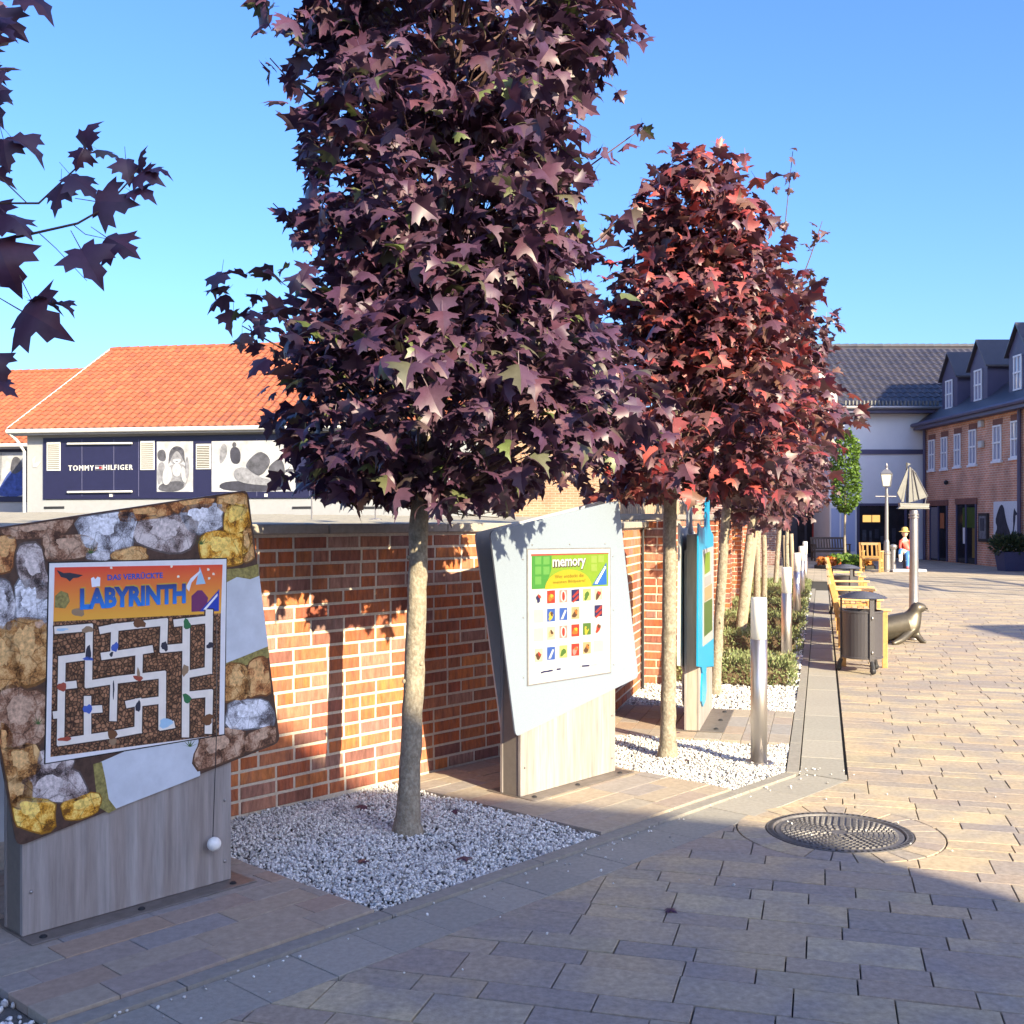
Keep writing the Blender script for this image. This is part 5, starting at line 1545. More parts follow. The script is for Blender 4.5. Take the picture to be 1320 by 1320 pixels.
# pole with a flat sheet-metal sailing ship on top
PYd = SY + 0.30
pole = thing('ship_sign', 'grey pole topped with a sheet metal sailing ship standing behind the bronze seal', 'sign', ((1178 - 660) * PYd / FPX, PYd, 0))
px_ = (1178 - 660) * PYd / FPX
mb = MB(); mb.lathe((px_, PYd, 0), [(0.075, 0), (0.075, 0.02), (0.066, 0.03), (0.060, 1.0), (0.056, 1.80), (0.052, 1.815)], 20); part('pole', mb, M_galv, pole, smooth=True)
for zz in (1.70, 1.74):
    mb = MB(); mb.lathe((px_, PYd, zz), [(0.064, 0), (0.07, 0.004), (0.07, 0.018), (0.064, 0.022)], 20); part('clamp', mb, M_galv, pole)
def shp(x, y): return at(1100 + x / 6.6, 560 + y / 6.6, PYd)
th_ = Vector((0, 0.03, 0))
def ship(nm, pts, m, dy=0.0, t_=0.02):
    mb = MB(); mb.slab([shp(x, y) + Vector((0, dy, 0)) for x, y in pts], Vector((0, t_, 0))); part(nm, mb, m, pole)
ship('hull', ((388, 582), (640, 590), (632, 620), (642, 634), (372, 632), (392, 612)), M_sail, -0.04, 0.08)
ship('hull_stripe', ((392, 606), (634, 610), (634, 616), (392, 613)), M_galv, -0.045, 0.004)
ship('jib', ((462, 285), (466, 300), (405, 560), (372, 498)), M_sail, -0.01)
ship('jib_inner', ((466, 300), (470, 310), (432, 575), (412, 572)), M_sail, 0.012)
ship('mast', ((455, 240), (466, 240), (468, 580), (457, 580)), M_dark, 0.02, 0.012)
ship('pennant', ((468, 240), (495, 252), (468, 268)), M_sail, 0.02, 0.006)
ribs = [(476, 275), (492, 285), (508, 300), (522, 318)]
base_ = [(470, 578), (512, 570), (560, 556), (630, 528)]
for k in range(3):
    ship('sail', (ribs[k], ribs[k + 1], base_[k + 1], base_[k]), M_sail, -0.012 + 0.008 * (k % 2))
    mb = MB(); mb.tube([shp(*ribs[k + 1]) + Vector((0, -0.016, 0)), shp(*base_[k + 1]) + Vector((0, -0.016, 0))], 0.006, 6); part('rib', mb, M_galv, pole)
mb = MB(); mb.tube([shp(470, 578), shp(630, 530), ], 0.008, 6); mb.tube([shp(620, 535), shp(610, 590)], 0.007, 6); part('boom', mb, M_galv, pole)

# lamp post, small post and seated figure
LY = ground_px(1143, 737)[1]; LX = (1143 - 660) * LY / FPX
k_ = LY / FPX
lamp = thing('street_lamp', 'old fashioned lamp post with a tapered glass lantern beside the teak armchair', 'street lamp', (LX, LY, 0))
def hz(y): return EYE - (y - HOR) * k_
mb = MB(); mb.lathe((LX, LY, 0), [(0.16, 0), (0.16, 0.04), (0.125, 0.06), (0.115, .55), (0.13, .57), (0.13, .62), (0.10, .66), (0.085, 0.95), (0.06, 1.02), (0.055, 2.0), (0.045, hz(640)), (0.06, hz(639)), (0.06, hz(637.5)), (0.045, hz(637)), (0.04, hz(628))], 18); part('post', mb, M_galv, lamp, smooth=False)
mb = MB(); mb.tube([(LX - 0.36, LY, hz(640)), (LX + 0.30, LY, hz(640))], 0.018, 8); part('ladder_bar', mb, M_galv, lamp)
def ring(r, z): return [Vector((LX + r * math.cos(a), LY + r * math.sin(a), z)) for a in (R(25), R(115), R(205), R(295))]
a_, b_ = ring(0.15, hz(627)), ring(0.235, hz(611))
mb = MB()
for i in range(4): mb.add([a_[i], a_[(i + 1) % 4], b_[(i + 1) % 4], b_[i]], [(0, 1, 2, 3)])
part('lantern_glass', mb, flat('lantern_glass', (0.80, 0.77, 0.66), rough=0.2, trans=0.3), lamp)
mb = MB()
for i in range(4):
    mb.tube([a_[i], b_[i]], 0.014, 6); mb.tube([a_[i], a_[(i + 1) % 4]], 0.016, 6); mb.tube([b_[i], b_[(i + 1) % 4]], 0.018, 6)
part('lantern_frame', mb, M_galv, lamp)
mb = MB(); c_ = ring(0.26, hz(610.6)); d_ = ring(0.10, hz(605)); mb.add(c_ + d_, [(0, 1, 5, 4), (1, 2, 6, 5), (2, 3, 7, 6), (3, 0, 4, 7), (4, 5, 6, 7), (3, 2, 1, 0)]); part('lantern_roof', mb, M_galv, lamp)
mb = MB(); mb.lathe((LX, LY, hz(605)), [(0.05, 0), (0.03, 0.05), (0.055, 0.09), (0.03, 0.13), (0.01, 0.2)], 10); part('finial', mb, M_galv, lamp)

g = ground_px(1151.5, 737); mb = MB()
mb.lathe((g[0], g[1], 0), [(0.12, 0), (0.12, 0.05), (0.085, 0.08), (0.08, .70), (0.11, .74), (0.12, .80), (0.10, .85), (0.02, 0.88)], 16)
solo('stone_post', mb, M_galv, 'short grey post with a rounded cap right beside the lamp post foot', 'post', base=(g[0], g[1], 0))

FYd = 35.4
def fp(px, py, dy=0.0): return Vector(((px - 660) * (FYd + dy) / FPX, FYd + dy, EYE - (py - HOR) * (FYd + dy) / FPX))
fig = thing('painted_statue', 'painted statue of a seated figure in red top and blue trousers on a plinth', 'statue', (fp(1168, 735).x, FYd, 0))
mb = MB(); mb.cbox(FX, fp(1145, 0).x, fp(1188, 0).x, FYd - .45, FYd + .5, 0.0, 0.085, 0.01); part('plinth', mb, mat('grey_plinth', (0.36, 0.37, 0.42), rough=0.8), fig)
mb = MB(); mb.cbox(FX, fp(1169, 0).x, fp(1184, 0).x, FYd - .02, FYd + .38, 0.087, 0.48, 0.02); part('seat_block', mb, mat('dark_block', (0.07, 0.06, 0.065), rough=0.7), fig)
M_red = flat('painted_red', (0.55, 0.07, 0.05)); M_jean = flat('painted_blue', (0.06, 0.20, 0.50)); M_skin = flat('painted_skin', (0.62, 0.42, 0.30)); M_hair = flat('painted_straw', (0.62, 0.42, 0.12)); M_wpaint = flat('painted_white', (0.72, 0.72, 0.70)); M_pink = flat('painted_shoe', (0.40, 0.08, 0.09))
V3 = lambda v, r: (v.x, v.y, v.z, r)
J = [V3(fp(1173, 715), .125), V3(fp(1168, 707, -.03), .125), V3(fp(1165, 699, -.04), .135), V3(fp(1166, 694, -.05), .06), V3(fp(1166.5, 691, -.06), .06),
     V3(fp(1160.5, 709, -.28), .085), V3(fp(1161, 722, -.36), .058), V3(fp(1159.5, 724, -.42), .045),
     V3(fp(1170, 715, -.30), .088), V3(fp(1170, 730, -.34), .055), V3(fp(1169.5, 733, -.44), .042),
     V3(fp(1161, 698, -.12), .055), V3(fp(1160, 706, -.22), .045), V3(fp(1164, 711, -.27), .035),
     V3(fp(1172, 698, .06), .055), V3(fp(1178, 694, .02), .045), V3(fp(1182.5, 690, 0), .032)]
Bn = [(0, 1), (1, 2), (2, 3), (3, 4), (0, 5), (5, 6), (6, 7), (0, 8), (8, 9), (9, 10), (2, 11), (11, 12), (12, 13), (2, 14), (14, 15), (15, 16)]
jz = [Vector(j[:3]) for j in J]; grp = {0: 1, 1: 0, 2: 0, 3: 2, 4: 2, 5: 1, 6: 3, 7: 3, 8: 1, 9: 1, 10: 4, 11: 0, 12: 0, 13: 2, 14: 0, 15: 3, 16: 2}
skin_part('body', J, Bn, [M_red, M_jean, M_skin, M_wpaint, M_pink], fig, lambda c: grp[min(range(len(jz)), key=lambda i: (jz[i] - c).length)])
mb = MB(); h_ = fp(1166.3, 687.5, -.07); mb.ball(h_, 0.105, 14, 10, (0.85, 0.95, 1.12)); mb.ball(h_ + Vector((-.03, -.10, -.01)), 0.022, 8, 6); mb.ball(h_ + Vector((.085, 0, 0)), 0.025, 8, 6); mb.ball(h_ + Vector((-.085, 0, 0)), 0.025, 8, 6); part('head', mb, M_skin, fig, smooth=True)
mb = MB(); mb.lathe(h_ + Vector((0, 0, .05)), [(0.19, 0), (0.185, 0.012), (0.10, 0.03), (0.095, 0.11), (0.06, 0.15), (0.005, 0.155)], 18); part('hat', mb, M_hair, fig)

# armchair, dark bench, flower bed, green column tree
g = ground_px(1122, 737)
make_bench(0.70, 'single teak armchair standing by the lamp post next to the flowers', 'armchair', None, (g[0] + 0.42, g[1] - .1, 0), R(90 + 62), name='garden_armchair')
M_dkwood = mat('dark_wood', (0.10, 0.075, 0.06), rough=0.7, grain=0.2)
g = ground_px(1079, 724)
make_bench(1.5, 'dark wooden bench in the shade in front of the pale bay window', 'bench', None, (g[0] - .75, g[1] + .6, 0), R(0), M_dkwood, M_dkwood)

fbx, fby = at(1090, 700, 37.5).x, 37.6
fbed = thing('flower_bed', 'round bed of orange and yellow flowers around the green column tree', 'flower bed', (fbx, fby, 0))
mb = MB(); mb.lathe((fbx, fby, 0), [(1.0, 0), (1.0, 0.10), (0.94, 0.12), (0.9, 0.1), (0.1, 0.16)], 32); part('rim', mb, M_joint, fbed)
def petals(nm, N, x0, x1, m, zt):
    x = rng.uniform(x0, x1, N); y = rng.uniform(-.9, .9, N); ok = x * x + y * y < .85; x, y = x[ok], y[ok]; N = len(x)
    z = 0.12 + rng.random(N) * zt * (1 - 0.3 * (x * x + y * y))
    V = [(-0.5, 0, 0), (0.5, 0, 0), (0.6, .6, .1), (0, 1, 0), (-.6, .6, .1)]
    me = scatter_mesh(nm, V, [[0, 1, 2, 3, 4]], rand_rots(N), np.stack([x, y, z], 1), rng.uniform(.05, .1, N), m)
    o = bpy.data.objects.new(nm, me); COL.objects.link(o); o.parent = fbed; o['kind'] = 'stuff'
petals('orange_blossom', 700, -1, -.35, leaf_mat('orange_blossom', [(0.50, 0.15, 0.02), (0.42, 0.08, 0.02), (0.55, 0.28, 0.03)], rough=.6), .28)
petals('green_foliage', 900, -.45, .5, M_leafG, .36)
petals('red_blossom', 700, .35, 1, leaf_mat('red_blossom', [(0.50, 0.08, 0.03), (0.55, 0.30, 0.03), (0.45, 0.12, 0.03)], rough=.6), .28)
gx, gy = fbx + .05, fby + .1
gt = thing('column_tree', 'small bright green tree clipped to a column on a thin trunk above the flower bed', 'tree', (gx, gy, 0))
mb = MB(); mb.tube([(gx, gy, 0.05), (gx - .02, gy, 1.0), (gx, gy, 2.1), (gx, gy, 4.0)], [.05, .04, .035, .015], 8); part('trunk', mb, M_bark, gt)
N = 3600
a = rng.uniform(0, 6.283, N); zz = rng.uniform(0, 1, N); rr = rng.random(N) ** .35
prof = np.where(zz < .12, .25 + zz * 5.5, np.where(zz > .82, (1 - (zz - .82) / .18 * .75), 1.0)) * .46
pos = np.stack([gx + np.cos(a) * rr * prof * (1 + .12 * np.sin(a * 3 + zz * 9)), gy + np.sin(a) * rr * prof, 1.9 + zz * 2.75 + rng.normal(0, .03, N)], 1)
od = np.stack([np.cos(a), np.sin(a), np.full(N, .2)], 1)
me = scatter_mesh('crown', [(0, 0, 0), (.35, .4, .05), (0, 1, -.05), (-.35, .4, .05)], [[0, 1, 2, 3]], frames_from(od + rng.normal(0, .6, (N, 3)), od * .6 + np.array([0, 0, .6]) + rng.normal(0, .5, (N, 3))), pos, rng.uniform(.08, .14, N), M_leafG)
me.transform(world_of(gt).inverted())
o = bpy.data.objects.new('crown', me); COL.objects.link(o); o.parent = gt; o['kind'] = 'stuff'

# ---------------------------------------------------------------- buildings
M_grey = mat('grey_render', (0.27, 0.27, 0.28), rough=0.8, grain=0.06, gscale=6)
M_navy = mat('navy_panel', (0.014, 0.014, 0.045), rough=0.35, grain=0.1, gscale=4)
M_whitetrim = flat('white_trim', (0.52, 0.51, 0.49))
M_tile = mat('clay_pantile', [(0.30, 0.088, 0.04), (0.26, 0.075, 0.036), (0.335, 0.102, 0.046), (0.225, 0.068, 0.038)], rough=0.65, grain=0.2, gscale=5)
M_underlay = mat('roof_underlay', (0.20, 0.06, 0.03), rough=1)
M_photo = [mat('photo_pale', (0.32, 0.32, 0.34), grain=0.35, gscale=3.2), mat('photo_mid', (0.06, 0.06, 0.075), grain=0.6, gscale=5), mat('photo_dark', (0.03, 0.03, 0.045), grain=0.5, gscale=6), mat('photo_light', (0.17, 0.17, 0.19), grain=0.5, gscale=7), mat('photo_denim', (0.035, 0.06, 0.22), grain=0.6, gscale=6)]

def pantile(cw, rl_, m):
    xs = np.linspace(0, cw * 1.06, 8); V = []; 
    for y, lift in ((-0.02, 0.028), (rl_ + 0.03, 0.0)):
        for x in xs: V.append((x, y, lift + 0.028 * math.sin(x / cw * 2 * math.pi)))
    for x in xs: V.append((x, -0.02, -0.004 + 0.026 * math.sin(x / cw * 2 * math.pi)))
    n = 8; fs = [(i, i + 1, n + i + 1, n + i) for i in range(n - 1)] + [(2 * n + i, 2 * n + i + 1, i + 1, i) for i in range(n - 1)]
    me = bpy.data.meshes.new('roof_tile'); me.from_pydata(V, [], fs); me.materials.append(m); fix_normals(me)
    for p in me.polygons: p.use_smooth = False
    return me
PT = pantile(0.28, 0.36, M_tile)

def tiled_roof(E, D, U, length, slope_len, cw, rl_, me, parent, m, limit, under, name='roof_tile'):
    """E eave corner, D along the eave, U up the slope"""
    N_ = D.cross(U).normalized()
    mb = MB(); mb.slab([E, E + D * length, E + D * length + U * slope_len, E + U * slope_len], N_ * -0.06); part('roof_deck', mb, under, parent)
    items = []
    for r_ in range(int(slope_len / rl_)):
        for c_ in range(int(length / cw)):
            p = E + D * (c_ * cw) + U * (r_ * rl_) + N_ * 0.034
            M = Matrix((( D.x, U.x, N_.x, p.x), (D.y, U.y, N_.y, p.y), (D.z, U.z, N_.z, p.z), (0, 0, 0, 1)))
            x = 660 + FPX * p.x / p.y
            items.append((p.length + (0 if -8 < x < 420 else 60), M))
    items.sort(key=lambda t: t[0])
    rest = MB()
    bv = [v.co.copy() for v in me.vertices]; bf = [list(p.vertices) for p in me.polygons]
    for i, (d, M) in enumerate(items):
        if i < limit: inst(name, me, M, parent)
        else: rest.add([M @ v for v in bv], bf)
    if rest.f:
        o = part('more_roof_tiles', rest, m, parent); o['kind'] = 'stuff'

def shop(label, A, deg, t0, t1, w0, eave, run, ridge, tile_limit):
    F = Frame(deg, A[0], A[1])
    b = thing('shop_building', label, 'shop', (A[0], A[1], 0), F.a, 'low shops with orange tiled roofs')
    mb = MB(); mb.box(F, t0, t1, w0, w0 + 2 * run - 0.8, 0, eave - 0.1); part('wall', mb, M_grey, b)
    oh = 0.42
    E = F(t0 - oh, w0 - oh, eave)
    U = (F.L * (run) + Vector((0, 0, ridge - eave))).normalized()
    sl = math.hypot(run, ridge - eave)
    tiled_roof(E, F.D, U, t1 - t0 + 2 * oh, sl, 0.28, 0.36, PT, b, M_tile, tile_limit, M_underlay)
    E2 = F(t1 + oh, w0 + 2 * run - oh, eave); U2 = (-F.L * run + Vector((0, 0, ridge - eave))).normalized()
    mb = MB(); mb.slab([E2, E2 - F.D * (t1 - t0 + 2 * oh), E2 - F.D * (t1 - t0 + 2 * oh) + U2 * sl, E2 + U2 * sl], Vector((0, 0, -0.06))); part('rear_roof', mb, M_tile, b)
    u = t0 - oh
    while u < t1 + oh:
        mb = MB(); mb.tube([F(u, w0 - oh + run, ridge + 0.0), F(u + 0.4, w0 - oh + run, ridge + 0.02)], [0.11, 0.12], 8); part('ridge_tile', mb, M_tile, b); u += 0.39
    for tt in (t0 - oh - 0.03, t1 + oh):
        mb = MB(); mb.slab([F(tt, w0 - oh - .02, eave - 0.14), F(tt, w0 - oh - .02, eave + 0.07), F(tt, w0 - oh + run, ridge + 0.09), F(tt, w0 - oh + run, ridge - 0.12)], F.D * 0.03); part('verge_board', mb, M_whitetrim, b)
        mb = MB(); mb.slab([F(t0 if tt < t1 else t1 - .05, w0, eave - .12), F(t0 if tt < t1 else t1 - .05, w0 - oh + run, ridge - .1), F(t0 if tt < t1 else t1 - .05, w0 + 2 * run - .8, eave - .12)], F.D * 0.05); part('gable', mb, M_grey, b)
    mb = MB(); mb.tube([F(t0 - oh, w0 - oh - 0.06, eave - 0.06), F(t1 + oh, w0 - oh - 0.06, eave - 0.06)], 0.075, 10); part('gutter', mb, M_whitetrim, b)
    mb = MB(); mb.box(F, t0 - oh, t1 + oh, w0 - oh + 0.0, w0 - 0.003, eave - 0.18, eave - 0.12); part('soffit', mb, M_grey, b)
    mb = MB(); mb.tube([F(t0 - .35, w0 - oh - 0.04, eave - 0.1), F(t0 - .2, w0 - .25, eave - .35), F(t0 - 0.06, w0 - 0.07, eave - 0.7), F(t0 - 0.06, w0 - 0.07, 0)], 0.05, 8); part('downpipe', mb, M_whitetrim, b)
    return b, F
A3 = (-16.17, 37.0)
sA, FA = shop('low shop with orange roof, navy wall panel, white lettering and photo posters', A3, -10.2, 0, 15.2, 0, 4.62, 6.4, 8.2, 300)
def pA(x, y, off=0.0): return FA.px(x, y, 0, off)
def panel_on(F, w, pts, m, nm, parent, off, th=0.02):
    mb = MB(); mb.slab([F.px(x, y, w, off) for x, y in pts], F.L * (th * 0.95)); return part(nm, mb, m, parent)
panel_on(FA, 0, ((57, 565), (560, 556), (560, 641), (57, 643.5)), M_navy, 'fascia_panel', sA, 0.06, 0.055)
for x in (107, 148, 180, 332, 400):
    mb = MB(); mb.box(FA, FA.uw(pA(x, 600))[0] - .008, FA.uw(pA(x, 600))[0] + .008, -0.066, -0.0605, pA(x, 641).z + .03, pA(x, 564).z - .06); part('panel_seam', mb, mat('seam', (0.09, 0.09, 0.16), rough=.5) if 'seam' not in bpy.data.materials else bpy.data.materials['seam'], sA)
nA = -FA.L
def pz(x, y): return pA(x, y).z
lettering('shop_lettering', 'TOMMY', pA(90, 606), pA(122.5, 606), pz(106, 606.8), pz(106, 600), nA, M_whitetrim, sA, 0.062, 1.25, 0.0, thick=0.03)
lettering('shop_lettering', 'HILFIGER', pA(135, 606), pA(172.5, 606), pz(153, 605.8), pz(153, 599.2), nA, M_whitetrim, sA, 0.062, 1.25, 0.0, thick=0.03)
for q, m in ((((124.5, 600), (133.5, 600), (133.5, 606), (124.5, 606)), M_whitetrim), (((125, 600.3), (133, 600.3), (133, 601.8), (125, 601.8)), M_navy), (((125, 604.2), (133, 604.2), (133, 605.7), (125, 605.7)), M_navy), (((129.2, 602), (133, 602), (133, 604), (129.2, 604)), flat('flag_red', (.4, .03, .03)))):
    panel_on(FA, 0, q, m, 'flag_emblem', sA, 0.075 if m is M_whitetrim else 0.082, 0.006)
for y in (572.5, 634.5):
    mb = MB(); mb.tube([pA(90, y, 0.14), pA(173, y - .8, 0.14)], 0.035, 8); part('lamp_rail', mb, M_whitetrim, sA)
    for x in (95, 131, 168):
        mb = MB(); mb.tube([pA(x, y, 0.055), pA(x, y, 0.13)], 0.015, 6); part('rail_bracket', mb, M_whitetrim, sA)
def shutter(x0, x1, y0, y1):
    mb = MB(); u0_, u1_ = FA.uw(pA(x0, y0))[0], FA.uw(pA(x1, y0))[0]; z0_, z1_ = pz(x0, y1), pz(x0, y0)
    mb.cbox(FA, u0_, u1_, -0.085, -0.0605, z0_, z1_, 0.004); s = part('louvre_shutter', mb, M_whitetrim, sA)
    n = 13
    for k in range(n):
        z = z0_ + .05 + (z1_ - z0_ - .1) * k / n
        mb = MB(); mb.box(FA, u0_ + .035, u1_ - .035, -0.096, -0.086, z, z + .03); part('slat', mb, bpy.data.materials.get('slat_shade') or mat('slat_shade', (.075, .065, .05), rough=.7), s)  # dark strips put the shade between the louvres into the colour
shutter(62, 79.5, 570, 607); shutter(182.5, 200.5, 568.5, 606); shutter(254, 273, 572.5, 605)
def soften(pts, it=2):
    pts = [Vector((p[0], p[1])) for p in pts]
    for _ in range(it):
        pts = [a.lerp(b, t) for a, b in zip(pts, pts[1:] + pts[:1]) for t in (.25, .75)]
    return [(p.x, p.y) for p in pts]
def poster(q, shapes, nm='photo_poster', F=FA, w=0.0, parent=sA, off=0.07):
    s = panel_on(F, w, q, M_photo[0], nm, parent, off, 0.008)
    for i, (pts, k) in enumerate(shapes):
        mb = MB(); mb.poly([F.px(x, y, w, off + 0.004 + 0.0025 * i) for x, y in soften(pts)]); part('photo_print', mb, M_photo[k], s)
def C4(pts): return [(200 + x / 5.077, 540 + y / 5.077) for x, y in pts]
def el(cx, cy, rx, ry, n=14): return [(cx + rx * math.cos(2 * math.pi * i / n), cy + ry * math.sin(2 * math.pi * i / n)) for i in range(n)]
poster(((203.5, 569.5), (250, 569), (250, 634), (203.5, 634)), [
 (C4([(22, 205), (75, 200), (80, 285), (22, 270)]), 1), (C4([(22, 290), (70, 280), (70, 360), (40, 430), (22, 430)]), 3), (C4([(90, 300), (210, 290), (225, 400), (190, 470), (60, 470), (70, 380)]), 3), (C4([(40, 420), (200, 400), (190, 475), (22, 475)]), 1), (C4(el(150, 240, 52, 62)), 3), (C4([(100, 235), (112, 195), (150, 175), (195, 195), (200, 240), (205, 300), (185, 250), (150, 200), (115, 250), (95, 310)]), 1),
 (C4(el(135, 195, 14, 9)), 2), (C4(el(168, 195, 14, 9)), 2), (C4(el(150, 335, 30, 45)), 0), (C4([(120, 262), (180, 262), (172, 285), (150, 296), (128, 285)]), 0), (C4([(136, 278), (164, 278), (150, 286)]), 2), (C4([(60, 330), (110, 300), (125, 380), (90, 440), (55, 420)]), 0), (C4([(180, 300), (220, 340), (215, 430), (180, 400)]), 0), (C4([(215, 220), (235, 300), (228, 400), (205, 380)]), 3)])
poster(((274, 569), (382, 567.5), (382, 633.5), (274, 634)), [
 (C4([(430, 410), (640, 405), (860, 430), (850, 475), (425, 475)]), 2), (C4([(495, 190), (545, 180), (570, 230), (560, 300), (500, 290)]), 2), (C4(el(525, 170, 14, 18)), 1), (C4([(440, 160), (475, 165), (480, 240), (440, 300), (425, 280)]), 3), (C4([(770, 290), (830, 250), (860, 330), (850, 470), (800, 440), (740, 330)]), 1), (C4([(520, 330), (600, 310), (700, 390), (800, 400), (830, 440), (620, 430), (530, 400)]), 3), (C4(el(565, 370, 32, 42)), 3), (C4([(860, 380), (915, 378), (915, 395), (860, 398)]), 1), (C4([(860, 330), (915, 328), (915, 345), (860, 348)]), 1), (C4([(590, 300), (680, 210), (740, 230), (770, 290), (700, 380), (640, 350)]), 1)])
for x, y in ((144.5, 638.5), (344, 638.5)):
    panel_on(FA, 0, ((x - 2, y - 2), (x + 2, y - 2), (x + 2, y + 2), (x - 2, y + 2)), M_whitetrim, 'socket', sA, 0.08, 0.015)
for x, y in ((70, 652), (275, 651), (390, 652), (480, 652)):
    panel_on(FA, 0, ((x - 13, y + 1), (x + 13, y + .6), (x + 13, y + 3.6), (x - 13, y + 4)), M_dark, 'vent_slot', sA, 0.02, 0.018)
panel_on(FA, 0, ((42, 592), (46, 588), (44, 598), (54, 594), (48, 602), (43, 602)), mat('emblem_grey', (.38, .38, .38)), 'leaf_emblem', sA, 0.02, 0.015)
sB, FB_ = shop('shop at the far left edge with denim photo poster, behind the nearer shop', (-16.9 - 2.2, 42.9), -10.2, -14, 5.5, 0, 4.55, 6.4, 8.2, 120)
panel_on(FB_, 0, ((-60, 574), (36, 574), (36, 647), (-60, 647)), M_navy, 'fascia_panel', sB, 0.05, 0.045)
poster(((-40, 583), (34.5, 583), (34.5, 640), (-40, 640)), [([(0, 630), (14, 605), (34, 598), (34.5, 640), (-5, 640)], 4), ([(14, 608), (17, 590), (24, 588), (30, 596), (30, 606), (20, 612)], 1), ([(5, 640), (12, 622), (22, 614), (34, 620), (34, 640)], 4), ([(-20, 583), (-16, 583), (-16, 630), (-20, 630)], 3), ([(2, 583), (4, 583), (3, 620), (1, 620)], 3)], F=FB_, parent=sB, off=0.06)

# thin lightning rods on the gravel roof
for k, (x, y0_, y1_, d) in enumerate(((402, 640, 674, 14), (484, 648, 672, 15), (567, 655, 676, 14.5))):
    p = at(x, y1_, d); q_ = at(x, y0_, d)
    mb = MB(); mb.lathe((p.x, p.y, p.z - .02), [(0.09, 0), (0.09, 0.05), (0.02, 0.06)], 10); mb.tube([(p.x, p.y, p.z), (p.x, p.y, q_.z)], 0.012, 6)
    solo('lightning_rod', mb, M_galv, ('thin metal rod on the gravel roof, left of the nearest trunk', 'thin metal rod on the gravel roof, just left of the nearest trunk', 'thin metal rod on the gravel roof, just right of the nearest trunk')[k], 'lightning rod', 'thin rods on the gravel roof', base=(p.x, p.y, p.z))

# tan brick block behind the wall
M_tan = brick_mat('tan_brick', (0.29, 0.165, 0.095), (0.25, 0.13, 0.075), (0.29, 0.235, 0.175), 0.25, 0.0833, axis='XZ')
M_dkbrick = brick_mat('dark_brick', (0.15, 0.075, 0.065), (0.12, 0.07, 0.07), (0.22, 0.19, 0.18), 0.25, 0.0833, axis='YZ')
xb0, xb1, yb = at(655, 0, 38).x, at(792, 0, 38).x, 38.0
tb = thing('brick_building', 'tan brick building glimpsed under the crowns behind the pale blue board', 'building', (xb0, yb, 0))
mb = MB(); mb.box(FX, xb0, xb1, yb, yb + 9, 0, 6.4); part('wall', mb, M_tan, tb)
mb = MB(); mb.cbox(FX, xb0 - .1, xb1 + .1, yb - .1, yb + 9.1, 6.403, 6.62, 0.02); part('roof_edge', mb, M_coping, tb)
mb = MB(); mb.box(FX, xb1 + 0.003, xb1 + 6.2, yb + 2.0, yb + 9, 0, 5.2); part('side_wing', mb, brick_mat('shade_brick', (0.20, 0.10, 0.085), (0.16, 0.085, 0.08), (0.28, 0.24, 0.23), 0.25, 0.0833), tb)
for x in (808, 818):
    p = at(x, 640, yb + 1.9); mb = MB(); mb.tube([(p.x, yb + 1.93, 1.9), (p.x, yb + 1.93, 4.2)], 0.035, 6); part('downpipe', mb, M_galv, tb)
p = at(854, 640, yb + 1.7); mb = MB(); mb.cbox(FX, p.x - .25, p.x + .25, yb + 1.68, yb + 1.99, 1.5, 3.2, .01); part('pilaster', mb, M_grey, tb)
# paling fence behind the wall
q0 = F2(14.6, W_W2 + 0.9); q1 = F2(25.5, W_W2 + 0.9)
pf = thing('paling_fence', 'row of pale wooden palings standing behind the brick wall under the crowns', 'fence', (q0.x, q0.y, 1.6), F2.a)
mb = MB(); mb.box(F2, 14.6, 25.5, W_W2 + 0.93, W_W2 + 0.97, 1.72, 1.78); part('rail', mb, M_stake, pf)
for k in range(64):
    u = 14.62 + k * 0.17; h = 2.02 + random.uniform(-.03, .03)
    mb = MB(); mb.slab([F2(u, W_W2 + 0.925, 1.62), F2(u + .09, W_W2 + 0.925, 1.62), F2(u + .09, W_W2 + 0.925, h - .04), F2(u + .045, W_W2 + 0.925, h), F2(u, W_W2 + 0.925, h - .04)], F2.L * -0.025); part('paling', mb, M_stake, pf)

# white rendered shop at the end of the plaza
M_wrend = mat('white_render', (0.66, 0.66, 0.68), rough=0.85, grain=0.04, gscale=2)
M_dktile = mat('dark_glazed_tile', [(0.042, 0.038, 0.050), (0.056, 0.050, 0.060), (0.036, 0.034, 0.048)], rough=0.42, grain=0.15, gscale=3, spec=0.6)
M_dkmetal = mat('dark_cladding', (0.075, 0.07, 0.13), rough=0.5, grain=0.1, gscale=2)
M_pane = flat('window_pane', (0.27, 0.28, 0.38), rough=0.06, spec=0.8)  # pale base colour stands in for the sky reflected in the panes
M_dkglass = flat('shop_glass', (0.020, 0.020, 0.026), rough=0.12, spec=0.3, grain=0.5, gscale=1.5)
M_wframe = flat('white_frame', (0.76, 0.75, 0.76))
YW = 45.7
xl, xr = at(1068, 0, YW).x, 17.0
ws_ = thing('white_shop', 'white rendered shop with steep dark tiled roof closing the far end of the plaza', 'shop', (xl, YW, 0))
mb = MB(); mb.box(FX, xl, xr + 6, YW, YW + 10, 0, 6.2); part('wall', mb, M_wrend, ws_)
PTD = pantile(0.30, 0.42, M_dktile)
E = Vector((xl + .35, YW - .45, 6.25)); run = 5.3; rise = 3.25
U = Vector((0, run, rise)).normalized()
tiled_roof(E, Vector((1, 0, 0)), U, 9.2, math.hypot(run, rise), 0.30, 0.42, PTD, ws_, M_dktile, 0, M_dktile)
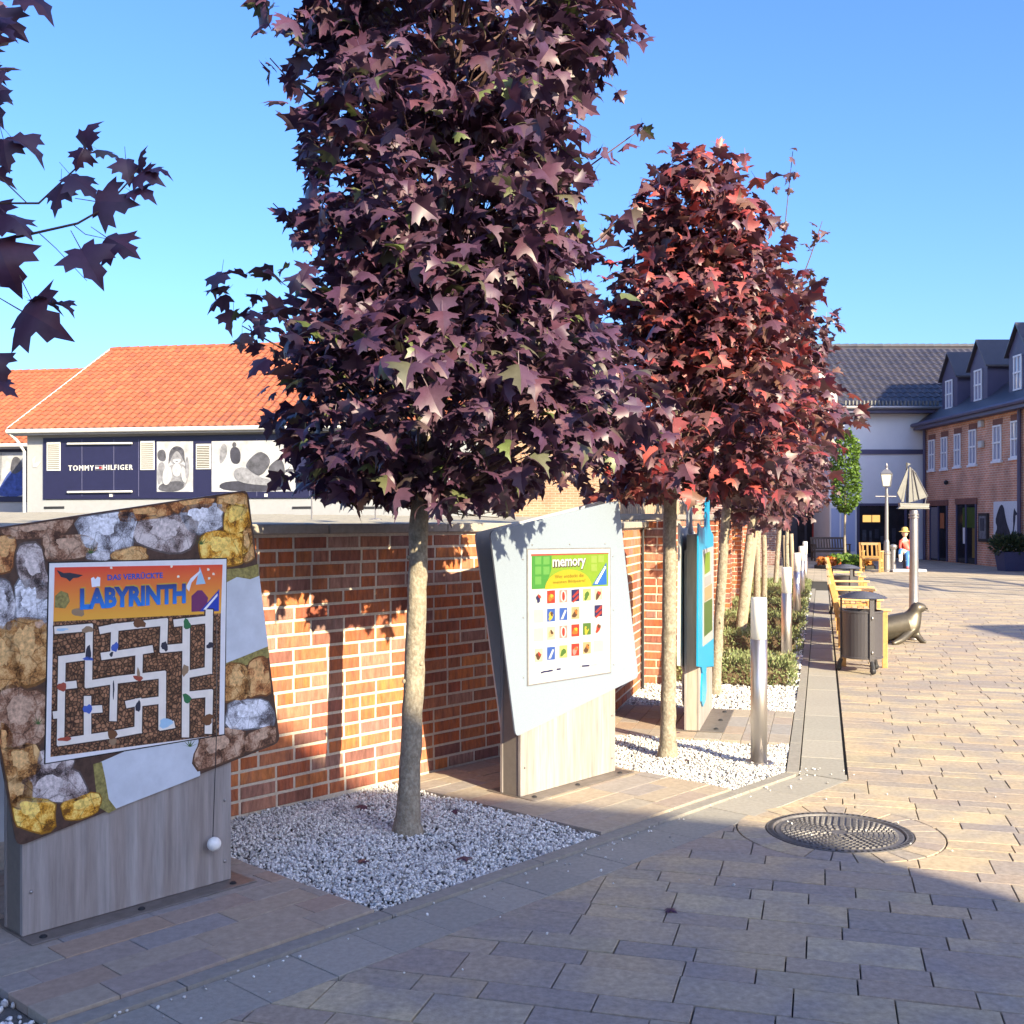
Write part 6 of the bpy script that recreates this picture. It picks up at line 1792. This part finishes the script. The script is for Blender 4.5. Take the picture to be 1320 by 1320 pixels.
mb = MB(); mb.slab([Vector((xl + .3, YW + 4.9, 9.52)), Vector((xl + 9.8, YW + 4.9, 9.52)), Vector((xl + 9.8, YW + 10.4, 6.2)), Vector((xl + .3, YW + 10.4, 6.2))], (0, 0, -.08)); part('rear_roof', mb, M_dktile, ws_)
for k in range(24):
    mb = MB(); mb.tube([Vector((xl + .35 + k * .385, YW + 4.86, 9.53)), Vector((xl + .75 + k * .385, YW + 4.86, 9.55))], [.10, .115], 8); part('ridge_tile', mb, M_dktile, ws_)
mb = MB(); mb.slab([Vector((xl, YW - .2, 6.203)), Vector((xl, YW - .2, 6.7)), Vector((xl, YW + 4.85, 9.9)), Vector((xl, YW + 10, 6.7)), Vector((xl, YW + 10, 6.203))], (.3, 0, 0)); part('gable_parapet', mb, mat('cream_render', (.62, .58, .52)), ws_)
mb = MB(); mb.box(FX, xl + .35, xr + 3, YW - .5, YW - .003, 6.0, 6.2); part('eave_box', mb, M_dkmetal, ws_)
mb = MB(); mb.tube([(xl + .32, YW - .56, 6.2), (xr + 3, YW - .56, 6.2)], .085, 8); part('gutter', mb, M_galv, ws_)
for k in range(40):
    x = xl + .5 + k * .15
    mb = MB(); mb.cbox(FX, x, x + .05, YW - .64, YW - .5, 6.30, 6.48, .004); part('snow_guard_bar', mb, M_sail, ws_) if k < 26 else None
mb = MB(); mb.box(FX, at(1103, 0, YW).x, xr, YW - .06, YW - .003, at(0, 585.5, YW).z, at(0, 579.5, YW).z); part('cornice_band', mb, M_dkmetal, ws_)
x0_, x1_ = at(1106, 0, YW).x, at(1181, 0, YW).x
zt_ = at(0, 652, YW).z
mb = MB(); mb.box(FX, x0_, x1_, YW - .012, YW - .003, 0.05, zt_); gl = part('shop_window', mb, M_dkglass, ws_)
for x in (1106, 1142, 1167, 1180):
    xx = at(x, 0, YW).x; mb = MB(); mb.cbox(FX, xx - .05, xx + .05, YW - .05, YW - .013, 0.05, zt_, .004); part('mullion', mb, M_dkmetal, gl)
mb = MB(); mb.cbox(FX, x0_, x1_, YW - .07, YW - .013, zt_ + .002, zt_ + .1, .004); part('lintel', mb, M_dkmetal, ws_)
mb = MB(); mb.box(FX, at(1112, 0, YW).x, at(1134, 0, YW).x, YW - .030, YW - .0125, at(0, 673, YW).z, at(0, 664, YW).z); part('lit_shelf', mb, mat('amber_shelf', (.55, .30, .08), emit=((.9, .5, .14), .35)), gl)
mb = MB(); mb.box(FX, at(1123, 0, YW).x, at(1124, 0, YW).x, YW - .035, YW - .031, at(0, 673, YW).z, at(0, 664, YW).z); part('shelf_post', mb, M_dark, gl)
for x, y, w_, h_ in ((1114, 690, 5, 14), (1122, 692, 3, 16), (1130, 688, 5, 12), (1137, 696, 4, 10), (1152, 690, 5, 18)):
    mb = MB(); mb.box(FX, at(x - w_ / 2, 0, YW).x, at(x + w_ / 2, 0, YW).x, YW - .02, YW - .0125, at(0, y + h_ / 2, YW).z, at(0, y - h_ / 2, YW).z); part('shop_display', mb, random.choice(M_photo[1:4]), gl)
# pale bay left of the shop window
xa, xz = at(1069, 0, YW - .5).x, at(1104, 0, YW - .5).x
mb = MB(); mb.cbox(FX, xa, xz, YW - .55, YW - .003, 0, 2.25, .01); part('bay', mb, M_wrend, ws_)
M_bayg = flat('bay_glass', (0.35, 0.42, 0.62), rough=0.15)
for a_, b_ in ((1071.5, 1082), (1084.5, 1102)):
    mb = MB(); mb.box(FX, at(a_, 0, YW - .55).x, at(b_, 0, YW - .55).x, YW - .562, YW - .552, .35, 2.1); part('bay_window', mb, M_bayg, ws_)
# dark shops at the left end of the plaza
dsx0, dsx1 = at(895, 0, 48).x, at(1066, 0, 48).x
dsb = thing('dark_shop', 'dark shop fronts in the shade behind the far trunks, with a red poster', 'shop', (dsx0, 48, 0))
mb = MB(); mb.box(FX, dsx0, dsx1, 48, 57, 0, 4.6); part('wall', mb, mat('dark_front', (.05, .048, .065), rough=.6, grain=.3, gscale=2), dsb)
mb = MB(); mb.box(FX, dsx0 - .2, dsx1, 47.7, 57.3, 4.603, 4.9); part('roof_edge', mb, M_dkmetal, dsb)
for x in (910, 930, 950, 970, 990, 1010, 1028, 1040, 1056):
    mb = MB(); mb.box(FX, at(x, 0, 48).x, at(x + 9, 0, 48).x, 47.98, 47.997, .2, 2.6); part('shop_window', mb, M_dkglass, dsb)
mb = MB(); mb.box(FX, at(1046.5, 0, 48).x, at(1054.5, 0, 48).x, 47.94, 47.975, at(0, 696, 48).z, at(0, 668, 48).z); part('red_poster', mb, mat('red_poster', (.32, .05, .04), grain=.5, gscale=4), dsb)
mb = MB(); mb.box(FX, at(1050, 0, 48).x, at(1054, 0, 48).x, 47.93, 47.939, at(0, 692, 48).z, at(0, 680, 48).z); part('poster_patch', mb, M_photo[3], dsb)
mb = MB(); mb.box(FX, at(1049, 0, 48).x, at(1055, 0, 48).x, 47.93, 47.975, at(0, 704, 48).z, at(0, 697, 48).z); part('teal_sign', mb, mat('teal_sign', (.03, .16, .16)), dsb)
mb = MB(); mb.box(FX, at(1058, 0, 48).x, at(1060, 0, 48).x, 47.94, 47.975, .2, 3.4); part('downpipe', mb, M_galv, dsb)

# brick building with dormers on the right
XB = 16.9
M_rbrick = brick_mat('terracotta_brick', (0.60, 0.265, 0.155), (0.50, 0.205, 0.125), (0.60, 0.48, 0.38), 0.25, 0.0833, axis='YZ')
rb = thing('dormer_building', 'long red brick building with dark roof, dormers and narrow white windows on the right', 'building', (XB, 36, 0))
Z0, Z1 = 30.4, 45.6
FRb = Frame(90)                                     # u = y, w = -x
mb = MB(); mb.box(FX, XB, XB + 10, Z0, Z1, 0, 5.5); part('wall', mb, M_rbrick, rb)
def yz(px, x=XB): return x * FPX / (px - 660)
def win(px0, px1, py0, py1, x=XB, parent=rb, nm='window', proud=0.0):
    y0_, y1_ = yz(px1, x), yz(px0, x); ym = (y0_ + y1_) / 2
    z1_, z0_ = EYE - (py0 - HOR) * ym / FPX, EYE - (py1 - HOR) * ym / FPX
    F = Frame(90, 0, 0)
    w = -x + proud
    mb = MB(); mb.box(F, y0_, y1_, w + .003, w + .012, z0_, z1_); fr = part(nm, mb, M_pane, parent)
    for a, b in ((y0_ - .01, y0_ + .06), (y1_ - .06, y1_ + .01), (ym - .025, ym + .025)):
        mb = MB(); mb.box(F, a, b, w + .0125, w + .045, z0_, z1_); part('frame_stile', mb, M_wframe, fr)
    for a in (z0_, (z0_ + z1_) / 2 - .02, z1_ - .06):
        mb = MB(); mb.box(F, y0_ - .01, y1_ + .01, w + .0455, w + .055, a, a + .06); part('frame_rail', mb, M_wframe, fr)
    return y0_, y1_, z0_, z1_, fr
M_header = mat('brick_header', (.20, .09, .07), rough=.9, grain=.3, gscale=10)
for a, b, c, d in ((1198, 1205.5, 567, 606), (1214, 1221.7, 563.4, 604.5), (1231, 1239, 559.3, 601.5), (1250, 1259, 553.7, 599), (1281, 1291.5, 548, 594), (1304, 1314.5, 542.3, 590)):
    y0_, y1_, z0_, z1_, fr = win(a, b, c, d)
    mb = MB(); mb.cbox(Frame(90), y0_ - .08, y1_ + .08, -XB + .003, -XB + .09, z0_ - .08, z0_ - .003, .006); part('sill', mb, M_wframe, fr)
    mb = MB(); mb.box(Frame(90), y0_ - .06, y1_ + .06, -XB + .003, -XB + .012, z1_ + .012, z1_ + .22); part('header', mb, M_header, rb)
def door(px0, px1, py0, dep=.01):
    y0_, y1_ = yz(px1), yz(px0); ym = (y0_ + y1_) / 2; z1_ = EYE - (py0 - HOR) * ym / FPX
    mb = MB(); mb.box(Frame(90), y0_, y1_, -XB + .003, -XB + .012, .02, z1_); d = part('shop_door', mb, M_dkglass, rb)
    for a in (y0_, (y0_ + y1_) / 2 - .04, y1_ - .08):
        mb = MB(); mb.box(Frame(90), a, a + .08, -XB + .0125, -XB + .05, .02, z1_); part('frame_stile', mb, M_dkmetal, d)
    mb = MB(); mb.box(Frame(90), y0_ - .05, y1_ + .05, -XB + .003, -XB + .06, z1_ + .003, z1_ + .22); part('lintel', mb, M_header, rb)
    return d, y0_, y1_, z1_
d1, y0_, y1_, z1_ = door(1199.5, 1222, 652)
mb = MB(); mb.box(Frame(90), y0_ + (y1_ - y0_) * .55, y1_ - .1, -XB + .0125, -XB + .02, .1, z1_ - .05); part('pale_pane', mb, mat('pale_pane', (.20, .20, .24), rough=.2), d1)
mb = MB(); mb.box(Frame(90), y0_ + .35, y0_ + .75, -XB + .0125, -XB + .018, 1.3, 1.9); part('warm_display', mb, mat('warm_display', (.35, .12, .05)), d1)
d2, y0_, y1_, z1_ = door(1233.5, 1259.5, 650)
mb = MB(); mb.box(Frame(90), y0_ + .1, y0_ + 1.25, -XB + .0125, -XB + .018, 1.35, 2.1); part('window_picture', mb, M_leafG, d2)
mb = MB(); mb.box(Frame(90), y1_ - .85, y1_ - .6, -XB + .0125, -XB + .018, .75, 1.35); part('white_notice', mb, M_wframe, d2)
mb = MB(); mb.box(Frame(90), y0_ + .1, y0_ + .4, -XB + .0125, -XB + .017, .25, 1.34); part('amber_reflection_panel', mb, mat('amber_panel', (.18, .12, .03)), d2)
ya, yb_ = yz(1275.5), yz(1263.8)
mb = MB(); mb.cbox(Frame(90), ya, yb_, -XB + .003, -XB + .09, .86, 1.88, .01); cs = part('poster_case', mb, M_dark, rb)
mb = MB(); mb.box(Frame(90), ya + .1, yb_ - .1, -XB + .0905, -XB + .096, .96, 1.78); part('case_poster', mb, M_photo[3], cs)
mb = MB(); mb.box(Frame(90), ya + .2, yb_ - .2, -XB + .0965, -XB + .1, 1.25, 1.7); part('poster_figure', mb, M_photo[1], cs)
ya, yb_ = yz(1315.5), yz(1281.7)
mb = MB(); mb.box(Frame(90), ya, yb_, -XB + .003, -XB + .03, .75, 2.28); bp_ = part('wall_poster', mb, mat('poster_white', (.60, .62, .66)), rb)
def FQ(px, py): y_ = yz(px); return Vector((XB - .034, y_, EYE - (py - HOR) * y_ / FPX))
for pts in ([(1283, 700), (1284, 688), (1287, 680), (1284, 672), (1287, 660), (1291, 650), (1295, 652), (1297, 664), (1299, 674), (1304, 688), (1305, 698), (1300, 694), (1299, 700)], [(1306, 690), (1307.5, 678), (1307, 668), (1308, 658), (1309, 654.5), (1310, 658), (1313.5, 663), (1313, 665), (1310.5, 663), (1310, 672), (1308.5, 682), (1307.5, 692)]):
    mb = MB(); mb.poly([FQ(*q) for q in soften(pts, 1)]); part('poster_silhouette', mb, M_photo[2], bp_)
for x, y in ((1267, 573), (1267, 546.5)):
    q = FQ(x, y); mb = MB(); mb.cbox(Frame(90), q.y - .14, q.y + .14, -XB + .003, -XB + .14, q.z - .12, q.z + .12, .02); part('wall_lamp', mb, M_whitetrim, rb)
q = FQ(1224, 622); mb = MB(); mb.ball(q + Vector((-.1, 0, 0)), .09, 10, 7); part('camera_dome', mb, M_dark, rb)
# roof, eave and dormers
mb = MB(); mb.slab([Vector((XB - .4, Z0, 5.5)), Vector((XB - .4, Z1, 5.5)), Vector((XB + 5.0, Z1, 9.6)), Vector((XB + 5.0, Z0, 9.6))], (.06, 0, -.06)); part('roof', mb, M_dktile, rb)
mb = MB(); mb.slab([Vector((XB + 5.07, Z0, 9.6)), Vector((XB + 5.07, Z1, 9.6)), Vector((XB + 10.4, Z1, 5.5)), Vector((XB + 10.4, Z0, 5.5))], (.0, 0, -.06)); part('rear_roof', mb, M_dktile, rb)
mb = MB()
for yy in (Z0 + .02, Z1 - .3): mb.slab([Vector((XB, yy, 5.45)), Vector((XB + 10, yy, 5.45)), Vector((XB + 5, yy, 9.4))], (0, .25, 0))
part('gable', mb, M_rbrick, rb)
mb = MB(); mb.tube([(XB - .45, Z0, 5.5), (XB - .45, Z1, 5.5)], .085, 8); part('gutter', mb, M_dkmetal, rb)
mb = MB(); mb.box(FX, XB - .4, XB - .003, Z0, Z1, 5.3, 5.42); part('eave_box', mb, M_dkmetal, rb)
mb = MB(); mb.tube([(XB - .1, 45.2, 5.4), (XB - .1, 45.2, 0)], .06, 8); part('downpipe', mb, M_dkmetal, rb)
mb = MB(); mb.tube([(XB - .1, 36.75, 5.4), (XB - .1, 36.75, 0)], .07, 8); part('downpipe', mb, M_dkmetal, rb)
XD = XB + .35
for pa, pb_, ptop, pbot, apx in ((1220, 1228.5, 490, 527, 456), (1257, 1266.5, 476.5, 516.5, 440), (1307.7, 1318, 457.5, 503, 418)):
    y0_, y1_ = yz(pb_, XD), yz(pa, XD); ym = (y0_ + y1_) / 2; hw = (y1_ - y0_) / 2 + .42
    zb_ = EYE - (pbot - HOR) * ym / FPX - .25; zs = EYE - (ptop - HOR) * ym / FPX + .12; za = EYE - (apx - HOR) * ym / FPX
    mb = MB(); mb.slab([Vector((XD, ym - hw, zb_ - .5)), Vector((XD, ym - hw, zs)), Vector((XD, ym, za - .1)), Vector((XD, ym + hw, zs)), Vector((XD, ym + hw, zb_ - .5))], (3.6, 0, 0)); dm = part('dormer', mb, M_dkmetal, rb)
    for s in (-1, 1):
        mb = MB(); mb.slab([Vector((XD - .12, ym, za)), Vector((XD - .12, ym + s * (hw + .14), zs - .12)), Vector((XD + 3.4, ym + s * (hw + .14), zs - .12)), Vector((XD + 3.4, ym, za))], (0, 0, .07)); part('dormer_roof', mb, M_dktile, dm)
    a_, b_, c_, d_, fr = win(pa, pb_, ptop, pbot, x=XD)
# planter with a bush
g = ground_px(1303, 736)
pl_ = thing('planter', 'square dark blue planter with a dark bushy shrub in front of the wall poster', 'planter', (g[0], g[1], 0))
mb = MB()
for a, b in ((.30, .38),):
    P = [Vector((g[0] + sx * a, g[1] + sy * a, 0)) for sx, sy in ((-1, -1), (1, -1), (1, 1), (-1, 1))] + [Vector((g[0] + sx * b, g[1] + sy * b, .62)) for sx, sy in ((-1, -1), (1, -1), (1, 1), (-1, 1))]
    mb.add(P, [(3, 2, 1, 0), (0, 1, 5, 4), (1, 2, 6, 5), (2, 3, 7, 6), (3, 0, 4, 7), (4, 5, 6, 7)])
part('pot', mb, mat('blue_pot', (.05, .055, .12), rough=.5), pl_)
N = 1500; d = rng.normal(size=(N, 3)); d /= np.linalg.norm(d, axis=1)[:, None]
pos = np.array([g[0], g[1], .86]) + d * np.array([.62, .55, .30]) * (rng.random(N) ** .4)[:, None] * (1 + .2 * np.sin(d[:, :1] * 7))
me = scatter_mesh('foliage', [(-.15, 0, 0), (.15, 0, 0), (.2, .5, 0), (0, 1, 0), (-.2, .5, 0)], [[0, 1, 2, 3, 4]], frames_from(d + np.array([0, 0, .6]) + rng.normal(0, .4, (N, 3)), rng.normal(size=(N, 3))), pos, rng.uniform(.08, .16, N), leaf_mat('dark_shrub', [(.03, .05, .018), (.05, .07, .03), (.025, .04, .02)]))
me.transform(world_of(pl_).inverted()); o = bpy.data.objects.new('foliage', me); COL.objects.link(o); o.parent = pl_; o['kind'] = 'stuff'

# ---------------------------------------------------------------- houses outside the picture whose shade falls into it
def house(label, F, u0, u1, w0, w1, eave, ridge, along='u'):
    h = thing('street_house', label, 'house', F((u0 + u1) / 2, (w0 + w1) / 2), F.a)
    mb = MB(); mb.box(F, u0, u1, w0, w1, 0, eave); part('wall', mb, M_rbrick, h)
    if along == 'w':                                 # ridge runs along w, gables at the w ends
        um = (u0 + u1) / 2
        mb = MB(); mb.slab([F(u0, w0, eave + .003), F(u1, w0, eave + .003), F(um, w0, ridge)], F.L * (w1 - w0)); part('roof', mb, M_dktile, h)
    else:
        wm = (w0 + w1) / 2
        mb = MB(); mb.slab([F(u0, w0, eave + .003), F(u0, w1, eave + .003), F(u0, wm, ridge)], F.D * (u1 - u0)); part('roof', mb, M_dktile, h)
    return h
# frame across the sunlight: u to the right of the light, w along it
FSun = Frame(math.degrees(math.atan2(.588, .809)))
house('gabled house behind the viewer that shades the near paving', FSun, -3.6, 4.74, -20.5, -11.6, 7.35, 10.2, 'w')
house('taller block behind the viewer that shades the left board', FSun, -12.0, 2.3, -32.0, -20.8, 15.6, 16.4, 'w')  # unseen block, added to keep the sun off the left board
house('house right of the viewer at the edge of the plaza', FX, 16.7, 27, -7, 4.4, 7.6, 7.9, 'w')
house('tall block beyond the right edge whose shade falls on the white shop', FX, 26, 37, 23, 33.2, 15.3, 15.6, 'w')  # unseen block, added so that the white shop front lies in shade

# unseen timber pavilion added outside the right edge for its shade: its beams throw the crossing stripes on the plaza
pv = thing('pavilion_frame', 'open timber pavilion frame beyond the right edge of the plaza', 'pavilion', (17, 21, 0))
for x in (15.6, 18.4):
    for y in (18.6, 21.2, 23.8):
        mb = MB(); mb.cbox(FX, x - .07, x + .07, y - .07, y + .07, 0, 4.2, .01); part('post', mb, M_stake, pv)
    mb = MB(); mb.cbox(FX, x - .06, x + .06, 18.3, 24.1, 4.203, 4.36, .01); part('beam', mb, M_stake, pv)
for k in range(5):
    y = 18.6 + k * 1.3
    mb = MB(); mb.tube([(15.2, y, 4.3), (17.0, y, 5.6), (18.8, y, 4.3)], .07, 6); part('rafter', mb, M_stake, pv)
mb = MB(); mb.tube([(17.0, 18.3, 5.65), (17.0, 24.1, 5.65)], .08, 6); part('ridge_beam', mb, M_stake, pv)

# a few fallen maple leaves
spots = [((3.5, 4.2), 'dark red leaf lying on the gravel nearest the labyrinth board'), ((4.2, 5.0), 'small dark leaf on the gravel close to the brick wall'), ((3.9, 3.9), 'dark leaf on the gravel near the kerb side'),
         ((4.45, 4.55), 'curled leaf on the gravel just right of the nearest trunk'), ((6.5, 4.3), 'leaf on the gravel between second trunk and pale board'), ((7.3, 4.9), 'red leaf on the gravel by the blue board foot'), ((4.0, 2.75), 'single curled leaf on the shaded paving')]
for k, ((u, w), lb) in enumerate(spots):
    p = F1(u, w, .022 if w > 3.6 else .012); M = Matrix.Translation(p) @ Matrix.Rotation(k * 1.7, 4, 'Z') @ Matrix.Rotation(.2 * math.sin(k * 3), 4, 'X') @ Matrix.Scale(.06 + .015 * math.sin(k), 4)
    tag(inst('fallen_leaf', leaf_mesh(k % 2, M_leafB if k % 2 else M_leafA), M, None), lb, 'leaf', 'fallen leaves on the ground')
